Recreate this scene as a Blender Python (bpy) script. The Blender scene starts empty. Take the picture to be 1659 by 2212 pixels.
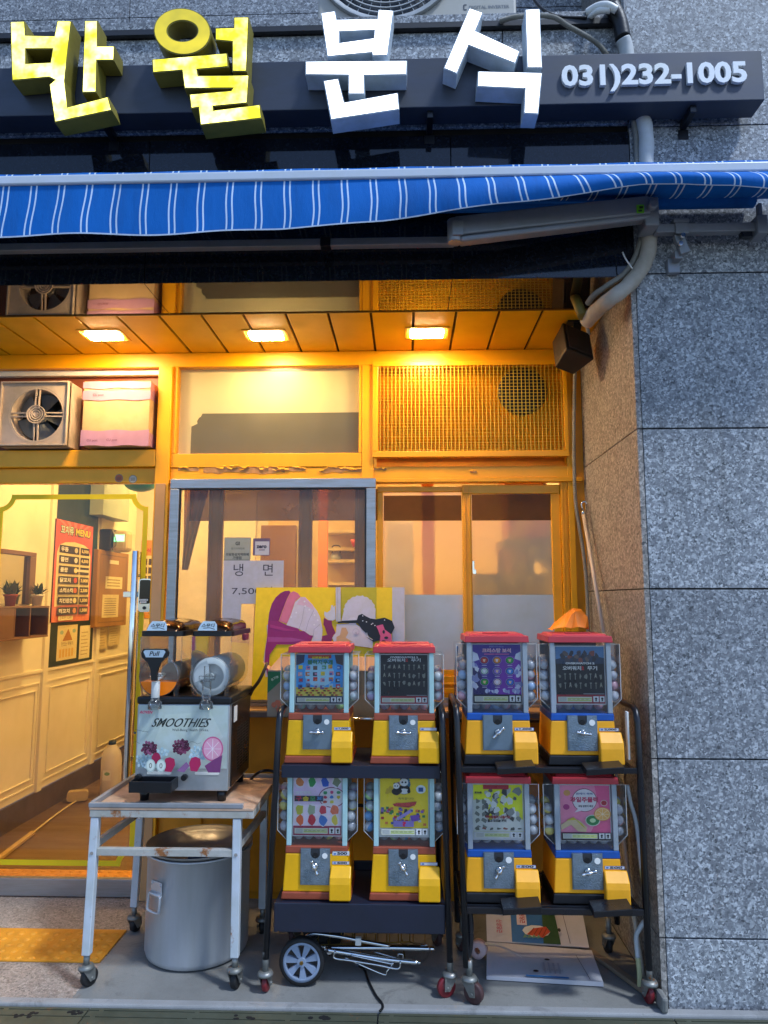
import bpy, math, random
from mathutils import Vector, Matrix
from mathutils.geometry import tessellate_polygon
R = math.radians
rnd = random.Random(7)
S = bpy.context.scene
COL = S.collection
# ---------------------------------------------------------------- camera
F, CX, CY = 1534.0, 829.5, 1106.0          # survey focal length and centre (pixels of the 1659x2212 survey picture)
YAW, PITCH = R(1.8), R(7.0)
CAM = Vector((0, -3.51, 1.4))
cam = bpy.data.objects.new('camera', bpy.data.cameras.new('camera'))
COL.objects.link(cam)
cam.location = CAM
cam.rotation_euler = (R(90) + PITCH, 0, YAW)
cam.data.sensor_width = 36
cam.data.lens = F / 2212 * 36
cam.data.clip_start = 0.05
cam.data.clip_end = 1000
S.camera = cam
S.render.resolution_x, S.render.resolution_y = 768, 1024
# ---------------------------------------------------------------- world, sun, exposure
W = bpy.data.worlds.new('World'); S.world = W; W.use_nodes = True
wn = W.node_tree
bg = wn.nodes['Background']
sky = wn.nodes.new('ShaderNodeTexSky'); sky.sky_type = 'NISHITA'
sky.sun_disc = False
SUN_EL, SUN_AZ = R(57), R(127)
sky.sun_elevation = SUN_EL
sky.sun_rotation = SUN_AZ
sky.air_density = 1.0; sky.dust_density = 0.6; sky.ozone_density = 2.5
tint = wn.nodes.new('ShaderNodeMix'); tint.data_type = 'RGBA'; tint.blend_type = 'MULTIPLY'; tint.inputs[0].default_value = 1
tint.inputs[7].default_value = (0.90, 0.98, 1.12, 1)         # blue hour
wn.links.new(sky.outputs[0], tint.inputs[6]); wn.links.new(tint.outputs[2], bg.inputs[0])
bg.inputs[1].default_value = 0.088
sl = bpy.data.lights.new('sun', 'SUN'); sl.energy = 1.3; sl.angle = R(6); sl.color = (0.80, 0.89, 1.0)
so = bpy.data.objects.new('sun', sl); COL.objects.link(so)
so.location = (3, -6, 6)
sd = Vector((math.sin(SUN_AZ) * math.cos(SUN_EL), math.cos(SUN_AZ) * math.cos(SUN_EL), math.sin(SUN_EL)))
so.rotation_euler = (-sd).to_track_quat('-Z', 'Y').to_euler()
S.view_settings.view_transform = 'Standard'
S.view_settings.look = 'None'
S.view_settings.gamma = 1
S.view_settings.exposure = 1.2
S.render.engine = 'CYCLES'
S.cycles.max_bounces = 10
S.cycles.transparent_max_bounces = 24
S.cycles.sample_clamp_indirect = 4.0

# ---------------------------------------------------------------- helpers
def at(x, y, X=None, Y=None, Z=None):
    """a surveyed picture point on a plane of known depth, side or height"""
    u, v = (x - CX) / F, -(y - CY) / F
    f = Vector((-math.sin(YAW) * math.cos(PITCH), math.cos(YAW) * math.cos(PITCH), math.sin(PITCH)))
    r = Vector((math.cos(YAW), math.sin(YAW), 0))
    up = Vector((math.sin(YAW) * math.sin(PITCH), -math.cos(YAW) * math.sin(PITCH), math.cos(PITCH)))
    d = f + u * r + v * up
    if Y is not None: t = (Y - CAM.y) / d.y
    elif Z is not None: t = (Z - CAM.z) / d.z
    else: t = (X - CAM.x) / d.x
    return CAM + t * d

def lin(h):
    h = h.lstrip('#')
    o = []
    for i in (0, 2, 4):
        c = int(h[i:i + 2], 16) / 255
        o.append(c / 12.92 if c <= 0.04045 else ((c + 0.055) / 1.055) ** 2.4)
    return tuple(o) + (1,)

def newmat(name):
    m = bpy.data.materials.new(name); m.use_nodes = True
    nt = m.node_tree
    return m, nt, nt.nodes['Principled BSDF'], nt.nodes, nt.links

def noise(nt, scale, detail=4, rough=0.55, coord='Object', dist=0, vec=None, stretch=None):
    N, L = nt.nodes, nt.links
    n = N.new('ShaderNodeTexNoise'); n.inputs['Scale'].default_value = scale
    n.inputs['Detail'].default_value = detail; n.inputs['Roughness'].default_value = rough
    n.inputs['Distortion'].default_value = dist
    tc = N.new('ShaderNodeTexCoord')
    src = tc.outputs[coord]
    if stretch:
        mp = N.new('ShaderNodeMapping'); mp.inputs['Scale'].default_value = stretch
        L.new(src, mp.inputs[0]); src = mp.outputs[0]
    L.new(src, n.inputs['Vector'])
    return n

def ramp(nt, src, stops):
    r = nt.nodes.new('ShaderNodeValToRGB')
    e = r.color_ramp.elements
    while len(e) < len(stops): e.new(0.5)
    for i, (p, c) in enumerate(stops):
        e[i].position = p
        e[i].color = c if len(c) == 4 else tuple(c) + (1,)
    nt.links.new(src, r.inputs[0])
    return r

def mix(nt, fac, a, b):
    m = nt.nodes.new('ShaderNodeMix'); m.data_type = 'RGBA'
    for sock, v in ((m.inputs[0], fac), (m.inputs[6], a), (m.inputs[7], b)):
        if hasattr(v, 'is_output'): nt.links.new(v, sock)
        else: sock.default_value = v
    return m.outputs[2]

def paint(name, hexc, rough=0.45, grime=0.25, gscale=6, metal=0.0, rust=0.0, rscale=14, bump=0.02, bscale=60, rustcol='#6b3a1c', stretch=None, spec=None, coat=0, peel=None):
    m, nt, b, N, L = newmat(name)
    base = lin(hexc)
    dark = tuple(c * (1 - grime) * (0.9 if i == 2 else 1) for i, c in enumerate(base[:3])) + (1,)
    n = noise(nt, gscale, 6, 0.62, stretch=stretch)
    f = ramp(nt, n.outputs['Fac'], [(0.35, (0, 0, 0)), (0.72, (1, 1, 1))])
    col = mix(nt, f.outputs[0], base, dark)
    if rust > 0:
        n2 = noise(nt, rscale, 8, 0.7)
        f2 = ramp(nt, n2.outputs['Fac'], [(0.72 - rust * 0.4, (0, 0, 0)), (0.78 - rust * 0.4, (1, 1, 1))])
        n3 = noise(nt, rscale * 5, 3)
        rc = mix(nt, n3.outputs['Fac'], lin(rustcol), lin('#a8703c'))
        col = mix(nt, f2.outputs[0], col, rc)
    L.new(col, b.inputs['Base Color'])
    rr = ramp(nt, n.outputs['Fac'], [(0.3, (rough * 0.85,) * 3), (0.75, (min(1, rough * 1.25),) * 3)])
    L.new(rr.outputs[0], b.inputs['Roughness'])
    b.inputs['Metallic'].default_value = metal
    if spec is not None: b.inputs['Specular IOR Level'].default_value = spec
    if coat: b.inputs['Coat Weight'].default_value = coat; b.inputs['Coat Roughness'].default_value = 0.15
    if bump:
        nb = noise(nt, bscale, 3)
        bp = N.new('ShaderNodeBump'); bp.inputs['Strength'].default_value = bump * 10; bp.inputs['Distance'].default_value = 0.001
        L.new(nb.outputs['Fac'], bp.inputs['Height']); L.new(bp.outputs[0], b.inputs['Normal'])
    return m

def granite(name, cols, rough=0.5, scale=115, bump=0.4, spec=0.5, coat=0):
    m, nt, b, N, L = newmat(name)
    tc = N.new('ShaderNodeTexCoord')
    dn = N.new('ShaderNodeTexNoise'); dn.inputs['Scale'].default_value = scale * 0.9; dn.inputs['Detail'].default_value = 2
    L.new(tc.outputs['Object'], dn.inputs['Vector'])
    sc = N.new('ShaderNodeVectorMath'); sc.operation = 'MULTIPLY_ADD'
    sc.inputs[1].default_value = (0.02,) * 3
    L.new(dn.outputs['Color'], sc.inputs[0]); L.new(tc.outputs['Object'], sc.inputs[2])
    v = N.new('ShaderNodeTexVoronoi'); v.inputs['Scale'].default_value = scale
    L.new(sc.outputs[0], v.inputs['Vector'])
    sep = N.new('ShaderNodeSeparateColor'); L.new(v.outputs['Color'], sep.inputs[0])
    r = ramp(nt, sep.outputs[0], [(0.0, cols[0]), (0.12, cols[1]), (0.5, cols[2]), (0.78, cols[3]), (1.0, cols[4])])
    big = noise(nt, 1.3, 5, 0.6)
    bf = ramp(nt, big.outputs['Fac'], [(0.3, (0.8,) * 3), (0.7, (1.08,) * 3)])
    mm = N.new('ShaderNodeMix'); mm.data_type = 'RGBA'; mm.blend_type = 'MULTIPLY'; mm.inputs[0].default_value = 1
    L.new(r.outputs[0], mm.inputs[6]); L.new(bf.outputs[0], mm.inputs[7])
    # each slab has its own tone, and faint rain streaks run down it
    oi = N.new('ShaderNodeObjectInfo')
    tone = ramp(nt, oi.outputs['Random'], [(0, (.86,) * 3), (.5, (.98, .98, .97)), (1, (1.1, 1.09, 1.07))])
    m2 = N.new('ShaderNodeMix'); m2.data_type = 'RGBA'; m2.blend_type = 'MULTIPLY'; m2.inputs[0].default_value = 1
    L.new(mm.outputs[2], m2.inputs[6]); L.new(tone.outputs[0], m2.inputs[7])
    stn = noise(nt, 1.0, 6, .7, stretch=(16, 16, .7))
    sr = ramp(nt, stn.outputs['Fac'], [(.52, (1, 1, 1)), (.72, (.80, .79, .77))])
    m3 = N.new('ShaderNodeMix'); m3.data_type = 'RGBA'; m3.blend_type = 'MULTIPLY'; m3.inputs[0].default_value = 1
    L.new(m2.outputs[2], m3.inputs[6]); L.new(sr.outputs[0], m3.inputs[7])
    L.new(m3.outputs[2], b.inputs['Base Color'])
    b.inputs['Roughness'].default_value = rough
    b.inputs['Specular IOR Level'].default_value = spec
    if bump:
        bp = N.new('ShaderNodeBump'); bp.inputs['Strength'].default_value = bump; bp.inputs['Distance'].default_value = 0.0012
        L.new(sep.outputs[1], bp.inputs['Height']); L.new(bp.outputs[0], b.inputs['Normal'])
    return m

def glass(name, tint='#ffffff', rough=0.0, refl=0.5, haze=0.0, hazecol='#ffffff', spots=0.0):
    """thin sheet: transparent + fresnel gloss + a patchy haze colour"""
    m, nt, b, N, L = newmat(name)
    N.remove(b)
    out = N['Material Output']
    tr = N.new('ShaderNodeBsdfTransparent'); tr.inputs[0].default_value = lin(tint)
    gl = N.new('ShaderNodeBsdfGlossy'); gl.inputs['Roughness'].default_value = rough
    fr = N.new('ShaderNodeFresnel'); fr.inputs[0].default_value = 1.45
    mt = N.new('ShaderNodeMath'); mt.operation = 'MULTIPLY'; mt.inputs[1].default_value = refl * 2
    mt.use_clamp = True
    L.new(fr.outputs[0], mt.inputs[0])
    mx = N.new('ShaderNodeMixShader'); L.new(mt.outputs[0], mx.inputs[0]); L.new(tr.outputs[0], mx.inputs[1]); L.new(gl.outputs[0], mx.inputs[2])
    last = mx
    if haze:
        df = N.new('ShaderNodeBsdfDiffuse'); df.inputs[0].default_value = lin(hazecol)
        n = noise(nt, 5, 6, 0.65)
        r = ramp(nt, n.outputs['Fac'], [(0.3, (haze * 0.5,) * 3), (0.75, (haze * 1.6,) * 3)])
        m2 = N.new('ShaderNodeMixShader'); L.new(r.outputs[0], m2.inputs[0]); L.new(last.outputs[0], m2.inputs[1]); L.new(df.outputs[0], m2.inputs[2])
        last = m2
    L.new(last.outputs[0], out.inputs[0])
    return m

def frosted(name, tint='#f2e6d0', rough=0.3):
    m, nt, b, N, L = newmat(name)
    N.remove(b); out = N['Material Output']
    rf = N.new('ShaderNodeBsdfRefraction'); rf.inputs['IOR'].default_value = 1.12; rf.inputs['Roughness'].default_value = rough
    rf.inputs[0].default_value = lin(tint)
    gl = N.new('ShaderNodeBsdfGlossy'); gl.inputs['Roughness'].default_value = 0.05
    mx = N.new('ShaderNodeMixShader'); mx.inputs[0].default_value = 0.10
    L.new(rf.outputs[0], mx.inputs[1]); L.new(gl.outputs[0], mx.inputs[2])
    df = N.new('ShaderNodeBsdfTranslucent'); df.inputs[0].default_value = lin('#d9cbae')
    n = noise(nt, 8, 6, 0.7)
    r = ramp(nt, n.outputs['Fac'], [(0.32, (0.08,) * 3), (0.75, (0.32,) * 3)])
    m2 = N.new('ShaderNodeMixShader'); L.new(r.outputs[0], m2.inputs[0]); L.new(mx.outputs[0], m2.inputs[1]); L.new(df.outputs[0], m2.inputs[2])
    L.new(m2.outputs[0], out.inputs[0])
    return m

def emis(name, hexc, strength, noisy=0, dark=None, scale=8, base='#dddddd', lo=0.3, hi=0.7):
    m, nt, b, N, L = newmat(name)
    b.inputs['Base Color'].default_value = lin(base)
    b.inputs['Roughness'].default_value = 0.35
    b.inputs['Emission Color'].default_value = lin(hexc)
    b.inputs['Emission Strength'].default_value = strength
    if noisy:
        n = noise(nt, scale, 3)
        r = ramp(nt, n.outputs['Fac'], [(lo, (strength * (1 - noisy),) * 3), (hi, (strength,) * 3)])
        L.new(r.outputs[0], b.inputs['Emission Strength'])
        if dark:
            c = ramp(nt, n.outputs['Fac'], [(lo, lin(dark)), (hi, lin(hexc))])
            L.new(c.outputs[0], b.inputs['Emission Color'])
    return m

# ---------------------------------------------------------------- mesh builder
class MB:
    def __init__(self, mtx=None):
        self.v = []; self.f = []; self.m = []; self.s = []; self.uv = {}; self.M = mtx
    def _add(self, vs, fs, mi=0, smooth=False):
        o = len(self.v)
        for p in vs:
            p = Vector(p)
            self.v.append(self.M @ p if self.M else p)
        for f in fs:
            self.f.append(tuple(i + o for i in f)); self.m.append(mi); self.s.append(smooth)
        return o
    def box(self, x0, x1, y0, y1, z0, z1, mi=0):
        x0, x1 = min(x0, x1), max(x0, x1); y0, y1 = min(y0, y1), max(y0, y1); z0, z1 = min(z0, z1), max(z0, z1)
        self._add([(x0, y0, z0), (x1, y0, z0), (x1, y1, z0), (x0, y1, z0), (x0, y0, z1), (x1, y0, z1), (x1, y1, z1), (x0, y1, z1)],
                  [(0, 3, 2, 1), (4, 5, 6, 7), (0, 1, 5, 4), (1, 2, 6, 5), (2, 3, 7, 6), (3, 0, 4, 7)], mi)
        return self
    def hexa(self, b, t, mi=0):
        """b, t: four points each, counter-clockwise from above"""
        self._add(list(b) + list(t), [(0, 3, 2, 1), (4, 5, 6, 7), (0, 1, 5, 4), (1, 2, 6, 5), (2, 3, 7, 6), (3, 0, 4, 7)], mi)
        return self
    def obox(self, c, ax, ay, az, mi=0):
        """oriented box: centre and three half vectors"""
        c, ax, ay, az = map(Vector, (c, ax, ay, az))
        if ax.cross(ay).dot(az) < 0: ay = -ay
        self.hexa([c - ax - ay - az, c + ax - ay - az, c + ax + ay - az, c - ax + ay - az],
                  [c - ax - ay + az, c + ax - ay + az, c + ax + ay + az, c - ax + ay + az], mi)
        return self
    def bar(self, p0, p1, w, h, mi=0, up=(0, 0, 1)):
        p0, p1 = Vector(p0), Vector(p1)
        d = (p1 - p0); n = d.normalized(); up = Vector(up)
        s = n.cross(up)
        if s.length < 1e-4: s = n.cross(Vector((0, 1, 0)))
        s.normalize(); u = s.cross(n).normalized()
        return self.obox((p0 + p1) / 2, d / 2, s * w / 2, u * h / 2, mi)
    def cyl(self, p0, p1, r0, r1=None, n=20, mi=0, cap=True, smooth=True):
        r1 = r0 if r1 is None else r1
        p0, p1 = Vector(p0), Vector(p1)
        d = (p1 - p0).normalized()
        a = d.orthogonal().normalized(); b = d.cross(a)
        vs = []
        for p, r in ((p0, r0), (p1, r1)):
            for i in range(n):
                t = 2 * math.pi * i / n
                vs.append(p + (a * math.cos(t) + b * math.sin(t)) * r)
        o = self._add(vs, [(i, (i + 1) % n, n + (i + 1) % n, n + i) for i in range(n)], mi, smooth)
        if cap:
            self.f.append(tuple(o + i for i in reversed(range(n)))); self.m.append(mi); self.s.append(False)
            self.f.append(tuple(o + n + i for i in range(n))); self.m.append(mi); self.s.append(False)
        return self
    def tube(self, pts, r, n=8, mi=0, spline=0, closed=False):
        pts = [Vector(p) for p in pts]
        if spline:
            q = []
            P = [pts[0]] + pts + [pts[-1]]
            for i in range(len(pts) - 1):
                for k in range(spline):
                    t = k / spline
                    a, b, c, d = P[i], P[i + 1], P[i + 2], P[i + 3]
                    q.append(0.5 * ((2 * b) + (c - a) * t + (2 * a - 5 * b + 4 * c - d) * t * t + (3 * b - a - 3 * c + d) * t ** 3))
            q.append(pts[-1]); pts = q
        k = len(pts)
        prev = None
        vs = []
        for i, p in enumerate(pts):
            d = (pts[min(i + 1, k - 1)] - pts[max(i - 1, 0)]).normalized()
            if prev is None: a = d.orthogonal().normalized()
            else:
                a = prev - d * prev.dot(d); a.normalize()
            prev = a
            b = d.cross(a)
            rr = r(i / (k - 1)) if callable(r) else r
            for j in range(n):
                t = 2 * math.pi * j / n
                vs.append(p + (a * math.cos(t) + b * math.sin(t)) * rr)
        fs = []
        for i in range(k - 1):
            for j in range(n):
                fs.append((i * n + j, i * n + (j + 1) % n, (i + 1) * n + (j + 1) % n, (i + 1) * n + j))
        o = self._add(vs, fs, mi, True)
        for cap in (tuple(o + j for j in reversed(range(n))), tuple(o + (k - 1) * n + j for j in range(n))):
            self.f.append(cap); self.m.append(mi); self.s.append(False)
        return self
    def lathe(self, prof, c=(0, 0, 0), axis='z', n=32, mi=0, a0=0, a1=2 * math.pi, smooth=True):
        c = Vector(c); vs = []; full = abs(a1 - a0 - 2 * math.pi) < 1e-6
        m = n if full else n + 1
        for r, z in prof:
            for i in range(m):
                t = a0 + (a1 - a0) * i / n
                x, y = r * math.cos(t), r * math.sin(t)
                vs.append(c + (Vector((x, y, z)) if axis == 'z' else Vector((x, z, y)) if axis == 'y' else Vector((z, x, y))))
        fs = []
        for k in range(len(prof) - 1):
            for i in range(n):
                j = (i + 1) % m
                f = (k * m + i, k * m + j, (k + 1) * m + j, (k + 1) * m + i)
                fs.append(f if axis != 'y' else tuple(reversed(f)))
        self._add(vs, fs, mi, smooth)
        return self
    def sphere(self, c, r, n=14, k=9, mi=0, sc=(1, 1, 1), split=None):
        c = Vector(c)
        vs = [c + Vector((0, 0, r * sc[2]))]
        for a in range(1, k):
            p = math.pi * a / k
            for b in range(n):
                t = 2 * math.pi * b / n
                vs.append(c + Vector((r * sc[0] * math.sin(p) * math.cos(t), r * sc[1] * math.sin(p) * math.sin(t), r * sc[2] * math.cos(p))))
        vs.append(c - Vector((0, 0, r * sc[2])))
        fs = []; ms = []
        for b in range(n): fs.append((0, 1 + b, 1 + (b + 1) % n)); ms.append(0)
        for a in range(k - 2):
            for b in range(n):
                fs.append((1 + a * n + b, 1 + (a + 1) * n + b, 1 + (a + 1) * n + (b + 1) % n, 1 + a * n + (b + 1) % n)); ms.append(a + 1)
        e = len(vs) - 1
        for b in range(n): fs.append((e, 1 + (k - 2) * n + (b + 1) % n, 1 + (k - 2) * n + b)); ms.append(k)
        st = len(self.f)
        self._add(vs, fs, mi, True)
        if split is not None:
            for i, q in enumerate(ms):
                if q >= k // 2: self.m[st + i] = split
        return self
    def grid(self, fn, nu, nv, mi=0, smooth=True, uvfn=None):
        vs = [fn(i / nu, j / nv) for j in range(nv + 1) for i in range(nu + 1)]
        fs = [(j * (nu + 1) + i, j * (nu + 1) + i + 1, (j + 1) * (nu + 1) + i + 1, (j + 1) * (nu + 1) + i) for j in range(nv) for i in range(nu)]
        o = self._add(vs, fs, mi, smooth)
        if uvfn:
            for j in range(nv + 1):
                for i in range(nu + 1):
                    self.uv[o + j * (nu + 1) + i] = uvfn(i / nu, j / nv)
        return self
    def prism(self, loops, fn, fb, mi=0, ms=None, back=True, mb=None):
        """loops of 2-D points; fn(p) front position, fb(p) back position"""
        ms = mi if ms is None else ms
        tri = tessellate_polygon([[Vector((p[0], p[1], 0)) for p in lp] for lp in loops])
        flat = [p for lp in loops for p in lp]
        n = len(flat)
        fv = [Vector(fn(p)) for p in flat]; bv = [Vector(fb(p)) for p in flat]
        out = (fv[0] - bv[0])
        def orient(t, vs, want):
            a, b, c = (vs[i] for i in t)
            return t if (b - a).cross(c - a).dot(want) > 0 else tuple(reversed(t))
        self._add(fv, [orient(t, fv, out) for t in tri], mi)
        if back: self._add(bv, [orient(t, bv, -out) for t in tri], ms if mb is None else mb)
        off = 0
        for li, lp in enumerate(loops):
            k = len(lp)
            area = sum(lp[i][0] * lp[(i + 1) % k][1] - lp[(i + 1) % k][0] * lp[i][1] for i in range(k))
            for i in range(k):
                j = (i + 1) % k
                q = [fv[off + i], fv[off + j], bv[off + j], bv[off + i]]
                self._add(q, [(0, 3, 2, 1)] if (area > 0) != (li > 0) else [(0, 1, 2, 3)], ms)
            off += k
        return self

def root_loc(p):
    while p is not None and p.parent is not None: p = p.parent
    return p.location.copy() if p is not None else Vector()

def fix_normals(me):
    import bmesh
    bm = bmesh.new(); bm.from_mesh(me)
    bmesh.ops.recalc_face_normals(bm, faces=bm.faces)
    bm.to_mesh(me); bm.free()

def part(name, mb, mats, parent=None, bevel=0, local=False, norm=True, label=None):
    if not isinstance(mats, (list, tuple)): mats = [mats]
    vs = mb.v
    loc = Vector()
    if parent is not None:
        if not local:
            o = root_loc(parent); vs = [v - o for v in vs]
    else:
        xs = [v.x for v in vs]; ys = [v.y for v in vs]; zs = [v.z for v in vs]
        loc = Vector(((min(xs) + max(xs)) / 2, (min(ys) + max(ys)) / 2, min(zs)))
        vs = [v - loc for v in vs]
    me = bpy.data.meshes.new(name)
    me.from_pydata([tuple(v) for v in vs], [], mb.f)
    for m in mats: me.materials.append(m)
    me.polygons.foreach_set('material_index', mb.m)
    me.polygons.foreach_set('use_smooth', mb.s)
    if mb.uv:
        ul = me.uv_layers.new(name='UVMap')
        for lp in me.loops:
            ul.data[lp.index].uv = mb.uv.get(lp.vertex_index, (0, 0))
    me.update()
    if norm: fix_normals(me)
    o = bpy.data.objects.new(name, me); COL.objects.link(o)
    o.location = loc
    if parent is not None: o.parent = parent
    if bevel:
        b = o.modifiers.new('bevel', 'BEVEL'); b.width = bevel; b.segments = 2; b.limit_method = 'ANGLE'; b.angle_limit = R(40)
        b.harden_normals = False
    if label: o['label'] = label
    return o

def thing(name, label, cat, loc=(0, 0, 0), group=None, rotz=0):
    o = bpy.data.objects.new(name, None); COL.objects.link(o)
    o.location = loc; o.rotation_euler = (0, 0, rotz)
    o.empty_display_size = 0.1
    o['label'] = label; o['category'] = cat
    if group: o['group'] = group
    return o

def tag(o, label, cat, group=None):
    o['label'] = label; o['category'] = cat
    if group: o['group'] = group
    return o

def struct(name, mb, mats, **k):
    o = part(name, mb, mats, **k); o['kind'] = 'structure'; return o

# ---------------------------------------------------------------- writing and printed pictures
_tc = {}
def text2d(body, bold=0.0):
    k = (body, bold)
    if k not in _tc:
        c = bpy.data.curves.new('t', 'FONT'); c.body = body; c.offset = bold; c.resolution_u = 3
        o = bpy.data.objects.new('t', c); COL.objects.link(o)
        dg = bpy.context.evaluated_depsgraph_get(); dg.update()
        me = bpy.data.meshes.new_from_object(o.evaluated_get(dg))
        vs = [(v.co.x, v.co.y) for v in me.vertices]; fs = [tuple(p.vertices) for p in me.polygons]
        x0 = min(v[0] for v in vs); x1 = max(v[0] for v in vs); y0 = min(v[1] for v in vs); y1 = max(v[1] for v in vs)
        _tc[k] = ([((v[0] - x0) / (x1 - x0), (v[1] - y0) / (y1 - y0)) for v in vs], fs, (x1 - x0) / (y1 - y0))
        bpy.data.objects.remove(o); bpy.data.meshes.remove(me); bpy.data.curves.remove(c)
    return _tc[k]

_pm = {}
def printmat(h, rough=0.45):
    k = (h, rough)
    if k not in _pm: _pm[k] = paint('print_' + h.strip('#'), h, rough, grime=0.1, gscale=30, bump=0)
    return _pm[k]

class Art:
    """flat printed picture: w x h, drawn in 0..w, 0..h; layers lie 0.3 mm apart"""
    def __init__(self, o, ux, uy, n=None, eps=0.0003, rough=0.45, M=None):
        self.o, self.ux, self.uy = Vector(o), Vector(ux).normalized(), Vector(uy).normalized()
        self.n = Vector(n).normalized() if n else self.ux.cross(self.uy)
        self.mb = MB(M); self.mats = []; self.eps = eps; self.l = 1; self.rough = rough; self.fn = None
    def mi(self, h):
        m = printmat(h, self.rough) if isinstance(h, str) else h
        if m not in self.mats: self.mats.append(m)
        return self.mats.index(m)
    def P(self, x, y, l=None):
        if self.fn: x, y = self.fn(x, y)
        return self.o + self.ux * x + self.uy * y + self.n * self.eps * (self.l if l is None else l)
    def poly(self, pts, h, up=True):
        a = sum(pts[i][0] * pts[(i + 1) % len(pts)][1] - pts[(i + 1) % len(pts)][0] * pts[i][1] for i in range(len(pts)))
        if a < 0: pts = list(reversed(pts))
        tri = tessellate_polygon([[Vector((p[0], p[1], 0)) for p in pts]])
        vs = [self.P(*p) for p in pts]
        fs = []
        for t in tri:
            a, b, c = (vs[i] for i in t)
            fs.append(t if (b - a).cross(c - a).dot(self.n) > 0 else tuple(reversed(t)))
        self.mb._add(vs, fs, self.mi(h))
        self.l += 1 if up else .05
        return self
    def rect(self, x0, y0, x1, y1, h, up=True): return self.poly([(x0, y0), (x1, y0), (x1, y1), (x0, y1)], h, up)
    def ell(self, cx, cy, rx, ry, h, n=20, up=True, a0=0, rot=0):
        pts = []
        for i in range(n):
            t = 2 * math.pi * i / n
            x, y = rx * math.cos(t), ry * math.sin(t)
            pts.append((cx + x * math.cos(rot) - y * math.sin(rot), cy + x * math.sin(rot) + y * math.cos(rot)))
        return self.poly(pts, h, up)
    def blob(self, cx, cy, r, h, n=11, j=0.3, up=False, sy=1):
        pts = []
        for i in range(n):
            t = 2 * math.pi * i / n; q = r * (1 - j / 2 + j * rnd.random())
            pts.append((cx + q * math.cos(t), cy + sy * q * math.sin(t)))
        return self.poly(pts, h, up)
    def line(self, pts, w, h, up=True):
        for a, b in zip(pts, pts[1:]):
            dx, dy = b[0] - a[0], b[1] - a[1]; d = math.hypot(dx, dy) or 1
            nx, ny = -dy / d * w / 2, dx / d * w / 2
            self.poly([(a[0] + nx, a[1] + ny), (b[0] + nx, b[1] + ny), (b[0] - nx, b[1] - ny), (a[0] - nx, a[1] - ny)], h, False)
        if up: self.l += 1
        return self
    def text(self, body, x, y, w=None, hgt=None, h='#111111', bold=0.0, up=True, shear=0, rot=0, center=False):
        vs, fs, asp = text2d(body, bold)
        if w is None: w = hgt * asp
        if hgt is None: hgt = w / asp
        if center: x -= w / 2
        cr, sr = math.cos(rot), math.sin(rot)
        out = []
        for a, b in vs:
            px, py = a * w + shear * b * hgt, b * hgt
            out.append(self.P(x + px * cr - py * sr, y + px * sr + py * cr))
        fl = self.ux.cross(self.uy).dot(self.n) < 0
        self.mb._add(out, [tuple(reversed(f)) if fl else f for f in fs], self.mi(h))
        if up: self.l += 1
        return self
    def build(self, name, parent=None, local=False, **k):
        return part(name, self.mb, self.mats, parent, local=local, norm=False, **k)

# ---------------------------------------------------------------- materials
def stained(name, hexc, rough=.82):
    m, nt, b, N, L = newmat(name)
    base = lin(hexc)
    k = lambda f: tuple(c * f for c in base[:3]) + (1,)
    n1 = noise(nt, 2.2, 8, .65); n2 = noise(nt, 26, 5, .7); n3 = noise(nt, 260, 2, .5); n4 = noise(nt, 7, 9, .75, dist=.6)
    c = ramp(nt, n1.outputs['Fac'], [(.30, k(.62)), (.5, k(.9)), (.72, k(1.08))]).outputs[0]
    c = mix(nt, ramp(nt, n4.outputs['Fac'], [(.56, (0, 0, 0)), (.66, (.75,) * 3)]).outputs[0], c, k(.5))
    c = mix(nt, ramp(nt, n2.outputs['Fac'], [(.60, (0, 0, 0)), (.70, (.5,) * 3)]).outputs[0], c, k(.55))
    c = mix(nt, ramp(nt, n3.outputs['Fac'], [(.40, (.35,) * 3), (.62, (0, 0, 0))]).outputs[0], c, k(.7))
    L.new(c, b.inputs['Base Color']); b.inputs['Roughness'].default_value = rough
    bp = N.new('ShaderNodeBump'); bp.inputs['Strength'].default_value = .6; bp.inputs['Distance'].default_value = .001
    L.new(n3.outputs['Fac'], bp.inputs['Height']); L.new(bp.outputs[0], b.inputs['Normal'])
    return m
GR = granite('granite_grey', [lin('#4a4e52'), lin('#70747a'), lin('#85898e'), lin('#a4a9ad'), lin('#cdd1d5')], 0.55, scale=132)
GRJ = granite('granite_side', [lin('#4a4a4a'), lin('#77736e'), lin('#8a857f'), lin('#a39d96'), lin('#bdb7af')], 0.5, scale=120)
GRD = granite('granite_black_polished', [lin('#101319'), lin('#15181f'), lin('#181c24'), lin('#1c212a'), lin('#232934')], 0.06, scale=150, bump=0, spec=0.5)
YEL = paint('yellow_enamel', '#f7ad00', 0.38, 0.16, 5, bump=0.05, bscale=40)
YELD = paint('yellow_aged_paint', '#dd9200', 0.5, 0.3, 4)
YCEIL = paint('yellow_ceiling_panel', '#e6b200', 0.42, 0.18, 3)
ALU = paint('aluminium', '#a9adb4', 0.32, 0.2, 8, metal=0.85, stretch=(1, 1, 12))
ALUB = paint('brushed_steel', '#c3c7cc', 0.34, 0.22, 7, metal=0.6, bscale=200)
CHR = paint('chrome', '#e3e5e8', 0.12, 0.12, 20, metal=1.0, bump=0)
DARK = paint('dark_gap', '#0b0a09', 0.8, 0.2, 8, bump=0)
BLK = paint('black_plastic', '#131418', 0.35, 0.2, 12, bump=0.03)
BLKM = paint('black_enamel_tube', '#14161d', 0.3, 0.3, 20, bump=0.02)
WHT = paint('white_paint', '#e8e8e6', 0.4, 0.12, 9)
CREAM = paint('cream_wall', '#efe3c4', 0.55, 0.12, 3)
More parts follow.
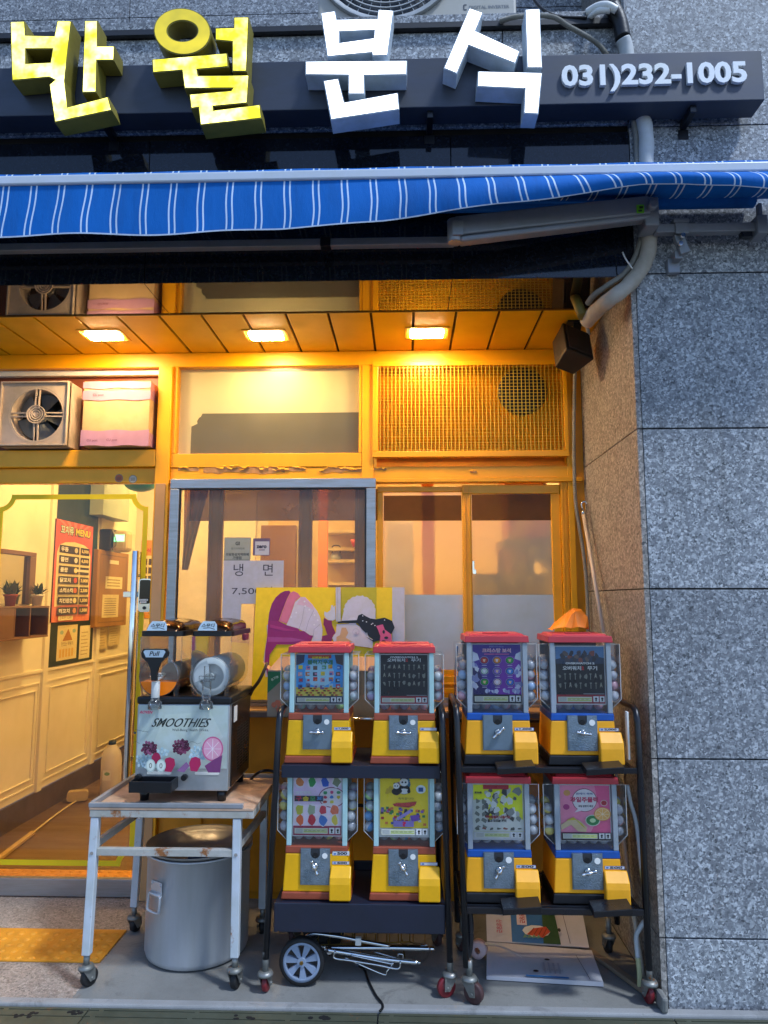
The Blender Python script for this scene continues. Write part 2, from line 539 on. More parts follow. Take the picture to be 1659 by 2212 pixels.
CONC = stained('concrete_ledge', '#868580')
TILE = granite('floor_stone_warm', [lin('#57504a'), lin('#7c736b'), lin('#8c827a'), lin('#9a9088'), lin('#aba198')], 0.6, scale=160)
CLEAR = glass('clear_plastic', '#fafbfb', 0.08, 0.4, haze=0.02, hazecol='#d8dde2')
PANE = glass('window_glass', '#f4f6f4', 0.0, 0.2, haze=0.11, hazecol='#bcaeb0')  # greyish-purple haze colour stands in for reflections on the serving window
# ================================================================ GROUND
JX = 0.885                                 # side wall of the shopfront niche
mb = MB(); mb.box(-60, 60, -60, 60, -0.30, -0.065)
ASPH = paint('asphalt', '#3c3d40', 0.85, 0.3, 6, bump=0.15, bscale=150)
struct('ground', mb, ASPH)
mb = MB(); mb.box(-8, 8, -3.4, -1.118, -0.06, -0.012)
struct('pavement', mb, CONC, bevel=0.003)
# shop step: stone tile at the door, concrete before the window, a kerb strip along the edge
mb = MB(); mb.box(-4, -1.19, -0.845, 3.3, -0.06, -0.002)
struct('stone_floor', mb, TILE)
mb = MB(); mb.box(-1.189, JX, -0.845, 0.10, -0.06, 0.0)
struct('concrete_step', mb, CONC, bevel=0.002)
mb = MB(); mb.box(-4, 4, -0.885, -0.846, -0.062, 0.003)
KERB = stained('kerb_stone', '#9a9a99')
struct('kerb', mb, KERB, bevel=0.006)
# slotted drain cover
dr = thing('drain_cover', 'mossy steel drain cover with long slots in front of the step', 'drain cover', (0, -1.0, -0.045))
DRM = paint('drain_steel', '#5f6252', 0.55, 0.4, 6, metal=0.4, rust=0.25, rscale=5, bump=0.05)
r1y, r2y = at(500, 2188, Z=-.008).y, at(500, 2202, Z=-.008).y
for k in range(6):
    x0 = -3.1 + k * 1.0
    mb = MB()
    z0, z1 = -0.014, -0.008
    ys = [-1.115, r2y - .0025, r2y + .0025, r1y - .0025, r1y + .0025, -.887]
    for a, b in ((0, 1), (2, 3), (4, 5)): mb.box(x0, x0 + .995, ys[a], ys[b], z0, z1)
    for j in range(3):
        for (a, b, o) in ((ys[1], ys[2], .02), (ys[3], ys[4], .035)):
            xx = x0 + j * .333 + o
            mb.box(xx, xx + .016, a, b, z0, z1)
    part('cover_plate', mb, DRM, dr)
mb = MB(); mb.box(-3.1, 2.9, -1.115, -.887, -.0625, -.0615)
part('drain_channel', mb, DARK, dr)
mb = MB()
for (cx_, cy_) in ((-1.13, -.915), (-.55, -.925), (-.30, -.92), (-1.30, -.935)):
    for k in range(7): 
        x_, y_ = cx_ + rnd.uniform(-.04, .04), cy_ + rnd.uniform(-.012, .012)
        mb.lathe([(.006 + .005 * rnd.random(), -.0079), (.003, -.0072), (.0001, -.0071)], (x_, y_, 0), n=7)
to_ = part('tar_spots', mb, DARK, dr); to_['kind'] = 'stuff'

# tactile paving in front of the door
TAC = paint('tactile_orange', '#d99425', 0.6, 0.3, 9, bump=0.1)
def tactile(name, x0, x1, y0, y1, lab):
    mb = MB(); mb.box(x0, x1, y0, y1, -0.001, 0.004)
    nx = int((x1 - x0) / 0.05); ny = int((y1 - y0) / 0.05)
    for i in range(nx):
        for j in range(ny):
            cx, cy = x1 - 0.03 - i * 0.05, y0 + 0.025 + j * 0.05
            mb.lathe([(0.0165, 0.0041), (0.013, 0.0075), (0.006, 0.009), (0.0001, 0.0092)], (cx, cy, 0), n=10)
    o = part(name, mb, TAC); tag(o, lab, 'paving'); return o
tactile('tactile_paving', -2.35, -1.195, -0.60, -0.33, 'orange studded tactile mat on the step outside the glass door')
tactile('tactile_paving', -2.35, -1.30, 0.08, 0.33, 'orange studded tactile mat just inside the glass door')

# ================================================================ BUILDING
bld = thing('shop_building', 'grey granite building holding the yellow framed snack shop front', 'building', (0, 0, 0))
ZN = 2.66
seams = [-0.06, 0.217, 0.826, 1.438, 2.048, 2.671, 3.294, 3.905, 4.5, 5.1]
# street face, right of the niche
for i in range(len(seams) - 1):
    for (x0, x1) in ((JX + 0.022, 1.95), (1.956, 3.0)):
        mb = MB(); mb.box(x0, x1, -0.82, -0.79, seams[i] + 0.003, seams[i + 1] - 0.003)
        part('granite_slab', mb, GR, bld, bevel=0.0015)
for i in range(5):
    z1 = min(seams[i + 1], ZN + .01)
    mb = MB(); mb.box(JX, JX + 0.02, -0.818, 0.12, max(seams[i], 0) + 0.002, z1 - 0.002)
    part('side_slab', mb, GRJ, bld, bevel=0.001)
mb = MB(); mb.box(JX + 0.0205, 3.0, -0.7895, 0.3, -0.06, 5.1); mb.box(-4, JX + .0205, 0.32, 0.42, 2.70, 5.1)
part('core_wall', mb, DARK, bld)
# dark polished band above the niche, its underside and the rough band over it
mb = MB()
for i in range(4):
    x0 = -3.1 + i * 1.236 - .42
    x1 = min(x0 + 1.233, JX + .018)
    if i == 3: x1 = JX + .018
    mb.box(x0, x1, -0.82, -0.795, 2.661, 3.275)
part('polished_fascia', mb, GRD, bld, bevel=0.001)
mb = MB()
for i in range(4):
    x0 = -3.1 + i * 1.236 - .42
    x1 = x0 + 1.233 if i < 3 else JX - .001
    mb.box(x0, x1, -0.818, -0.512, ZN, ZN + .0008)
GRS = granite('granite_brown_polished', [lin('#0d0806'), lin('#1a110c'), lin('#241710'), lin('#2f2018'), lin('#3a2a20')], 0.03, scale=150, bump=0, spec=1.0)
part('polished_soffit', mb, GRS, bld)
mb = MB(); mb.box(-4, JX + .018, -0.794, -0.512, ZN + .001, 3.27)
part('fascia_core', mb, DARK, bld)
mb = MB(); mb.box(-4, JX + .02, -0.805, -0.79, 3.2755, 3.31)
part('shadow_gap', mb, DARK, bld)
mb = MB()
for i in range(4):
    x0 = -3.3 + i * 1.236
    x1 = x0 + 1.232 if i < 3 else JX + .018
    mb.box(x0, x1, -0.82, -0.79, 3.311, 3.735); 
part('granite_band', mb, GR, bld, bevel=0.0015)
mb = MB(); mb.box(-4, JX + .018, -0.84, -0.2, 3.765, 3.80); part('granite_ledge', mb, GR, bld, bevel=0.002)
mb = MB(); mb.box(-4, JX + .018, -0.789, -0.2, 3.32, 3.764); part('band_core', mb, DARK, bld)
mb = MB()
for i in range(4):
    x0 = -3.9 + i * 1.236
    for (z0, z1) in ((3.801, 4.40), (4.404, 5.1)):
        mb.box(x0, x0 + 1.232 if i < 3 else JX + .019, -0.20, -0.17, z0, z1)
part('recessed_wall', mb, GR, bld, bevel=0.0015)
mb = MB(); mb.box(JX + .019, JX + .0215, -0.789, -0.2, 3.801, 5.1); part('recess_side', mb, GRJ, bld)
# steel channel along the ledge
mb = MB(); mb.box(-4, JX - .02, -0.845, -0.822, 3.738, 3.762)
part('steel_channel', mb, paint('dark_channel', '#2b2c30', 0.5, 0.3, 8), bld)

# yellow slatted ceiling of the niche
mb = MB()
gx = at(330, 759, Z=ZN).x
k0 = -6
for k in range(-6, 20):
    x0 = gx - 0.19 * 0 + k * 0.19 - 1.9 + .19 * 6
    if x0 > JX: break
    mb.box(x0 + .006, min(x0 + .184, JX - .001), -0.511, 0.05, ZN, ZN + .012)
part('slatted_ceiling', mb, YCEIL, bld, bevel=0.002)
mb = MB(); mb.box(-3.6, JX, -0.511, 0.3, ZN + .0125, ZN + .03); part('ceiling_backing', mb, paint('ceiling_gap', '#4a3000', 0.8), bld)
mb = MB(); mb.box(-3.6, JX - .001, -0.5118, -0.506, ZN - .004, ZN + .0); part('ceiling_trim', mb, paint('trim_dark_gold', '#8a5c08', 0.5), bld)

# ---------------------------------------------------------------- shopfront framing
def fb(mb, x0, y0, x1, y1, yf, yb, mi=0):
    a = at(x0, y0, Y=yf); b = at(x1, y1, Y=yf)
    mb.box(a.x, b.x, yf, yb, b.z, a.z, mi)
def fx(x, y=1000, Y=0.0): return at(x, y, Y=Y).x
def fz(y, x=829, Y=0.0): return at(x, y, Y=Y).z
XL = -3.3
zt0 = 2.585; ztb = 2.135
pL, pR = -1.262, -1.190                     # post between door and window
mL, mR = -0.233, -0.150                     # mullion over the window
mb = MB()
mb.box(XL, JX - .02, -0.012, 0.06, zt0, ZN - .001)                 # top beam
mb.box(pL, pR, -0.03, 0.06, 0.0, zt0 - .001)                    # main post
mb.box(-2.50, -2.176, -0.028, 0.058, 0.0, 1.984)                # side panel left of the door
part('main_frame', mb, YEL, bld, bevel=0.003)
mb = MB(); mb.box(pL + .008, pR - .014, -.034, -.0305, 0.001, 1.975); part('post_strip', mb, paint('peach_strip', '#c99a68', .5, .2, 4), bld, bevel=.001)  # added strip giving the lower post its peach tone
mb = MB()
mb.box(mL + .012, mR - .012, -0.018, 0.05, 2.0, zt0 - .0015)
mb.box(pR + .0005, mL + .011, -0.014, 0.05, 2.06, 2.13)          # sill of glass transom
mb.box(pR + .0005, pR + .022, -0.014, 0.05, 2.131, zt0 - .001)
mb.box(mL - .004, mL + .011, -0.014, 0.05, 2.131, zt0 - .001)
part('transom_frame', mb, YEL, bld, bevel=0.002)
mb = MB()
mb.box(pR + .001, JX - .06, -0.010, 0.05, 1.999, 2.058)           # peeling beam
mb.box(pR + .0005, 0.80 + .07, -0.020, 0.045, 1.978, 1.998)
pb = part('lower_beam', mb, YEL, bld, bevel=0.002)
# peeled paint: bare primer shows in ragged islands with curled paint edges
PRIM = paint('bare_primer', '#b98a5c', 0.8, 0.3, 20, bump=0.1)
PEEL = paint('curled_paint', '#e0a810', 0.6, 0.3, 20)
mbp, mbc = MB(), MB()
for pi_, (xa, xb, ya, yb_) in enumerate(((385, 430, 1007, 1018), (440, 615, 1009, 1024), (560, 660, 1008, 1020), (690, 765, 1008, 1022), (740, 800, 1006, 1020), (800, 835, 1008, 1017), (1015, 1030, 1015, 1022), (480, 540, 1004, 1013))):
    a, b = at(xa, ya, Y=-.0105), at(xb, yb_, Y=-.0105)
    n = max(6, int((b.x - a.x) / .02))
    top = [(a.x + (b.x - a.x) * i / n, a.z - rnd.random() * (a.z - b.z) * .55 * (0 if 0 < i < n and rnd.random() < .3 else 1)) for i in range(n + 1)]
    bot = [(a.x + (b.x - a.x) * i / n, b.z + rnd.random() * (a.z - b.z) * .35) for i in range(n + 1)]
    loop = top + list(reversed(bot))
    mbp.prism([loop], lambda p: (p[0], -.0115 - .0003 * pi_, p[1]), lambda p: (p[0], -.0101, p[1]))
    for i in range(n):
        if rnd.random() < .75:
            p, q = top[i], top[i + 1]
            h = .004 + rnd.random() * .006
            mbc._add([(p[0], -.0140, p[1]), (q[0], -.0140, q[1]), (q[0], -.0150 - rnd.random() * .006, q[1] - h), (p[0], -.0150 - rnd.random() * .006, p[1] - h * rnd.random())], [(0, 1, 2, 3), (3, 2, 1, 0)])
part('bare_patches', mbp, PRIM, pb); part('paint_curls', mbc, PEEL, pb, norm=False)

# transom board and glass in the middle bay
CRB = paint('cream_board', '#efe3bd', 0.6, 0.06, 2, bump=0)
GRB = paint('grey_film', '#6c665a', 0.6, 0.1, 3, bump=0)
x0, x1 = pR + .022, mL - .004
mb = MB(); mb.box(x0, x1, 0.036, 0.042, 2.131, zt0 - .001); tb = part('transom_board', mb, CRB, bld)
mb = MB()
def tz(y): return at(600, y, Y=.033).z
def tx(x): return at(x, 900, Y=.033).x
lp = [(tx(414), 2.132), (x1 - .001, 2.132), (x1 - .001, tz(892)), (tx(437), tz(892)), (tx(434), tz(899)), (tx(430), tz(901)), (tx(426), tz(908)), (tx(427), tz(914)), (tx(414), tz(920))]
mb.prism([lp], lambda p: (p[0], .0335, p[1]), lambda p: (p[0], .0355, p[1]))
part('grey_film', mb, GRB, tb)
mb = MB(); mb.box(x0, x1, 0.006, 0.010, 2.131, zt0 - .001); part('transom_glass', mb, glass('dusty_transom_glass', '#f6f6f0', 0.25, 0.12, haze=0.02), bld)

# wire mesh panel on the right bay
FR = -0.035
mb = MB()
a, b = at(805, 782, Y=FR), at(1230, 985, Y=FR)
c, d = at(817, 791, Y=FR), at(1221, 972, Y=FR)
mb.box(a.x, b.x, FR, 0.0, c.z, a.z); mb.box(a.x, b.x, FR, 0.0, b.z, d.z)
mb.box(a.x, c.x, FR, 0.0, d.z + .0005, c.z - .0005); mb.box(d.x, b.x, FR, 0.0, d.z + .0005, c.z - .0005)
mp = part('mesh_panel_frame', mb, YEL, bld, bevel=0.002)
mb = MB()
nvw = 47
for i in range(nvw):
    x = c.x + (d.x - c.x) * (i + .5) / nvw
    mb.box(x - .0016, x + .0016, FR + .004, FR + .006, d.z, c.z)
nhw = 26
for i in range(nhw):
    z = d.z + (c.z - d.z) * (i + .5) / nhw
    mb.box(c.x, d.x, FR + .0062, FR + .0080, z - .0009, z + .0009)
part('wire_mesh', mb, paint('mesh_yellow_wire', '#e8c23c', 0.35, 0.1, 30, metal=0.3, bump=0), mp)
# ribbed board with the round vent behind the mesh
mb = MB()
z = d.z - .02
while z < c.z + .02:
    mb._add([(c.x - .02, .055, z), (d.x + .02, .055, z), (d.x + .02, .040, z + .010), (c.x - .02, .040, z + .010)], [(0, 1, 2, 3)])
    mb._add([(c.x - .02, .040, z + .010), (d.x + .02, .040, z + .010), (d.x + .02, .055, z + .014), (c.x - .02, .055, z + .014)], [(0, 1, 2, 3)])
    z += .014
RIB = paint('ribbed_amber_board', '#f2b010', 0.3, 0.2, 6, bump=0)
part('ribbed_board', mb, RIB, bld, norm=False)
e = at(1128, 846, Y=.03)
mb = MB(); mb.cyl((e.x, .015, e.z), (e.x, .039, e.z), .113, n=40)
vt = part('round_vent', mb, paint('vent_black', '#0c0907', 0.6), bld)
mb = MB(); mb.lathe([(.113, .012), (.123, .012), (.123, .04), (.113, .04)], (e.x, 0, e.z), axis='y', n=40); part('vent_ring', mb, paint('vent_ring_brown', '#3a2508', .5), vt)
mb = MB(); mb.box(mR, JX - .02, .056, .06, 2.06, zt0); part('bay_back', mb, YELD, bld)

# far right vertical trims
mb = MB()
mb.box(0.80, 0.83, -0.012, 0.04, 0.86, zt0 - .001)
part('side_post', mb, YEL, bld, bevel=0.002)
mb = MB(); mb.box(0.831, JX - .001, 0.0, 0.05, 0.86, ZN - .002); part('side_filler', mb, YELD, bld)
# ---------------------------------------------------------------- left transom bay
RED = paint('red_brown_board', '#7c3a1c', 0.6, 0.3, 5, rust=0)
mb = MB(); mb.box(XL, pL - .001, 0.05, 0.06, 2.15, zt0); part('transom_board', mb, RED, bld)
mb = MB(); mb.box(XL, pL - .001, 0.02, 0.049, 2.555, 2.584); part('white_batten', mb, WHT, bld, bevel=.002)
mb = MB(); mb.box(XL, pL - .001, -0.03, 0.06, 2.063, 2.150); mb.box(XL, pL - .001, 0.0, 0.05, 1.985, 2.062)
part('door_header', mb, YEL, bld, bevel=0.003)

# ---------------------------------------------------------------- lower wall under the windows and wooden ledge
mb = MB(); mb.box(pR + .0005, JX - .001, 0.012, 0.05, 0.0, 0.858)
part('lower_panel', mb, YELD, bld)
mb = MB(); mb.box(pR + .0005, -.98, 0.0, 0.0118, 0.0, 0.84); mb.box(-.93, -.45, .004, .0118, .03, .84); mb.box(-.40, .2, .004, .0118, .03, .84); mb.box(.25, JX - .03, .004, .0118, .03, .84)
part('panel_boards', mb, YELD, bld, bevel=.004)
WOOD = paint('weathered_ledge_wood', '#6b6468', 0.6, 0.4, 8, stretch=(1, 14, 14), bump=0.1)
mb = MB(); mb.box(pR, JX - .01, -0.16, 0.011, 0.858, 0.885)
lg = part('wooden_ledge', mb, WOOD, bld, bevel=.003)
mb = MB(); mb.box(pR, JX - .02, -0.155, 0.0, 0.8855, 0.889)
part('ledge_top', mb, paint('ledge_top_cream', '#c99a62', 0.35, 0.2, 5), lg)
mb = MB(); mb.box(pR, JX - .06, -0.03, 0.0, 0.8895, 0.905); mb.box(pR, JX - .06, -0.022, 0.0, 0.9055, 0.93)
part('sill_rail', mb, ALU, lg, bevel=.002)
# yellow panel strip between ledge and window glass
mb = MB(); mb.box(-.15, .80, -0.0, .04, .9305, 1.03); mb.box(-.15, .80, -.012, 0.0, .955, .975); mb.box(-.15, .80, -.012, 0.0, .99, 1.0); part('bottom_rails', mb, YEL, bld, bevel=.002)

# ---------------------------------------------------------------- aluminium framed window
w1 = part('aluminium_window_frame', (lambda m: (m.box(-1.176, -.150, -.045, -.006, 1.948, 1.996), m.box(-1.176, -.150, -.045, -.006, .932, .975), m.box(-1.176, -1.130, -.0445, -.0055, .9755, 1.9475), m.box(-.196, -.150, -.0445, -.0055, .9755, 1.9475), m)[-1])(MB()), ALU, bld, bevel=.003)
mb = MB(); mb.box(-1.1295, -.1965, -.0275, -.0235, .9755, 1.9475); part('pane', mb, PANE, w1)
mb = MB()
for (a0, a1, b0, b1) in ((-1.129, -1.122, .976, 1.947), (-.204, -.197, .976, 1.947), (-1.1215, -.2045, 1.9405, 1.947), (-1.1215, -.2045, .976, .982)):
    mb.box(a0, a1, -.032, -.028, b0, b1)
part('gasket', mb, BLK, w1)

# inner and right-hand sliding windows (yellow)
def sash(x0, x1, z0, z1, Y, sw, parent, glassmat, t=.022):
    mb = MB()
    mb.box(x0, x1, Y, Y + t, z1 - sw, z1); mb.box(x0, x1, Y, Y + t, z0, z0 + sw)
    mb.box(x0, x0 + sw, Y + .0005, Y + t - .0005, z0 + sw + .0005, z1 - sw - .0005); mb.box(x1 - sw, x1, Y + .0005, Y + t - .0005, z0 + sw + .0005, z1 - sw - .0005)
    o = part('sliding_sash', mb, YEL, parent, bevel=.003)
    mb = MB(); mb._add([(x0 + sw, Y + .011, z0 + sw), (x1 - sw, Y + .011, z0 + sw), (x1 - sw, Y + .011, z1 - sw), (x0 + sw, Y + .011, z1 - sw)], [(0, 1, 2, 3)])
    part('pane', mb, glassmat, o, norm=False)
    return o
FROST = frosted('steamed_glass')
FILM = glass('brown_film', '#6e5c40', 0.1, 0.2, haze=0.22, hazecol='#7a5418')
FOG = paint('pale_blue_sheet', '#c6d3da', 0.55, 0.1, 7, bump=0.03, bscale=30)
xs0, xm, xs1 = -.135, .30, .80
sA = sash(xs0 - .01, xm - .01 + .02, 1.03, 1.965, .035, .028, bld, FROST)
sB = sash(xm - .02, xs1 - .001 - .035, 1.03, 1.967, .010, .045, bld, FROST)
mb = MB(); mb.box(.765, .798, -.004, .03, 1.03, 1.977); mb.box(.7715, .7745, -.0075, -.0045, 1.03, 1.977); mb.box(.784, .788, -.0075, -.0045, 1.03, 1.977); mb.box(.292, .296, .004, .0095, 1.03, 1.966); mb.box(.312, .318, .004, .0095, 1.03, 1.966)
part('track_fins', mb, YEL, bld, bevel=.001)
for (x0, x1, Y, s) in ((xs0 + .022, xm - .022, .0445, sA), (xm + .028, .719, .0195, sB)):
    a = at(0, 1285, Y=Y).z
    mb = MB(); mb.box(x0, x1, Y - .0012, Y - .0002, 1.05, a)
    part('pale_sheet', mb, FOG, s)
    mb = MB(); mb._add([(x0, Y - .0007, 1.92), (x1, Y - .0007, 1.92), (x1, Y - .0007, at(900, 1125, Y=Y).z), (x0, Y - .0007, at(900, 1125, Y=Y).z)], [(0, 1, 2, 3)])
    part('tinted_film', mb, FILM, s, norm=False)
a = at(1022, 1225, Y=.005)
mb = MB(); mb.box(a.x - .004, a.x + .006, -.004, .0085, a.z - .03, a.z + .03); mb.box(a.x - .002, a.x + .014, -.008, -.0045, a.z - .035, a.z - .012)
part('window_latch', mb, CHR, sB, bevel=.001)
# the sliding window behind the aluminium one
INST = paint('inner_stile_shaded', '#a06c22', .5, .2, 5)  # yellow frames in shade, the darkening put into a brown base colour
for (px0, px1) in ((448, 479), (644, 673), (766, 797)):
    mb = MB(); a, b = at(px0, 1200, Y=.05), at(px1, 1200, Y=.05)
    mb.box(a.x, b.x, .05, .075, 1.0, 1.96); mb.box(a.x + .014, a.x + .018, .044, .0495, 1.0, 1.96); mb.box(b.x - .018, b.x - .014, .044, .0495, 1.0, 1.96)
    part('inner_stile', mb, INST, bld, bevel=.002)
mb = MB(); zf = at(600, 1125, Y=.078).z
mb._add([(at(410, 1090, Y=.078).x, .078, 1.96), (-.13, .078, 1.96), (-.13, .078, zf), (at(410, 1090, Y=.078).x, .078, zf)], [(0, 1, 2, 3)])
part('tinted_film', mb, FILM, bld, norm=False)

# ---------------------------------------------------------------- glass door
DX0, DX1 = -2.17, pL - .004
door = thing('glass_door', 'frameless glass shop door edged with a yellow decal border', 'door', ((DX0 + DX1) / 2, 0.012, 0.012))
mb = MB(); mb.box(DX0, DX1, 0.008, 0.018, 0.012, 1.983)
part('glass_leaf', mb, glass('door_glass', '#f6f7f3', 0, 0.45), door)
mb = MB(); mb.box(DX0, DX1, -0.004, 0.030, 0.004, 0.082)
part('bottom_rail', mb, ALU, door, bevel=.002)
DECY = paint('decal_yellow', '#f2d400', 0.5, 0.1, 6, bump=0)
def scoop(x0, x1, z0, z1, r):
    pts = []
    for (cx, cz, a0) in ((x1, z1, 180), (x0, z1, 270), (x0, z0, 0), (x1, z0, 90)):
        seq = range(0, 91, 10)
        for a in seq:
            t = R(a0 + 90 - a)
            pts.append((cx + r * math.cos(t), cz + r * math.sin(t)))
    return pts
ex = at(312, 1300, Y=.007).x; lx = -2.07
ztop = at(150, 1068, Y=.007).z; zbot = at(150, 1870, Y=.007).z
def ring(x0, x1, z0, z1, r, w):
    o = []
    # corners anticlockwise starting at top right, concave arcs
    def arc(cx, cz, rr, s, e, n=8):
        return [(cx + rr * math.cos(R(s + (e - s) * i / n)), cz + rr * math.sin(R(s + (e - s) * i / n))) for i in range(n + 1)]
    out = arc(x1, z1, r, 270, 180) + arc(x0, z1, r, 0, -90) + arc(x0, z0, r, 90, 0) + arc(x1, z0, r, 180, 90)
    q = r + w
    def arci(cx, cz, sx, sz, n=8):
        a = math.asin(min(1, w / q)); res = []
        for i in range(n + 1):
            t = a + (math.pi / 2 - 2 * a) * i / n
            res.append((t, cx + sx * q * math.cos(t), cz + sz * q * math.sin(t)))
        return [(p[1], p[2]) for p in res]
    i1 = list(arci(x1, z1, -1, -1)); i1.reverse()
    i2 = arci(x0, z1, 1, -1)
    i3 = list(arci(x0, z0, 1, 1)); i3.reverse()
    i4 = arci(x1, z0, -1, 1)
    return out, i1 + i2 + i3 + i4
o_, i_ = ring(lx, ex, zbot, ztop, .065, .025)
mb = MB(); mb.prism([o_, i_], lambda p: (p[0], .0065, p[1]), lambda p: (p[0], .0075, p[1]))
part('decal_border', mb, DECY, door)
for (xx, yy) in ((282, -.035),):
    hx = at(xx, 1450, Y=yy).x
    zt, zb = at(xx, 1190, Y=yy).z, at(xx, 1700, Y=yy).z
    mb = MB(); mb.cyl((hx, yy, zb), (hx, yy, zt), .0155, n=20)
    for z in (zt - .12, zb + .12): mb.cyl((hx, yy, z), (hx, .0075, z), .008, n=12)
    part('pull_handle', mb, CHR, door, bevel=.001)
    mb = MB(); mb.cyl((hx - .0, .062, zb), (hx, .062, zt), .0155, n=20)
    for z in (zt - .12, zb + .12): mb.cyl((hx, .062, z), (hx, .019, z), .008, n=12)
    part('pull_handle', mb, CHR, door)
# digital lock
a, b = at(300, 1250, Y=-.025), at(326, 1322, Y=-.025)
mb = MB()
def rrect(x0, x1, z0, z1, r, n=5):
    pts = []
    for cx, cz, s in ((x1 - r, z1 - r, 0), (x0 + r, z1 - r, 90), (x0 + r, z0 + r, 180), (x1 - r, z0 + r, 270)):
        for i in range(n + 1):
            t = R(s + 90 * i / n); pts.append((cx + r * math.cos(t), cz + r * math.sin(t)))
    return pts
lk = [rrect(a.x, b.x, b.z, a.z, .018)]
mb.prism(lk, lambda p: (p[0], -.025, p[1]), lambda p: (p[0], -.001, p[1]))
lock = part('door_lock', mb, CHR, door, bevel=.002)
mb = MB(); mb.prism([rrect(a.x + .007, b.x - .007, b.z + .04, a.z - .006, .010)], lambda p: (p[0], -.029, p[1]), lambda p: (p[0], -.0251, p[1]))
part('lock_screen', mb, paint('lock_gloss_black', '#08090c', .08, 0, bump=0), lock, bevel=.001)
mb = MB(); mb.cyl(((a.x + b.x) / 2, -.0251, b.z + .02), ((a.x + b.x) / 2, -.030, b.z + .02), .008); part('lock_button', mb, BLK, lock)
A = Art((a.x + .008, -.0292, b.z + .044), (1, 0, 0), (0, 0, 1), (0, -1, 0))
A.rect(0, .011, .043, .019, '#d8dce0'); A.text('032-213-1188', .002, .013, w=.038, h='#222222'); A.rect(.004, 0, .036, .008, '#d8dce0'); A.text('24H A/S', .008, .002, w=.022, h='#222222')
A.build('lock_label', lock)
mb = MB()
hz = at(275, 1284, Y=-.01).z
mb.box(at(266, 1284, Y=-.01).x, a.x, -.012, -.006, hz - .014, hz + .014)
part('lock_bracket', mb, CHR, door, bevel=.002)

# stickers above the door
for px, py, bc in ((257, 1033, '#b8603c'), (287, 1035, '#c9c2b4')):
    a = at(px, py, Y=-.001)
    A = Art((a.x - .022, -.0004, a.z - .022), (1, 0, 0), (0, 0, 1), (0, -1, 0))
    A.ell(.022, .022, .021, .021, '#8a8478'); A.ell(.022, .022, .018, .018, bc)
    for j in range(3): A.rect(.010, .014 + j * .006, .034, .0165 + j * .006, '#5a5048', up=False)
    o = A.build('round_sticker'); tag(o, 'round orange sticker on the door header' if px < 270 else 'round grey sticker on the door header beside the orange one', 'sticker')

# ================================================================ INTERIOR SHELL
room = thing('shop_interior', 'cream walled shop room seen through the door and windows', 'room', (-0.8, 2.0, 0))
WX = -2.42
mb = MB(); mb.box(WX - .05, WX, .07, 3.4, .16, 2.75)
part('room_wall', mb, CREAM, room)
mb = MB(); mb.box(WX - .05, 1.0, 3.4, 3.45, 0, 2.75); mb.box(JX + .05, JX + .1, .12, 3.4, 0, 2.75)
part('room_wall', mb, CREAM, room)
mb = MB(); mb.box(WX - .05, 1.0, .07, 3.45, 2.72, 2.74); part('room_ceiling', mb, WHT, room)
mb = MB(); mb.box(WX, WX + .008, .07, 3.39, 0, .155); mb.box(WX, .9, 3.38, 3.399, 0, .12)
part('skirting', mb, paint('brown_skirting', '#5b452c', .6, .25), room, bevel=.002)
mb = MB(); mb.box(-4.2, WX - .05, .05, .07, 0, 2.7); part('front_return', mb, YELD, room)
INF = paint('brown_vinyl_floor', '#6d5134', .45, .2, 3, stretch=(1, 6, 1))
mb = MB(); mb.box(-3.0, 1.0, .34, 3.4, -.001, .002); struct('interior_floor', mb, INF)
# wainscot mouldings on the left wall
mb = MB()
def wp(px, py): 
    p = at(px, py, X=WX); return p.y, p.z
def mould(y0, y1, z0, z1, t=.014, d=.006):
    mb.box(WX, WX + d, y0, y1, z1 - t, z1); mb.box(WX, WX + d, y0, y1, z0, z0 + t)
    mb.box(WX, WX + d, y0, y0 + t, z0 + t, z1 - t); mb.box(WX, WX + d, y1 - t, y1, z0 + t, z1 - t)
zr = .92
ys = [.08, wp(75, 1700)[0], wp(122, 1700)[0] , wp(190, 1700)[0], 3.1]
mb.box(WX, WX + .012, .07, 3.39, zr, zr + .02)
for (y0, y1) in ((.3, ys[1] - .02), (ys[1] + .07, ys[3] - .04), (ys[3] + .06, 3.1)):
    mould(y0, y1, .20, .86)
    mould(y0 + .05, y1 - .05, .25, .81, .008, .010)
for y in (ys[1] + .02, ys[3] + .01):
    mb.box(WX, WX + .02, y - .03, y + .03, .156, 2.7)
part('wainscot_moulding', mb, CREAM, room, bevel=.002)
# kitchen back partition: cream with doorway shades
mb = MB(); mb.box(-1.15, .92, 2.35, 2.40, 0, 2.72); part('kitchen_partition', mb, paint('kitchen_cream', '#d9bd83', .5, .15, 2), room)
# interior lamps (out of sight above the window heads)
for i, (x, y) in enumerate(((-1.7, .9), (-1.7, 2.3), (-.7, 1.2), (.3, 1.2))):
    lt = thing('interior_lamp', 'warm ceiling lamp inside the shop above the ' + ['door entrance', 'rear of the dining wall', 'serving window', 'kitchen window'][i], 'lamp', (x, y, 2.70))
    mb = MB(); mb.cyl((x, y, 2.715), (x, y, 2.695), .16, n=28); part('lamp_body', mb, WHT, lt)
    mb = MB(); mb.cyl((x, y, 2.694), (x, y, 2.690), .145, n=28); part('lamp_diffuser', mb, emis('warm_interior_lamp', '#ffd284', 74 if i < 2 else 62), lt)
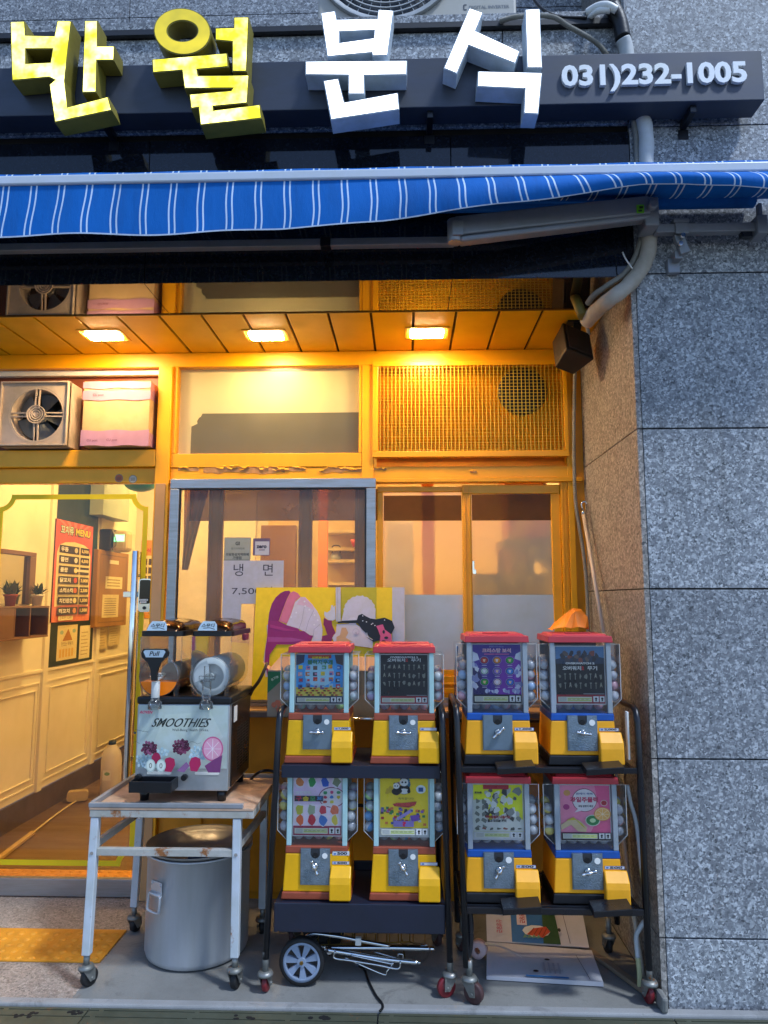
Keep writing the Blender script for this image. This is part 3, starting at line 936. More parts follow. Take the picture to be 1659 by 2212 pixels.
# ================================================================ DOWNLIGHTS
LAMPGLOW = emis('downlight_glow', '#ffd79c', 105)
LFR = paint('downlight_frame', '#d8a02a', 0.4, 0.2)
for i, (px, py) in enumerate(((225, 724), (575, 724), (922, 719))):
    a = at(px, py, Z=ZN)
    t = thing('recessed_downlight', 'lit rectangular downlight in the yellow ceiling ' + ['over the glass door', 'over the aluminium window', 'over the mesh panel'][i], 'ceiling light', (a.x, a.y, ZN), 'recessed downlights in the yellow slatted ceiling')
    w, d = .105, .075
    mb = MB()
    mb.box(a.x - w, a.x + w, a.y - d, a.y - d + .012, ZN - .004, ZN - .001); mb.box(a.x - w, a.x + w, a.y + d - .012, a.y + d, ZN - .004, ZN - .001)
    mb.box(a.x - w, a.x - w + .012, a.y - d + .0125, a.y + d - .0125, ZN - .004, ZN - .001); mb.box(a.x + w - .012, a.x + w, a.y - d + .0125, a.y + d - .0125, ZN - .004, ZN - .001)
    mb.box(a.x - w + .012, a.x + w - .012, a.y - d + .012, a.y + d - .012, ZN - .0025, ZN - .0012)
    part('frame', mb, LFR, t, bevel=.001)
    mb = MB(); mb.prism([rrect(a.x - .078, a.x + .078, a.y - .048, a.y + .048, .012)], lambda p: (p[0], p[1], ZN - .0085), lambda p: (p[0], p[1], ZN - .003))
    part('lamp', mb, LAMPGLOW, t, bevel=.004)

# ================================================================ SIGNBOARD
YS = -0.95
sg = thing('signboard', 'long dark grey sign box with yellow and white lit letters over the awning', 'shop sign', (-0.4, -0.885, 3.30))
SB = paint('sign_box_metal', '#474b56', 0.42, 0.25, 4, metal=0.3, bump=0.01, stretch=(1, 1, 3))
zb, zt = 3.305, 3.514
xr = 1.384
mb = MB(); mb.box(-3.2, xr, YS, -0.845, zb, zt)
bx = part('sign_box', mb, SB, sg, bevel=.003)
for x in (-1.2, .1, 1.12):
    mb = MB()
    mb.box(x - .012, x + .012, -.93, -.8205, zb - .03, zb - .001); mb.box(x - .02, x + .02, -.826, -.8202, zb - .07, zb - .0305)
    part('bracket', mb, BLKM, sg, bevel=.002)
mb = MB(); mb.box(-3.1, 1.3, -.8449, -.8205, zb + .03, zt - .03); part('mounting_rail', mb, BLKM, sg)
YF = YS - .085
YG = emis('letter_yellow_glow', '#fff58c', 2.3, noisy=.72, dark='#d8c800', scale=10, base='#c8bf30', lo=.36, hi=.62)
WG = emis('letter_white_glow', '#f4f8ff', 1.9, noisy=.25, scale=5, base='#e8eef4', lo=.22, hi=.4)
YSD = paint('letter_side_olive', '#8d8130', .5, .35, 10)
WSD = paint('letter_side_white', '#cfdbe6', .45, .3, 10)
YED = paint('letter_edge_olive', '#6f6a1c', .5); WED = paint('letter_edge_grey', '#8595a0', .5)
c1 = lambda p: (p[0] / 2, p[1] / 2)
c3 = lambda p: (658.3 + p[0] * .46296, p[1] * .46296)
def ellp(cx, cy, rx, ry, n=40, rot=0):
    return [(cx + rx * math.cos(2 * math.pi * i / n) * math.cos(rot) - ry * math.sin(2 * math.pi * i / n) * math.sin(rot), cy + rx * math.cos(2 * math.pi * i / n) * math.sin(rot) + ry * math.sin(2 * math.pi * i / n) * math.cos(rot)) for i in range(n)]
def letter(name, loops, conv, face, side, edge, label):
    L2 = []
    for lp in loops:
        q = [at(*conv(p), Y=YF) for p in lp]
        L2.append([(v.x, v.z) for v in q])
    mb = MB(); mb.prism(L2, lambda p: (p[0], YF, p[1]), lambda p: (p[0], YS - .004, p[1]), 0, 1)
    o = part(name, mb, [side, side], sg, label=label)
    # lit acrylic face set inside a thin return edge
    def inset(lp, d):
        n = len(lp); area = sum(lp[i][0] * lp[(i + 1) % n][1] - lp[(i + 1) % n][0] * lp[i][1] for i in range(n))
        s = 1 if area > 0 else -1
        res = []
        for i in range(n):
            a, b, c = Vector(lp[i - 1]), Vector(lp[i]), Vector(lp[(i + 1) % n])
            u, v = (b - a).normalized(), (c - b).normalized()
            n1 = Vector((-u.y, u.x)) * s; n2 = Vector((-v.y, v.x)) * s
            k = 1 + n1.dot(n2)
            m = (n1 + n2) / max(k, .35)
            res.append(tuple(b + m * d))
        return res
    L3 = [inset(L2[0], .004)] + [inset(l, -.004) for l in L2[1:]]
    mb = MB(); mb.prism(L3, lambda p: (p[0], YF - .002, p[1]), lambda p: (p[0], YF - .0002, p[1]), 0, 1)
    part('lit_face', mb, [face, edge], o)
    return o
letter('letter', [[(45, 95), (108, 92), (112, 153), (235, 156), (248, 90), (310, 92), (281, 350), (294, 463), (468, 418), (484, 478), (237, 530), (213, 366), (236, 347), (213, 335), (52, 350)], [(113, 213), (227, 213), (218, 270), (113, 275)]], c1, YG, YSD, YED, 'yellow letter, leftmost')
letter('letter', [[(366, 90), (423, 90), (423, 200), (496, 200), (493, 262), (420, 262), (417, 400), (355, 402)]], c1, YG, YSD, YED, None)
letter('letter', [ellp(788, 137, 124, 101, rot=.12), ellp(789, 135, 65, 44)], c1, emis('letter_yellow_dim', '#d8c420', .55, noisy=.5, dark='#8a8430', scale=5, base='#c8b030'), YSD, YED, 'dimmer ring shaped letter')
letter('letter', [[(657, 257), (982, 230), (988, 290), (853, 302), (857, 327), (1077, 325), (1069, 447), (922, 461), (924, 477), (1124, 452), (1132, 513), (866, 542), (857, 466), (825, 470), (818, 408), (998, 392), (1004, 383), (797, 384), (786, 305), (660, 316)]], c1, YG, YSD, YED, None)
letter('letter', [[(1010, 75), (1076, 75), (1066, 310), (1003, 310), (1003, 182), (930, 175), (930, 122), (1010, 120)]], c1, YG, YSD, YED, None)
letter('letter', [[(75, 62), (142, 52), (150, 92), (338, 88), (343, 45), (415, 50), (387, 260), (315, 262), (313, 247), (105, 266)], [(163, 150), (324, 143), (322, 178), (163, 200)]], c3, WG, WSD, WED, 'white letter')
letter('letter', [[(3, 287), (478, 283), (476, 350), (278, 353), (280, 440), (203, 440), (203, 352), (3, 350)]], c3, WG, WSD, WED, None)
letter('letter', [[(87, 378), (157, 367), (185, 478), (435, 433), (442, 512), (122, 560)]], c3, WG, WSD, WED, None)
letter('letter', [[(768, 38), (832, 60), (797, 145), (1003, 240), (982, 298), (765, 213), (710, 345), (648, 320)]], c3, WG, WSD, WED, None)
letter('letter', [[(1028, 45), (1097, 42), (1108, 318), (1037, 318)]], c3, WG, WSD, WED, None)
letter('letter', [[(808, 333), (1108, 340), (1090, 533), (1022, 530), (1027, 415), (805, 405)]], c3, WG, WSD, WED, None)
# phone number, raised white plastic
a, b = at(1214, 194, Y=YS - .012), at(1615, 184, Y=YS - .012)
hgt = at(1240, 147, Y=YS - .012).z - at(1240, 193, Y=YS - .012).z
vs, fs, asp = text2d('031)232-1005', .032)
mb = MB(); w_ = b.x - a.x; z0 = a.z - .012
hh = hgt * 1.28
for (y, flip) in ((YS - .014, False),):
    mb._add([(a.x + v[0] * w_, y, z0 + v[1] * hh) for v in vs], [tuple(f) for f in fs])
me_edges = {}
for f in fs:
    for i in range(len(f)):
        e = (f[i], f[(i + 1) % len(f)])
        me_edges[e] = 1
for (i, j) in me_edges:
    if (j, i) not in me_edges:
        p, q = vs[i], vs[j]
        P0, P1 = (a.x + p[0] * w_, z0 + p[1] * hh), (a.x + q[0] * w_, z0 + q[1] * hh)
        mb._add([(P0[0], YS - .014, P0[1]), (P1[0], YS - .014, P1[1]), (P1[0], YS - .0005, P1[1]), (P0[0], YS - .0005, P0[1])], [(0, 3, 2, 1)])
part('phone_number', mb, paint('number_white', '#eef1f6', .4, .1), sg, norm=False)

# ================================================================ AWNING
YA = -1.08
aw = thing('awning', 'half folded blue awning with white pinstripe valance on grey metal arms', 'awning', (0, -1.0, 2.80))
m, nt, b_, N, L = newmat('awning_cloth')
uvn = N.new('ShaderNodeTexCoord'); sp = N.new('ShaderNodeSeparateXYZ'); L.new(uvn.outputs['UV'], sp.inputs[0])
def math_(op, a, b=None, c=None):
    n = N.new('ShaderNodeMath'); n.operation = op
    for i, v in enumerate((a, b, c)):
        if v is None: continue
        if hasattr(v, 'is_output'): L.new(v, n.inputs[i])
        else: n.inputs[i].default_value = v
    return n.outputs[0]
fr = math_('FRACT', sp.outputs[0])
s1 = math_('LESS_THAN', math_('ABSOLUTE', math_('SUBTRACT', fr, .40)), .028)
s2 = math_('LESS_THAN', math_('ABSOLUTE', math_('SUBTRACT', fr, .60)), .028)
st = math_('MAXIMUM', s1, s2)
nz = noise(nt, 4, 5)
wv = noise(nt, 700, 2)
wr_ = noise(nt, 9, 5, .6, stretch=(1, 1, .35))
cb = mix(nt, nz.outputs['Fac'], lin('#0a6cc4'), lin('#0a5ca8'))
hem = math_('GREATER_THAN', sp.outputs[1], .972)
cc = mix(nt, st, cb, lin('#c9dcf2'))
cc = mix(nt, hem, cc, lin('#b9c6d8'))
dirt = noise(nt, 3, 7, .7, stretch=(3, 1, .5))
cc = mix(nt, ramp(nt, dirt.outputs['Fac'], [(.5, (0, 0, 0)), (.8, (.45,) * 3)]).outputs[0], cc, lin('#1c3860'))
bpa = N.new('ShaderNodeBump'); bpa.inputs['Strength'].default_value = .5; bpa.inputs['Distance'].default_value = .0015
L.new(wv.outputs['Fac'], bpa.inputs['Height'])
bpb = N.new('ShaderNodeBump'); bpb.inputs['Strength'].default_value = .7; bpb.inputs['Distance'].default_value = .010
L.new(wr_.outputs['Fac'], bpb.inputs['Height']); L.new(bpa.outputs[0], bpb.inputs['Normal']); L.new(bpb.outputs[0], b_.inputs['Normal'])
L.new(cc, b_.inputs['Base Color']); b_.inputs['Roughness'].default_value = .75; b_.inputs['Specular IOR Level'].default_value = .2
CLOTH = m
per = .1045
x0a, x1a = -2.1, 1.75
phase = at(15, 450, Y=YA).x
def vb(x):
    # bottom edge of the valance (z) along x
    P = [(-9, 2.720), (-.8, 2.720), (-.45, 2.728), (-.08, 2.752), (.25, 2.788), (.55, 2.826), (.80, 2.848), (.95, 2.852), (1.12, 2.846), (1.3, 2.828), (1.5, 2.80), (3, 2.78)]
    for (xa, za), (xb, zb_) in zip(P, P[1:]):
        if xa <= x <= xb:
            t = (x - xa) / (xb - xa); t = t * t * (3 - 2 * t) if abs(zb_ - za) > .02 else t
            return za + (zb_ - za) * ((x - xa) / (xb - xa))
def valance(u, v):
    x = x0a + (x1a - x0a) * u
    top = 2.922
    zb_ = vb(x) + .003 * math.sin(x * 9)
    L_ = .205
    short = max(0, 1 - (top - zb_) / L_)
    z = top + (zb_ - top) * v
    y = YA - .012 + .012 * math.sin(x * 13 + v * 1.3) * v * .5 - math.sin(v * math.pi * .75) * .09 * short - .03 * v * (1 - short) * 0
    sh = .05 * short * v + .006 * math.sin(v * 5 + x * 4) * v
    lean = -.016 * max(0, min(1, (-.2 - x) / 1.2)) * v
    return (x + sh + lean, y, z)
mb = MB(); mb.grid(valance, 200, 14, uvfn=lambda u, v: ((x0a + (x1a - x0a) * u - phase) / per + .5, v))
part('valance', mb, CLOTH, aw, norm=False)
mb = MB(); mb.box(x0a, x1a, YA - .022, YA + .03, 2.918, 2.955)
part('front_bar', mb, paint('awning_bar_white', '#c3ccda', .35, .1), aw, bevel=.006)
def roll(u, v):
    t = R(-50 + 190 * v)
    return (x0a + (x1a - x0a) * u, YA + .018 - .017 * math.cos(t), 2.955 + .016 + .012 * math.sin(t) - .004 + .0015 * math.sin(u * 60))
mb = MB(); mb.grid(roll, 60, 10, uvfn=lambda u, v: ((x0a + (x1a - x0a) * u - phase) / per + .5, v * .9))
part('cloth_roll', mb, CLOTH, aw, norm=False)
# cloth running back up to the wall roller
def sheet(u, v):
    x = x0a + (x1a - x0a) * u
    return (x, YA + .03 + .20 * v, 2.958 - .03 * math.sin(v * math.pi) + .0 * v)
mb = MB(); mb.grid(sheet, 40, 8, uvfn=lambda u, v: ((x0a + (x1a - x0a) * u - phase) / per + .5, v * .9))
part('canopy_cloth', mb, CLOTH, aw, norm=False)
GRY = paint('awning_arm_grey', '#8b8f98', .4, .2, 8, metal=.3)
mb = MB(); mb.cyl((x0a, -.865, 2.948), (1.36, -.865, 2.948), .032, n=20); part('roller', mb, CLOTH, aw)
mb = MB(); mb.box(-2.1, .19, -.905, -.870, 2.765, 2.795); part('torsion_bar', mb, GRY, aw, bevel=.003)
mb = MB(); mb.box(-.33, -.29, -.91, -.8655, 2.76, 2.80); part('bar_clamp', mb, BLKM, aw, bevel=.002)
# folded arm
a0, a1 = at(982, 501, Y=-.99), at(1400, 455, Y=-.93)
d = (a1 - a0)
mb = MB()
mb.bar(a0 + Vector((0, 0, .012)), a1 + Vector((0, 0, .012)), .055, .075)
mb.bar(a0 + Vector((.02, .0, -.038)), a1 + Vector((0, 0, -.032)), .05, .022)
part('folded_arm', mb, GRY, aw, bevel=.008)
mb = MB(); mb.cyl(a0 + Vector((.0, 0, -.045)), a0 + Vector((.0, 0, .045)), .028, n=18); mb.box(a0.x - .012, a0.x + .03, a0.y - .035, a0.y - .028, a0.z - .03, a0.z + .03); part('elbow_joint', mb, GRY, aw, bevel=.004)
a2 = at(1405, 440, Y=-.92)
mb = MB(); mb.box(a2.x - .035, a2.x + .02, -.955, -.86, 2.80, 2.915); mb.cyl((a2.x - .01, -.985, 2.87), (a2.x - .01, -.955, 2.87), .018); part('shoulder_joint', mb, GRY, aw, bevel=.006)
A = Art((a1.x - .055, a1.y - .034, a1.z - .03), (1, 0, 0.05), (0, 0, 1), (0, -1, 0)); A.rect(0, 0, .028, .034, '#6fc020'); A.rect(.006, .006, .020, .014, '#1c3a10'); A.rect(.010, .018, .024, .028, '#1c3a10'); A.build('green_sticker', aw)
mb = MB(); mb.box(a2.x + .02, 1.36, -.91, -.875, 2.795, 2.83); part('square_bar', mb, GRY, aw, bevel=.003)
mb = MB(); mb.box(1.335, 1.375, -.93, -.855, 2.775, 2.85); mb.box(1.345, 1.36, -.925, -.90, 2.8505, 2.90); part('bar_end_cap', mb, GRY, aw, bevel=.004)
mb = MB(); mb.box(1.285, 1.325, -.905, -.880, 2.775, 2.794); part('bar_foot', mb, BLKM, aw)
# wall bracket under the square bar
bx_ = at(1470, 500, Y=-.9).x
mb = MB()
mb.box(bx_ - .03, bx_ + .03, -.915, -.87, 2.831, 2.85); mb.box(bx_ - .025, bx_ + .025, -.918, -.911, 2.785, 2.83)
mb.obox((bx_ + .004, -.89, 2.755), (.018, 0, .006), (0, .012, 0), (-.012, 0, .04))
mb.box(bx_ - .035, bx_ + .012, -.850, -.822, 2.66, 2.72); mb.box(bx_ - .02, bx_ + .01, -.885, -.83, 2.70, 2.735)
part('wall_bracket', mb, GRY, aw, bevel=.003)
mb = MB(); mb.cyl((bx_ + .0, -.925, 2.775), (bx_, -.905, 2.775), .009, n=8); mb.cyl((bx_ - .008, -.92, 2.745), (bx_ - .008, -.90, 2.745), .009, n=8); part('bolt', mb, CHR, aw)

# ================================================================ AIR CONDITIONER OUTDOOR UNIT
Yc = -.79
ax0, ax1 = at(686, 20, Y=Yc).x, at(1116, 20, Y=Yc).x
ac = thing('air_conditioner_unit', 'beige outdoor air conditioner unit on the stone ledge above the sign', 'air conditioner', ((ax0 + ax1) / 2, -.64, 3.80))
ACM = paint('ac_beige', '#b4b1ac', .5, .15, 5)
mb = MB(); mb.box(ax0, ax1, Yc, -.47, 3.815, 4.45); part('casing', mb, ACM, ac, bevel=.012)
fc = at(835, -88, Y=Yc); 
rr = at(835 + 146, -88, Y=Yc).x - fc.x
mb = MB(); mb.cyl((fc.x, Yc - .004, fc.z), (fc.x, Yc - .001, fc.z), rr, n=48); part('fan_opening', mb, paint('ac_fan_dark', '#3a4048', .6), ac)
mb = MB()
for k in range(12):
    r = rr * (.12 + .88 * k / 11)
    mb.lathe([(r + .0022, -.018), (r + .0022, -.013), (r - .0022, -.013), (r - .0022, -.018), (r + .0022, -.018)], (fc.x, Yc, fc.z), axis='y', n=48)
for k in range(36):
    t = 2 * math.pi * k / 36; q = .25
    p0 = Vector((fc.x + rr * .1 * math.cos(t), Yc - .0125, fc.z + rr * .1 * math.sin(t)))
    p1 = Vector((fc.x + rr * math.cos(t + q), Yc - .0125, fc.z + rr * math.sin(t + q)))
    mb.bar(p0, p1, .003, .003, up=(0, 1, 0))
mb.lathe([(rr + .016, -.02), (rr + .018, -.001), (rr - .002, -.001), (rr, -.02), (rr + .016, -.02)], (fc.x, Yc, fc.z), axis='y', n=48)
part('fan_grille', mb, paint('ac_grille', '#a5a9ad', .45), ac)
mb = MB(); mb.box(ax0 + .06, ax0 + .12, Yc + .02, -.5, 3.8005, 3.8145); mb.box(ax1 - .12, ax1 - .06, Yc + .02, -.5, 3.8005, 3.8145); part('foot', mb, BLK, ac)
p = at(1002, 21, Y=Yc - .001)
A = Art((p.x, Yc - .0005, p.z), (1, 0, 0), (0, 0, 1), (0, -1, 0))
A.line([(.012, .022), (0, .022), (0, 0), (.012, 0)], .006, '#4a5058')
A.text('DIGITAL INVERTER', .022, .003, w=at(1105, 21, Y=Yc).x - at(1018, 21, Y=Yc).x, h='#70767e', bold=.02)
A.build('lettering', ac)

# ================================================================ PIPES AND CABLES
def pipe(name, pts, r, mat, lab, cat='pipe', spline=8, n=14, ribs=0, mats2=None):
    q = [Vector(p) for p in pts]
    mb = MB()
    if ribs:
        mb.tube(q, lambda t: r * (1 + .12 * math.sin(t * ribs * 2 * math.pi)), n=n, spline=max(spline, int(ribs * 6 / len(q)) + 1))
    else: mb.tube(q, lambda t: r * (1 + .02 * math.sin(t * 90)), n=n, spline=spline)
    o = part(name, mb, mat); tag(o, lab, cat); return o
WRAP = paint('white_pipe_wrap', '#c3c6c8', .6, .2, 12, bump=.08, bscale=40)
WRAP2 = paint('aged_pipe_wrap', '#b3aa9e', .65, .3, 10, bump=.12, bscale=40)
BTAPE = paint('black_tape', '#17181c', .4, .2, 14, bump=.1, bscale=50)
pp = thing('insulated_pipe', 'thick white wrapped pipe running down past the sign into the yellow ceiling', 'pipe', (.93, -.85, 2.7))
Z_ = lambda x, y, Y: at(x, y, Y=Y)
mb = MB(); mb.tube([Z_(1322, 14, -.86), Z_(1338, 45, -.86), Z_(1346, 84, -.86)], .030, n=16, spline=6); part('taped_bend', mb, BTAPE, pp)
mb = MB(); mb.tube([Z_(1346, 84, -.86), Z_(1352, 104, -.85), Z_(1356, 130, -.845), Z_(1362, 150, -.842)], .028, n=16, spline=5)
part('upper_wrap', mb, WRAP, pp)
mb = MB(); mb.tube([Z_(1376, 240, -.842), Z_(1390, 262, -.845), Z_(1396, 300, -.85), Z_(1396, 350, -.85), Z_(1400, 430, -.848), Z_(1403, 520, -.848)], lambda t: .029 * (1 + .04 * math.sin(t * 30)), n=16, spline=6); part('middle_wrap', mb, WRAP, pp)
mb = MB(); mb.tube([Z_(1403, 505, -.848), Z_(1400, 545, -.848), Z_(1385, 580, -.848), Z_(1355, 618, -.85), Z_(1320, 645, -.84), Z_(1292, 668, -.76), Z_(1268, 694, -.66)], lambda t: .030 * (1 + .03 * math.sin(t * 45)), n=16, spline=8); part('lower_wrap', mb, WRAP2, pp)
mb = MB(); p = Z_(1262, 694, -.70); mb.tube([(p.x - .005, p.y, p.z + .02), (p.x - .02, p.y + .06, ZN + .0)], .02, n=10); part('pipe_tail', mb, paint('pipe_tail_olive', '#7a6a2a', .6), pp)
mb = MB(); mb.tube([Z_(1268, 28, -.84), Z_(1290, 15, -.87), Z_(1312, 12, -.90), Z_(1332, 22, -.90)], .016, n=8, spline=5); mb.tube([Z_(1272, 40, -.83), Z_(1292, 24, -.88), Z_(1318, 22, -.90)], .013, n=6, spline=5); part('torn_plastic', mb, WHT, pp)
COR = paint('grey_corrugated_conduit', '#8d8a82', .55, .25, 12)
pipe('corrugated_conduit', [Z_(1080, 46, -.85), Z_(1120, 36, -.88), Z_(1190, 36, -.89), Z_(1230, 58, -.88), Z_(1285, 90, -.86), Z_(1312, 120, -.85)], .0095, COR, 'bent beige corrugated conduit arching behind the last white letters', 'conduit', ribs=110)
pipe('corrugated_conduit', [Z_(1368, 258, -.835), Z_(1374, 300, -.835), Z_(1376, 350, -.835), Z_(1388, 480, -.835), Z_(1376, 545, -.835), Z_(1350, 590, -.835), Z_(1310, 618, -.838), Z_(1283, 638, -.80), Z_(1270, 655, -.74)], .0105, COR, 'grey corrugated conduit following the thick white pipe below the sign', 'conduit', ribs=150)
mb = MB(); mb.tube([Z_(1154, 0, -.80), Z_(1175, 22, -.83), Z_(1210, 36, -.84), Z_(1268, 38, -.85)], .006, n=8, spline=8); o = part('sagging_cable', mb, BLK); tag(o, 'thin black cable sagging to the taped pipe end above the sign', 'cable')
mb = MB(); mb.tube([Z_(1345, 545, -.86), Z_(1352, 560, -.88), Z_(1366, 580, -.89)], .003, n=6, spline=3); o = part('cable_tie', mb, WHT); tag(o, 'loose tail of a cable tie on the conduit under the awning arm', 'cable tie')
pts = [(1251, 745, -.10), (1243, 790, -.06), (1240, 900, -.04), (1240, 1000, -.04), (1243, 1080, -.04), (1250, 1130, -.04), (1261, 1200, -.05), (1268, 1280, -.05), (1270, 1370, -.06), (1268, 1480, -.07)]
pipe('corrugated_conduit', [Z_(*p) for p in pts], .0085, COR, 'long grey corrugated conduit running down the yellow side post from the speaker', 'conduit', ribs=170)

# ================================================================ SPEAKER
p = at(1235, 752, Y=-.36)
sk = thing('speaker', 'black wedge speaker hung under the ceiling corner by the granite side wall', 'speaker', (p.x, p.y, p.z - .1))
MX = Matrix.Translation(p) @ Matrix.Rotation(R(28), 4, 'Z') @ Matrix.Rotation(R(-24), 4, 'X') @ Matrix.Rotation(R(14), 4, 'Y')
mb = MB(MX)
mb.hexa([(-.075, -.05, -.085), (.075, -.05, -.085), (.05, .07, -.085), (-.05, .07, -.085)], [(-.075, -.05, .085), (.075, -.05, .085), (.05, .07, .085), (-.05, .07, .085)])
BRN = paint('speaker_black', '#1d1713', .5, .3, 8)
part('speaker_box', mb, BRN, sk, bevel=.006)
mb = MB(MX); mb.box(-.062, .062, -.056, -.0505, -.072, .072); part('speaker_grille', mb, paint('speaker_grille', '#3a2c22', .7), sk, bevel=.003)
mb = MB(); mb.bar((p.x + .02, p.y, p.z + .05), (p.x + .03, p.y, ZN - .002), .035, .02, up=(0, 1, 0)); mb.box(p.x - .02, p.x + .07, p.y - .03, p.y + .03, ZN - .008, ZN - .0005); part('speaker_bracket', mb, BLKM, sk, bevel=.002)
mb = MB(); mb.tube([(p.x + .05, p.y + .03, p.z - .02), (p.x + .085, p.y + .03, p.z + .06), (p.x + .07, p.y + .0, ZN - .01)], .008, n=8, spline=6); part('speaker_cable', mb, WHT, sk)

# ================================================================ FAN AND BOX IN THE LEFT TRANSOM
Yf = -.10
q = lambda x, y: (x / 2, 548.6 + y / 2)
a, b = at(*q(3, 550), Y=Yf), at(*q(283, 826), Y=Yf)
fan = thing('exhaust_fan', 'square white exhaust fan with ringed hub set in the red board over the door', 'fan', ((a.x + b.x) / 2, -.05, b.z))
FW = paint('fan_grimy_white', '#cdb9a6', .5, .35, 7)
c = Vector(((a.x + b.x) / 2, 0, (a.z + b.z) / 2)); c.x += .012; c.z -= .005
r = at(*q(272, 690), Y=Yf + .02).x - at(*q(160, 690), Y=Yf + .02).x
mb = MB()
n = 40
outer = []
sq = [(a.x, b.z), (b.x, b.z), (b.x, a.z), (a.x, a.z)]
circ = [(c.x + r * math.cos(2 * math.pi * i / n), c.z + r * math.sin(2 * math.pi * i / n)) for i in range(n)]
mb.prism([sq, circ], lambda p: (p[0], Yf + .015, p[1]), lambda p: (p[0], Yf + .03, p[1]))
mb.box(a.x, a.x + .008, Yf, .049, b.z, a.z); mb.box(b.x - .008, b.x, Yf, .049, b.z, a.z); mb.box(a.x + .0085, b.x - .0085, Yf, .049, a.z - .008, a.z); mb.box(a.x + .0085, b.x - .0085, Yf, .049, b.z, b.z + .008)
part('housing', mb, FW, fan, bevel=.002)
mb = MB(); mb.lathe([(r + .01, .0), (r - .0, .005), (r - .003, .03), (r - .003, .10)], (c.x, Yf + .014, c.z), axis='y', n=n); part('duct_ring', mb, FW, fan, norm=False)
mb = MB(); mb.box(a.x + .01, b.x - .01, .038, .0485, b.z + .01, a.z - .01); part('back_shutter', mb, paint('fan_dark', '#2e2c2a', .5, .2), fan)
mb = MB()
for k in range(5):
    def blade(u, v, k=k):
        t = 2 * math.pi * k / 5 + (u - .5) * .95; rr_ = .03 + (r - .04) * v
        return (c.x + rr_ * math.cos(t), Yf + .07 + .025 * (u - .5), c.z + rr_ * math.sin(t))
    mb.grid(blade, 6, 4)
mb.cyl((c.x, Yf + .05, c.z), (c.x, Yf + .09, c.z), .032)
part('fan_blades', mb, paint('fan_blade_grey', '#5d6064', .35, .3), fan, norm=False)
mb = MB()
for k in range(4):
    t = R(90 * k)
    for o in (-.009, .009):
        dx, dz = math.cos(t), math.sin(t)
        p0 = Vector((c.x - dz * o + dx * .03, Yf + .012, c.z + dx * o + dz * .03)); p1 = Vector((c.x - dz * o + dx * (r + .005), Yf + .02, c.z + dx * o + dz * (r + .005)))
        mb.bar(p0, p1, .006, .008, up=(0, 1, 0))
for k in range(4):
    rk = .010 + k * .0115
    mb.lathe([(rk + .003, -.002), (rk + .003, .006), (rk - .003, .006), (rk - .003, -.002), (rk + .003, -.002)], (c.x, Yf + .005, c.z), axis='y', n=28)
mb.cyl((c.x, Yf + .002, c.z), (c.x, Yf + .012, c.z), .005)
part('hub_guard', mb, FW, fan, bevel=0)
# cardboard box with pink tape
Yb = -.075
a, b = at(*q(364, 550), Y=Yb), at(*q(640, 826), Y=Yb)
bx2 = thing('taped_box', 'cardboard box sealed with pink parcel tape in the transom beside the exhaust fan', 'box', ((a.x + b.x) / 2, -.01, b.z))
CB = paint('pale_cardboard', '#c9a878', .7, .15, 10, bump=.05)
mb = MB(); mb.box(a.x, b.x, Yb, .049, b.z, a.z - .0); part('carton', mb, CB, bx2, bevel=.004)
PT = paint('pink_tape', '#b98aa4', .35, .1, 12, bump=.08, bscale=25)
mb = MB()
def tape(z0, z1):
    def fn(u, v):
        x = a.x - .003 + (b.x - a.x + .006) * u
        return (x, Yb - .002 - .0015 * abs(math.sin(x * 60)), z0 + (z1 - z0) * v + .003 * math.sin(x * 35 + v * 2))
    mb.grid(fn, 30, 2)
H = a.z - b.z
tape(a.z - .005, a.z + .004 - H * .13); tape(a.z - H * .15, a.z - H * .30); tape(b.z - .002, b.z + H * .23)
mb.box(b.x + .0002, b.x + .0012, Yb - .002, .04, b.z, b.z + H * .2); mb.box(b.x + .0002, b.x + .0012, Yb - .002, .04, a.z - H * .28, a.z - H * .02)
part('pink_tape', mb, PT, bx2, norm=False)
A = Art((a.x, Yb - .0045, b.z), (1, 0, 0), (0, 0, 1), (0, -1, 0))
for (tx_, tz_) in ((.05, H * .755), (.03, H * .05), (.13, H * .055)): A.text('CU post', tx_, tz_, w=.055, h='#8a5a70', bold=.02, up=False)
A.build('tape_print', bx2)

# ================================================================ THINGS SEEN THROUGH THE DOOR
def wallrect(px0, py0, px1, py1, X=WX + .01):
    a, b = at(px0, py0, X=X), at(px1, py1, X=X)
    return a.y, b.y, b.z, a.z
y0, y1, _, _ = wallrect(108, 1200, 208, 1200)
z0 = at(110, 1440, X=WX).z; z1 = 2.55
mb = MB(); mb.box(WX + .0005, WX + .014, y0, y1, z0, z1)
o = part('chalkboard', mb, paint('dark_green_board', '#1d3026', .5, .2, 4)); tag(o, 'dark green board on the cream wall behind the red menu', 'board')
def q1(x, y): return (.3307 * x, 1014.9 + .3307 * y)
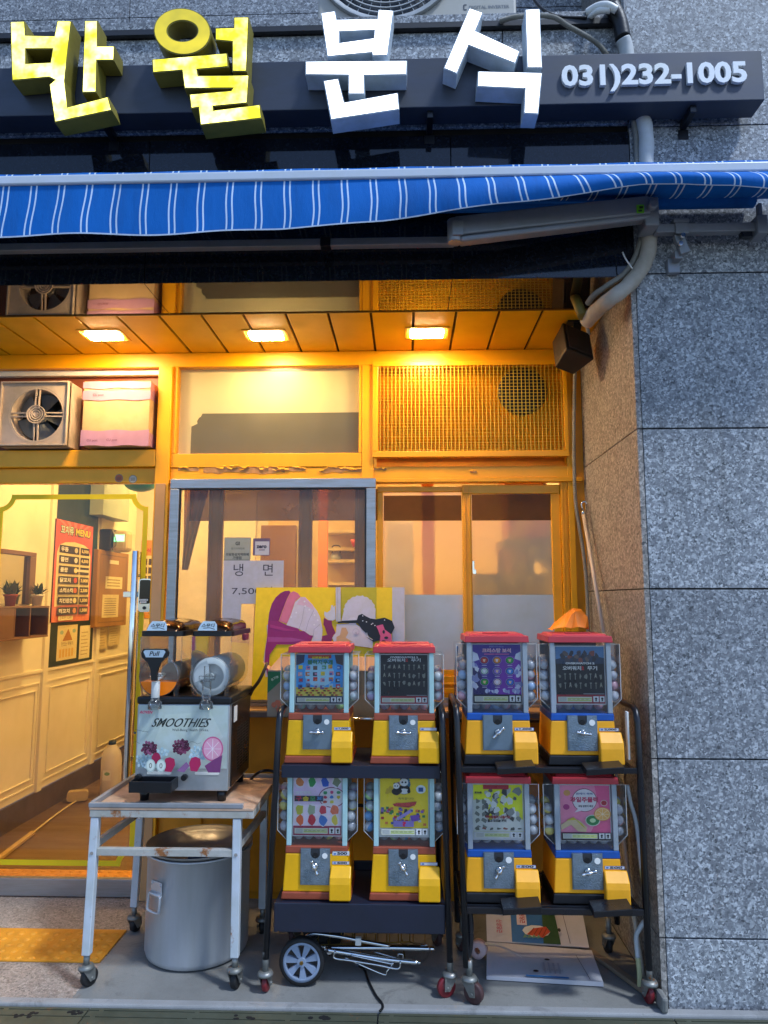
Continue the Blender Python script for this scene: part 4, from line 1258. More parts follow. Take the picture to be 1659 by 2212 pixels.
# menu
mt, mb_ = at(*q1(371, 318), X=WX + .03), at(*q1(338, 998), X=WX + .03)
mr = at(*q1(610, 372), X=WX + .03)
mw, mh = mr.y - mt.y, mt.z - mb_.z
men = thing('menu_board', 'red and cream skewer menu panel hung on the green board', 'menu', (WX + .03, mt.y + mw / 2, mb_.z))
mb = MB(); mb.box(WX + .0145, WX + .029, mt.y, mt.y + mw, mb_.z, mt.z); part('panel', mb, paint('menu_edge', '#4a1a16', .5), men)
A = Art((WX + .0292, mt.y, mb_.z), (0, 1, 0), (0, 0, 1), (1, 0, 0), eps=.0006)
sx, sy = mw / 240., mh / 650.
def mp_(pts): return [(x * sx, y * sy) for x, y in pts]
A.rect(0, 0, mw, mh, '#d8584a')
for k in range(5): A.poly(mp_([(120, 560), (10 + k * 48, 650), (34 + k * 48, 650)]), '#e88070', up=False)
A.l += 1
A.poly(mp_([(12, 60), (228, 60), (228, 440), (215, 490), (180, 510), (120, 520), (60, 510), (25, 490), (12, 440)]), '#ecd9a0')
A.poly(mp_([(0, 0), (240, 0), (240, 95), (180, 105), (120, 112), (60, 105), (0, 95)]), '#e07a60')
A.text('꼬치류', 22 * sx, 556 * sy, w=88 * sx, hgt=66 * sy, h='#20201a', bold=.05, up=False); A.text('MENU', 116 * sx, 560 * sy, w=105 * sx, hgt=56 * sy, h='#20201a', bold=.06)
A.text('꼬치류', 26 * sx, 562 * sy, w=80 * sx, hgt=56 * sy, h='#dfeed0', bold=.02, up=False); A.text('MENU', 120 * sx, 566 * sy, w=98 * sx, hgt=46 * sy, h='#f0d820', bold=.03)
for k, (nm, pr) in enumerate((('우동', '5,500'), ('쫄면', '6,500'), ('콜팝', '3,000'), ('닭꼬치', '3,000'), ('소떡소떡', '2,500'), ('치킨팝콘', '1,500'), ('떡꼬치', '1,500'))):
    yb = (440 - k * 66) * sy
    A.rect(24 * sx, yb, 148 * sx, yb + 50 * sy, '#33201a', up=False); A.rect(158 * sx, yb, 218 * sx, yb + 50 * sy, '#33201a')
    w_ = {2: 46, 3: 66, 4: 82}[len(nm)]
    A.text(nm, 32 * sx, yb + 10 * sy, w=w_ * sx, hgt=30 * sy, h='#f0e8d8', bold=.03, up=False)
    A.ell(128 * sx, yb + 26 * sy, 11 * sx, 18 * sy, ['#d8c8a0', '#e8e0c8', '#f0d060', '#d04820', '#d86820', '#f0e0a0', '#e09040'][k], up=False)
    if k == 2: A.rect(120 * sx, yb + 18 * sy, 216 * sx, yb + 34 * sy, '#e8dfc0', up=False)
    else: A.text(pr, 164 * sx, yb + 12 * sy, w=48 * sx, hgt=26 * sy, h='#f0d890', bold=.04, up=False)
    A.l += 1
A.rect(30 * sx, 10 * sy, 120 * sx, 36 * sy, '#ead9a8', up=False); A.text('음료수 1,500', 38 * sx, 16 * sy, w=74 * sx, h='#6a5040', up=False)
A.build('menu_print', men)
# papers under the menu
def paper(px0, py0, px1, py1, col, lab, pic=0, X=WX + .018):
    a, b = at(px0, py0, X=X), at(px1, py1, X=X)
    w, h = b.y - a.y, a.z - b.z
    A = Art((X - .003, a.y, b.z), (0, 1, 0), (0, 0, 1), (1, 0, 0), eps=.0006)
    A.rect(0, 0, w, h, col)
    if pic == 1:
        A.poly([(w * .25, h * .55), (w * .75, h * .55), (w * .52, h * .9)], '#b07028', up=False); A.ell(w * .2, h * .8, w * .09, h * .06, '#9fb8a0', up=False); A.ell(w * .82, h * .82, w * .09, h * .06, '#9fb8a0', up=False)
        A.text('맛있는 떡볶이', w * .2, h * .4, w=w * .6, h='#5a4030', up=False)
        for k in range(5): A.rect(w * .12 + k * w * .15, h * .08, w * .22 + k * w * .15, h * .32, '#e0b050', up=False)
    else:
        for k in range(7): A.rect(w * .15, h * (.12 + k * .11), w * (.6 + .25 * rnd.random()), h * (.145 + k * .11), '#a89468', up=False)
    o = A.build('wall_paper_sheet'); tag(o, lab, 'paper')
paper(126, 1352, 165, 1421, '#e6d49a', 'child style drawing sheet under the menu on the green board', 1)
paper(174, 1352, 193, 1420, '#e2d2a0', 'narrow cream notice beside the drawing under the menu')
paper(209, 1350, 232, 1400, '#d8c088', 'small faded notice on the cream wall below the wooden cabinet')
paper(236, 1350, 258, 1392, '#dcc894', 'second faded notice on the wall right of the first below the cabinet')
# wooden cabinet on the wall
a, b = at(213, 1186, X=WX + .05), at(272, 1350, X=WX + .05)
cbn = thing('wooden_cabinet', 'flat wooden meter cabinet with taped notes on the cream wall', 'cabinet', (WX + .02, (a.y + b.y) / 2, b.z))
mb = MB(); mb.box(WX + .0005, WX + .05, a.y, b.y, b.z, a.z); part('cabinet_body', mb, paint('honey_wood', '#a8752e', .45, .25, 3, stretch=(1, 1, .2)), cbn, bevel=.005)
w, h = b.y - a.y, a.z - b.z
A = Art((WX + .0505, a.y, b.z), (0, 1, 0), (0, 0, 1), (1, 0, 0), eps=.0006)
A.line([(w * .08, h * .06), (w * .92, h * .06), (w * .92, h * .94), (w * .08, h * .94), (w * .08, h * .06)], .008, '#7d5420')
A.rect(w * .35, h * .83, w * .65, h * .88, '#e8dcb8', up=False); A.rect(w * .25, h * .5, w * .8, h * .66, '#ead9a4', up=False); A.rect(w * .18, h * .12, w * .7, h * .42, '#ddc890', up=False); A.l += 1
for k in range(3): A.rect(w * .3, h * (.53 + k * .04), w * .72, h * (.545 + k * .04), '#a08a58', up=False)
for k in range(8): A.rect(w * .24, h * (.15 + k * .03), w * .62, h * (.16 + k * .03), '#8a7448', up=False)
A.build('notes', cbn)
# water purifier style unit with green display
a, b = at(218, 1128, X=WX + .22), at(292, 1192, X=WX + .22)
wp_ = thing('wall_ticket_machine', 'black and beige wall machine with a green lit display above the wooden cabinet', 'wall machine', (WX + .1, (a.y + b.y) / 2, b.z))
yy0 = at(219, 1160, X=WX + .02).y; yy1 = at(290, 1160, X=WX + .22).y
mb = MB(); mb.box(WX + .001, WX + .10, yy0, yy1, b.z, a.z); part('machine_back', mb, paint('machine_dark', '#2a2018', .4), wp_, bevel=.01)
mb = MB(); mb.box(WX + .101, WX + .22, yy0 + .01, yy1 - .01, b.z - .01, a.z - .01); part('machine_shell', mb, paint('machine_beige', '#cbb894', .4), wp_, bevel=.03)
mb = MB(); mb.box(WX + .12, WX + .20, yy0 + .004, yy0 + .0095, a.z - .10, a.z - .045); part('display', mb, emis('green_display', '#50ffb0', 1.6, noisy=.6, scale=30), wp_)
mb = MB(); mb.tube([(WX + .11, yy0 - .01, a.z + .0), (WX + .15, yy0 - .02, a.z - .12), (WX + .11, yy0 - .02, b.z), (WX + .18, yy0, b.z - .02)], .005, n=6, spline=6); part('power_cord', mb, paint('cord_grey', '#8c8478', .5), wp_)
# shelf box with two plants
a = at(*q1(0, 885), X=WX + .18); 
mb = MB()
sx1 = WX + .16
ya, yb = at(*q1(-60, 890), X=sx1).y, at(*q1(325, 890), X=sx1).y
zt_, zb_ = at(*q1(325, 888), X=sx1).z, at(*q1(320, 1085), X=sx1).z
zb_ = at(*q1(310, 1090), X=sx1).z
shf = thing('wall_shelf_box', 'small wooden cubby shelf on the cream wall holding two potted plants', 'shelf', (WX + .08, (ya + yb) / 2, zb_))
WD = paint('shelf_wood', '#7d5638', .5, .25, 3, stretch=(1, .3, 1))
mb.box(WX + .001, sx1, ya, yb, zt_ - .012, zt_); mb.box(WX + .001, sx1, ya, yb, zb_, zb_ + .012)
ymid = at(*q1(195, 980), X=sx1).y
yl = at(*q1(95, 980), X=sx1).y
for y in (yl, ymid, yb - .012): mb.box(WX + .0015, sx1 - .001, y, y + .012, zb_ + .0125, zt_ - .0125)
mb.box(WX + .0005, sx1 - .002, ya, yl, zb_ + .0125, zt_ - .0125); mb.box(WX + .001, WX + .008, yl, yb, zb_ + .013, zt_ - .013)
part('shelf_case', mb, WD, shf, bevel=.002)
def plant(name, px, lab, potcol, leaf, rr=.035, hh=.07, kind=0):
    p = at(px, 1300, X=WX + .085); z = zt_ + .0005
    t = thing(name, lab, 'plant', (WX + .085, p.y, z))
    mb = MB(); mb.lathe([(.0001, 0), (rr * .75, 0), (rr, hh), (rr * 1.12, hh), (rr * 1.12, hh - .012), (rr * 1.0, hh - .012)], (WX + .085, p.y, z), n=20); mb.cyl((WX + .085, p.y, z + hh - .012), (WX + .085, p.y, z + hh - .008), rr * .96); part('pot', mb, paint('pot_' + potcol.strip('#'), potcol, .6, .2), t)
    mb = MB(); r2 = random.Random(px)
    for k in range(70):
        t_ = r2.random() * 6.28; e = r2.uniform(.3, 1.5); ln = r2.uniform(.03, .075)
        b0 = Vector((WX + .085 + r2.uniform(-1, 1) * rr * .6, p.y + r2.uniform(-1, 1) * rr * .6, z + hh - .01 + r2.random() * .03))
        d_ = Vector((math.cos(t_) * math.cos(e), math.sin(t_) * math.cos(e), math.sin(e)))
        s_ = d_.cross(Vector((0, 0, 1))).normalized() * ln * (.16 if kind else .22)
        mb._add([b0, b0 + d_ * ln * .5 + s_, b0 + d_ * ln, b0 + d_ * ln * .5 - s_], [(0, 1, 2, 3)])
    part('leaves', mb, paint('leaf_' + leaf.strip('#'), leaf, .6, .4, 30), t, norm=False)
plant('potted_plant', 22, 'reddish succulent in a terracotta pot on the cubby shelf', '#a03c22', '#5a5a34')
plant('potted_plant', 80, 'dark green sprig plant in a white pot on the cubby shelf', '#d8d0c4', '#1c2c1a', kind=1)
# mirror frame above the shelf at the left edge
a, b = at(*q1(0, 520), X=WX + .03), at(*q1(222, 880), X=WX + .03)
ym = at(*q1(-250, 600), X=WX + .03).y
mf = thing('framed_mirror', 'wooden framed mirror on the cream wall behind the potted plants', 'mirror', (WX + .02, (ym + b.y) / 2, zt_ + .01))
z1 = at(*q1(222, 540), X=WX + .03).z
mb = MB(); t_ = .045
mb.box(WX + .001, WX + .03, ym, b.y, z1 - t_ * .6, z1); mb.box(WX + .001, WX + .03, b.y - t_ * 1.6, b.y, zt_ + .01, z1 - t_ * .6 - .0005)
part('frame', mb, WD, mf, bevel=.003)
mb = MB(); mb.box(WX + .0015, WX + .008, ym, b.y - t_ * 1.6 - .0005, zt_ + .01, z1 - t_ * .6 - .001); part('mirror_glass', mb, paint('mirror', '#c8c4b8', .04, 0, metal=1, bump=0), mf)
# power strip and cable on the floor, white jug
p = at(168, 1722, Z=0)
mb = MB()
pts = [at(x, y, Z=.012) for x, y in ((-30, 1880), (30, 1832), (70, 1800), (110, 1768), (140, 1746), (165, 1730))]
mb.tube(pts, .006, n=8, spline=6); ex_ = part('extension_cable', mb, paint('cable_cream', '#d9c08a', .5)); tag(ex_, 'cream extension cable along the foot of the left wall', 'cable')
mb = MB(); p0, p1 = at(-20, 1868, Z=.015), at(72, 1798, Z=.015)
mb.bar(p0, p1, .03, .02); o = part('cable_trunking', mb, paint('trunking_cream', '#c9a465', .5), bevel=.004); tag(o, 'strip of cream cable trunking on the floor by the left wall', 'cable cover')
c_ = at(170, 1722, Z=.03)
MX = Matrix.Translation(c_) @ Matrix.Rotation(R(20), 4, 'Z')
mb = MB(MX); mb.prism([rrect(-.075, .06, -.02, .045, .02)], lambda p: (p[0], -.03, p[1]), lambda p: (p[0], .03, p[1])); o = part('power_strip', mb, paint('strip_cream', '#c9ad74', .5), bevel=.004); tag(o, 'cream power strip lying at the foot of the wainscot', 'power strip')
p = at(245, 1660, X=-2.05)
jx, jy = -2.12, at(243, 1600, X=-2.12).y
jz0, jz1 = 0.0, at(243, 1597, X=-2.12).z
jug = thing('plastic_jug', 'white plastic jug with dark cap standing on the floor behind the door handle', 'jug', (jx, jy, 0.003))
mb = MB(); hj = jz1 - .03
mb.lathe([(.0001, .003), (.06, .003), (.070, .03), (.070, hj * .7), (.06, hj * .85), (.03, hj * .97), (.022, hj)], (jx, jy, 0), n=28); part('jug_body', mb, paint('jug_white', '#d9cdb4', .4, .15), jug)
mb = MB(); mb.cyl((jx, jy, hj - .01), (jx, jy, hj + .02), .026); part('cap', mb, paint('jug_cap', '#26405a', .5), jug)
A = Art((jx - .03, jy - .0708, hj * .35), (1, 0, 0), (0, 0, 1), (0, -1, 0)); A.rect(0, 0, .06, .07, '#e6dec8'); A.ell(.03, .045, .02, .012, '#7aa070'); A.build('jug_label', jug)
# air unit near the door head, its green lighting painted as teal
p = at(*q1(915, 118), Y=1.1)
mb = MB(); mb.sphere((p.x, p.y, p.z + .02), .10, sc=(1, 1, .45)); o = part('air_unit', mb, paint('teal_lit_unit', '#3f9f86', .4)); tag(o, 'ceiling air unit with green light painted teal, just inside the door head', 'air unit')
mb = MB(); a, b = at(*q1(645, 115), X=WX + .12), at(*q1(840, 340), X=WX + .12)
mb.box(WX + .001, WX + .12, a.y + .1, b.y, b.z, 2.6); o = part('wall_duct', mb, paint('duct_grey', '#9fa896', .5, .1), bevel=.004); tag(o, 'pale boxed duct on the wall above the wall machine', 'duct')
# second menu strip seen past the decal border
a, b = at(*q1(925, 460), Y=1.9), at(*q1(1000, 970), Y=1.9)
A = Art((a.x, 1.9, b.z), (1, 0, 0), (0, 0, 1), (0, -1, 0), eps=.0006); w, h = b.x - a.x + .06, a.z - b.z
A.rect(0, 0, w, h, '#d8941c'); A.rect(0, h * .2, w, h * .8, '#e6d8a0')
for k in range(5):
    A.rect(w * .08, h * (.24 + k * .11), w * .3, h * (.32 + k * .11), '#4a3020', up=False); A.rect(w * .36, h * (.24 + k * .11), w * .58, h * (.32 + k * .11), '#4a3020', up=False)
A.l += 1; A.text('분식', w * .08, h * .84, w=w * .35, h='#c03820', bold=.04)
A.build('menu_strip'); mn2 = bpy.data.objects['menu_strip']; tag(mn2, 'orange edged menu poster on the end panel behind the door lock', 'menu')
mb = MB(); mb.box(a.x - .05, -1.16, 1.903, 1.96, 0, 2.70); o = part('end_panel', mb, CREAM, room)
# ================================================================ THINGS SEEN THROUGH THE WINDOWS
ORG = paint('orange_pillar', '#ee8c48', .5, .1)
for (px0, px1, Y, lab) in ((687, 707, 1.6, 'orange painted pillar seen through the aluminium window'), (911, 938, .9, 'orange pillar blurred behind the steamed left pane')):
    a, b = at(px0, 1200, Y=Y), at(px1, 1200, Y=Y)
    mb = MB(); mb.box(a.x, b.x, Y, Y + .05, 0.002, 2.70); o = part('orange_pillar', mb, ORG, bevel=.003); tag(o, lab, 'pillar')
# kitchen shelves right of the pillar
Y = 2.30
a, b = at(709, 1130, Y=Y), at(768, 1275, Y=Y)
sh = thing('kitchen_shelves', 'cream kitchen shelving with a dark kettle seen through the aluminium window', 'shelves', ((a.x + b.x) / 2, Y, .9))
mb = MB()
for py in (1152, 1189, 1214, 1262): z = at(740, py, Y=Y).z; mb.box(a.x, b.x + .1, Y - .16, Y + .045, z - .012, z + .012)
mb.box(b.x + .1, b.x + .13, Y - .16, Y + .045, .9, 2.2)
part('shelf_board', mb, paint('shelf_cream', '#e0c890', .5), sh, bevel=.002)
kp = at(726, 1212, Y=Y - .08)
kt = thing('kettle', 'small dark steel pot on the kitchen shelf behind the window', 'pot', (kp.x, kp.y, kp.z))
mb = MB(); mb.lathe([(.0001, .014), (.04, .014), (.045, .04), (.03, .07), (.012, .08), (.0001, .085)], kp, n=20); part('pot_body', mb, ALUB, kt)
mb = MB(); mb.tube([kp + Vector((.03, 0, .06)), kp + Vector((.03, 0, .12)), kp + Vector((-.03, 0, .12)), kp + Vector((-.03, 0, .06))], .005, n=6, spline=4); part('pot_handle', mb, BLK, kt)
mb = MB(); p = at(770, 1170, Y=2.1); mb.lathe([(.0001, 0), (.03, 0), (.05, .06), (.0001, .06)], p, n=16); o = part('red_bowl', mb, paint('red_plastic', '#c03a2c', .4)); o.location.z = at(740, 1189, Y=Y).z + .013; tag(o, 'red bowl at the end of the kitchen shelf', 'bowl')
# dark door panels in the back partition, fridge, hood
mb = MB(); a, b = at(565, 1130, Y=2.3), at(640, 1130, Y=2.3); mb.box(a.x, b.x, 2.28, 2.345, 0, at(600, 1135, Y=2.3).z)
o = part('kitchen_cupboard', mb, paint('brown_cupboard', '#8a6238', .5, .2), bevel=.004); tag(o, 'brown cupboard behind the price notice in the window', 'cupboard')
mb = MB(); a, b = at(835, 1200, Y=1.5), at(893, 1200, Y=1.5); mb.box(a.x, b.x, 1.5, 1.9, .003, at(860, 1130, Y=1.5).z); o = part('steel_fridge', mb, ALUB, bevel=.01); tag(o, 'grey steel refrigerator blurred behind the steamed left pane', 'refrigerator')
hd = thing('exhaust_hood', 'dark kitchen hood blurred behind the steamed right pane', 'hood', (.75, 1.2, 1.7))
a, b = at(1080, 1125, Y=1.1), at(1200, 1185, Y=1.1)
mb = MB(); mb.hexa([(a.x, 1.1, b.z), (JX + .03, 1.1, b.z - .08), (JX + .03, 1.6, b.z - .08), (a.x, 1.6, b.z)], [(a.x + .02, 1.1, b.z + .06), (JX + .03, 1.1, b.z + .05), (JX + .03, 1.6, b.z + .05), (a.x + .02, 1.6, b.z + .06)]); part('hood_rim', mb, paint('hood_dark', '#241a12', .4), hd)
mb = MB(); mb.box(a.x + .05, JX + .03, 1.2, 1.55, b.z + .065, 2.65); part('hood_duct', mb, paint('hood_brown', '#7a4024', .5), hd)
mb = MB(); a = at(1030, 1230, Y=1.0); mb.box(a.x - .02, JX + .03, 1.0, 1.6, .003, a.z - .03); o = part('kitchen_range', mb, paint('range_dark', '#4a3a24', .35, .4, 4, metal=.5), bevel=.01); tag(o, 'dark metal kitchen range behind the steamed right pane', 'cooker')
p = at(1110, 1215, Y=1.2)
mb = MB(); mb.lathe([(.0001, 0), (.12, 0), (.12, .16), (.125, .165), (.0001, .165)], (p.x, 1.25, at(1030, 1230, Y=1.0).z - .028), n=28); o = part('stock_pot', mb, paint('pot_gold', '#b89048', .3, .2, metal=.8)); tag(o, 'brassy stock pot on the kitchen range behind steamed glass', 'pot')
# gathered curtain at the left of the aluminium window
a, b = at(397, 1100, Y=.14), at(450, 1100, Y=.14)
def cur(u, v):
    z = 1.97 - v * .42
    wd = 1 - v * .72
    x = a.x + (b.x - a.x) * u * wd
    return (x, .14 + .012 * math.sin(u * 22 + v * 2), z - .10 * (1 - u) * v * 0)
mb = MB(); mb.grid(cur, 30, 12)
o = part('curtain', mb, paint('sheer_curtain', '#d8c08c', .8, .1), norm=False); tag(o, 'gathered cream curtain at the left of the aluminium window', 'curtain')
mb = MB(); mb.box(-1.1, -.99, .35, .40, 1.58, 1.66); o = part('coral_box', mb, paint('coral_card', '#d8745a', .6)); o.location.z = .893
bpy.data.objects.remove(o)
# notices stuck inside the aluminium window
YN = -.0225 
def notice(name, px0, py0, px1, py1, draw, lab, cat='notice', Y=-.0285):
    a, b = at(px0, py0, Y=Y), at(px1, py1, Y=Y)
    A = Art((a.x, Y, b.z), (1, 0, 0), (0, 0, 1), (0, -1, 0))
    draw(A, b.x - a.x, a.z - b.z)
    o = A.build(name); tag(o, lab, cat)
def d1(A, w, h):
    A.poly([(0, 0), (w * .31, 0), (w * .31, h * .30), (w, h * .30), (w, h), (0, h)], '#c6c3cc')
    A.text('냉', w * .17, h * .75, w=w * .16, h='#3a3540', up=False); A.text('면', w * .66, h * .755, w=w * .16, h='#3a3540', up=False)
    A.text('7,500원', w * .15, h * .44, w=w * .67, hgt=h * .135, h='#3a3540')
notice('price_notice', 483, 1211, 611, 1345, d1, 'white cold noodle price sheet taped in the aluminium window')
def d2(A, w, h):
    A.rect(0, 0, w, h, '#8e9088'); A.rect(w * .03, h * .05, w * .97, h * .97, '#a5a79c')
    A.text('G!', w * .42, h * .66, w=w * .17, h='#4a4c48', bold=.05, up=False); A.text('경기지역화폐', w * .26, h * .47, w=w * .5, h='#55574f', up=False); A.text('의왕화성지역화폐', w * .07, h * .2, w=w * .86, h='#3c3e38', bold=.02, up=False); A.text('가맹점', w * .33, h * .05, w=w * .33, h='#3c3e38', bold=.02)
notice('sticker_sign', 485, 1161, 541, 1211, d2, 'grey local currency sticker above the cold noodle notice', 'sticker', Y=-.0283)
def d3(A, w, h):
    A.rect(0, 0, w, h, '#6a5a78'); A.rect(w * .12, h * .03, w * .95, h * .82, '#c9c6ce'); A.text('zero', w * .2, h * .42, w=w * .6, h='#3a3644', bold=.05, up=False); A.rect(w * .35, h * .3, w * .7, h * .35, '#6a6678')
notice('zero_sticker', 547, 1163, 583, 1200, d3, 'small square zero sticker beside the currency sticker', 'sticker', Y=-.0283)
# ================================================================ CASTERS
CAST = paint('caster_bracket', '#8c8d8a', .45, .4, 20, metal=.6, rust=.3, rscale=30)
RUB = paint('black_rubber', '#1a1a1c', .6, .3, 20)
REDW = paint('red_wheel', '#7a1f28', .45, .35, 20)
BRW = paint('brown_wheel', '#4a3030', .6, .4, 20)
def caster(parent, x, y, ztop, r, rot, wheelmat, w=.024):
    """swivel caster: fork and stem as one part, wheel as its sub-part"""
    MX = Matrix.Translation((x, y, 0)) @ Matrix.Rotation(rot, 4, 'Z')
    mb = MB(MX)
    off = r * .45
    mb.cyl((0, 0, 2 * r + .012), (0, 0, ztop), .011, n=12)
    mb.lathe([(.0001, 2 * r + .016), (.024, 2 * r + .014), (.028, 2 * r + .006), (.028, 2 * r), (.0001, 2 * r)], n=20)
    for s in (-1, 1):
        yy = s * (w / 2 + .004)
        mb.prism([[(-.022, 2 * r + .002), (.026, 2 * r + .002), (off + .012, r - .008), (off - .008, r - .010)]], lambda p, yy=yy: (p[0], yy - .0015, p[1]), lambda p, yy=yy: (p[0], yy + .0015, p[1]))
    mb.cyl((off, -w / 2 - .009, r), (off, w / 2 + .009, r), .005, n=10)
    o = part('caster', mb, CAST, parent)
    mb = MB(MX)
    mb.lathe([(.0001, -w / 2), (r * .45, -w / 2), (r * .5, -w / 2 + .003), (r * .8, -w / 2 + .002), (r * .96, -w / 2 + .004), (r, -w / 4), (r, w / 4), (r * .96, w / 2 - .004), (r * .8, w / 2 - .002), (r * .5, w / 2 - .003), (r * .45, w / 2), (.0001, w / 2)], (off, 0, r), axis='y', n=28)
    part('wheel', mb, wheelmat, o)
    return o

# ================================================================ RACKS
NAVY = paint('navy_tray', '#1c2336', .38, .3, 6, bump=.03)
def side_loop(parent, xf, xb, yf, yb, ztop, zbot, xt):
    """one end frame: front post, bent top, back post in a single bent tube"""
    mb = MB()
    r = .045
    pts = [(xf, yf, zbot)]
    xa = xt
    pts += [(xa, yf, ztop - r), (xa, yf + r * .3, ztop - r * .3), (xa, yf + r, ztop)]
    pts += [(xa, yb - r, ztop), (xa, yb - r * .3, ztop - r * .3), (xa, yb, ztop - r), (xb, yb, zbot)]
    mb.tube(pts, .0115, n=12)
    return part('end_frame', mb, BLKM, parent)
r1 = thing('machine_rack', 'black wheeled rack with deep navy tray holding the red striped capsule machines', 'rack', (-.19, -.6, 0), 'wheeled racks for the capsule machines')
side_loop(r1, -.512, -.49, -.79, -.44, .985, .115, -.478)
side_loop(r1, .150, .125, -.79, -.44, .985, .115, .132)
mb = MB(); mb.box(-.468, .122, -.775, -.45, .765, .785); mb.box(-.468, .122, -.778, -.7755, .74, .785); part('upper_shelf', mb, NAVY, r1, bevel=.002)
mb = MB(); mb.box(-.485, .135, -.778, -.45, .285, .300); mb.box(-.485, .135, -.790, -.7785, .205, .305); mb.box(-.485, .135, -.4495, -.44, .205, .335); part('lower_tray', mb, NAVY, r1, bevel=.003)
mb = MB(); mb.cyl((-.478, -.44, .90), (.132, -.44, .90), .007, n=10); part('cross_rod', mb, CHR, r1)
mb = MB(); mb.cyl((-.478, -.44, .55), (.132, -.44, .55), .007, n=10); part('cross_rod', mb, BLKM, r1)
caster(r1, -.512, -.79, .14, .030, R(80), REDW); caster(r1, .150, -.79, .14, .034, R(200), REDW)
caster(r1, -.47, -.43, .14, .030, R(60), BRW); caster(r1, .125, -.43, .14, .030, R(120), BRW)
r2 = thing('machine_rack', 'black wheeled rack beside the granite wall holding the blue striped capsule machines', 'rack', (.52, -.65, 0), 'wheeled racks for the capsule machines')
side_loop(r2, .206, .20, -.825, -.47, 1.005, .115, .183)
side_loop(r2, .842, .835, -.825, -.47, 1.005, .115, .838)
mb = MB(); mb.box(.19, .83, -.83, -.815, .775, .795); mb.box(.19, .83, -.50, -.485, .775, .795); mb.box(.195, .21, -.8145, -.5005, .776, .794); mb.box(.81, .825, -.8145, -.5005, .776, .794); mb.box(.2105, .8095, -.80, -.51, .785, .792); part('upper_shelf', mb, BLKM, r2, bevel=.002)
mb = MB(); mb.box(.19, .84, -.83, -.815, .292, .315); mb.box(.19, .84, -.50, -.485, .292, .315); mb.box(.2105, .8095, -.80, -.51, .305, .312); mb.box(.195, .21, -.8145, -.5005, .293, .314); mb.box(.81, .825, -.8145, -.5005, .293, .314); part('lower_shelf', mb, BLKM, r2, bevel=.002)
mb = MB(); mb.cyl((.183, -.47, .90), (.838, -.47, .90), .007, n=10); part('cross_rod', mb, BLKM, r2)
mb = MB(); mb.tube([(.218, -.80, .305), (.224, -.80, .25), (.222, -.80, .18), (.214, -.80, .14)], .012, n=10, spline=4); part('leg_brace', mb, BLKM, r2)
for (px, py) in ((1113, 1661), (1304, 1663), (1126, 1962), (1321, 1967)):
    tp = at(px, py, Y=-.875)
    mb = MB(); mb.obox((tp.x, -.862, tp.z + .004), (.067, -.0, .005), (0, .038, .004), (0, -.002, .011)); part('catch_tray', mb, BLKM, r2, bevel=.002)
caster(r2, .216, -.825, .14, .036, R(330), BRW, w=.028); caster(r2, .842, -.825, .14, .034, R(100), REDW)
caster(r2, .22, -.47, .14, .030, R(120), BRW); caster(r2, .80, -.47, .14, .032, R(100), RUB)
mb = MB(); mb.obox((.808, -.80, .905), (.0035, 0, 0), (0, .012, 0), (0, 0, .085)); part('white_slat', mb, WHT, r2, bevel=.001)

# ================================================================ CAPSULE MACHINES
MY = paint('machine_yellow', '#f9b800', .38, .22, 9, rust=.12, rscale=22, rustcol='#6a4a14', bump=.02)
MYW = paint('machine_yellow_worn', '#f2b808', .4, .22, 16, rust=.28, rscale=12, bump=.03, rustcol='#4a3414')
MO = paint('machine_amber', '#ffb11a', .42, .2, 8, rust=.10, rscale=20, rustcol='#6a4a1c', bump=.02)
BR = paint('brick_red_band', '#a04c34', .45, .25, 14)
BB = paint('blue_band', '#1252a8', .4, .2, 14)
BK = paint('black_base_band', '#101219', .45, .2, 14)
LIDR = paint('red_lid', '#b8303c', .35, .15, 8, bump=.01)
PAQ = paint('aqua_post', '#a9cdd0', .4, .15, 12)
PGR = paint('grey_post', '#98a2ac', .4, .2, 12)
PLT = paint('coin_plate', '#8b9aa8', .35, .25, 40, metal=.75, bump=.25, bscale=260)
PLT2 = paint('coin_plate_plain', '#7e90a0', .4, .2, 20, metal=.6)
SLOT = paint('slot_dark', '#2a2d33', .5, .1, bump=0)
CAPC = [paint('capsule_' + n, h, .12, .05, 30, bump=0, coat=.4) for n, h in (('clear', '#a2a3ac'), ('lilac', '#a595b4'), ('blue', '#9db6d8'), ('mint', '#a5cfc4'), ('rose', '#c395a2'), ('yellow', '#cfc26c'), ('white', '#c9ccd2'), ('deep_blue', '#4f86b8'), ('orange', '#d8a184'), ('green', '#a8d28c'))]
CAPT = glass('capsule_cap_clear', '#f2f4f6', .06, .9, haze=.5, hazecol='#e2e6ec')
_cap = {}
def capsule_mesh(ci):
    if ci not in _cap:
        mb = MB(); mb.sphere((0, 0, 0), .0190, n=18, k=12, mi=0, split=1); mb.sphere((0, 0, .002), .010, n=8, k=6, mi=1, sc=(1, .8, 1))
        mb.lathe([(.0188, -.001), (.0192, 0), (.0188, .001)], n=18, mi=0)
        me = bpy.data.meshes.new('toy_capsule'); me.from_pydata([tuple(v) for v in mb.v], [], mb.f)
        me.materials.append(CAPT); me.materials.append(CAPC[ci])
        me.polygons.foreach_set('material_index', mb.m); me.polygons.foreach_set('use_smooth', mb.s); me.update()
        fix_normals(me)
        _cap[ci] = me
    return _cap[ci]
def fill(x, y, z, kinds, lab, grp, cat='capsule'):
    o = bpy.data.objects.new('toy_capsule', capsule_mesh(rnd.choice(kinds))); COL.objects.link(o)
    o.location = (x, y, z); o.rotation_euler = (rnd.uniform(-1.2, 1.2), rnd.uniform(-1.2, 1.2), rnd.uniform(0, 6))
    tag(o, lab, cat, grp)

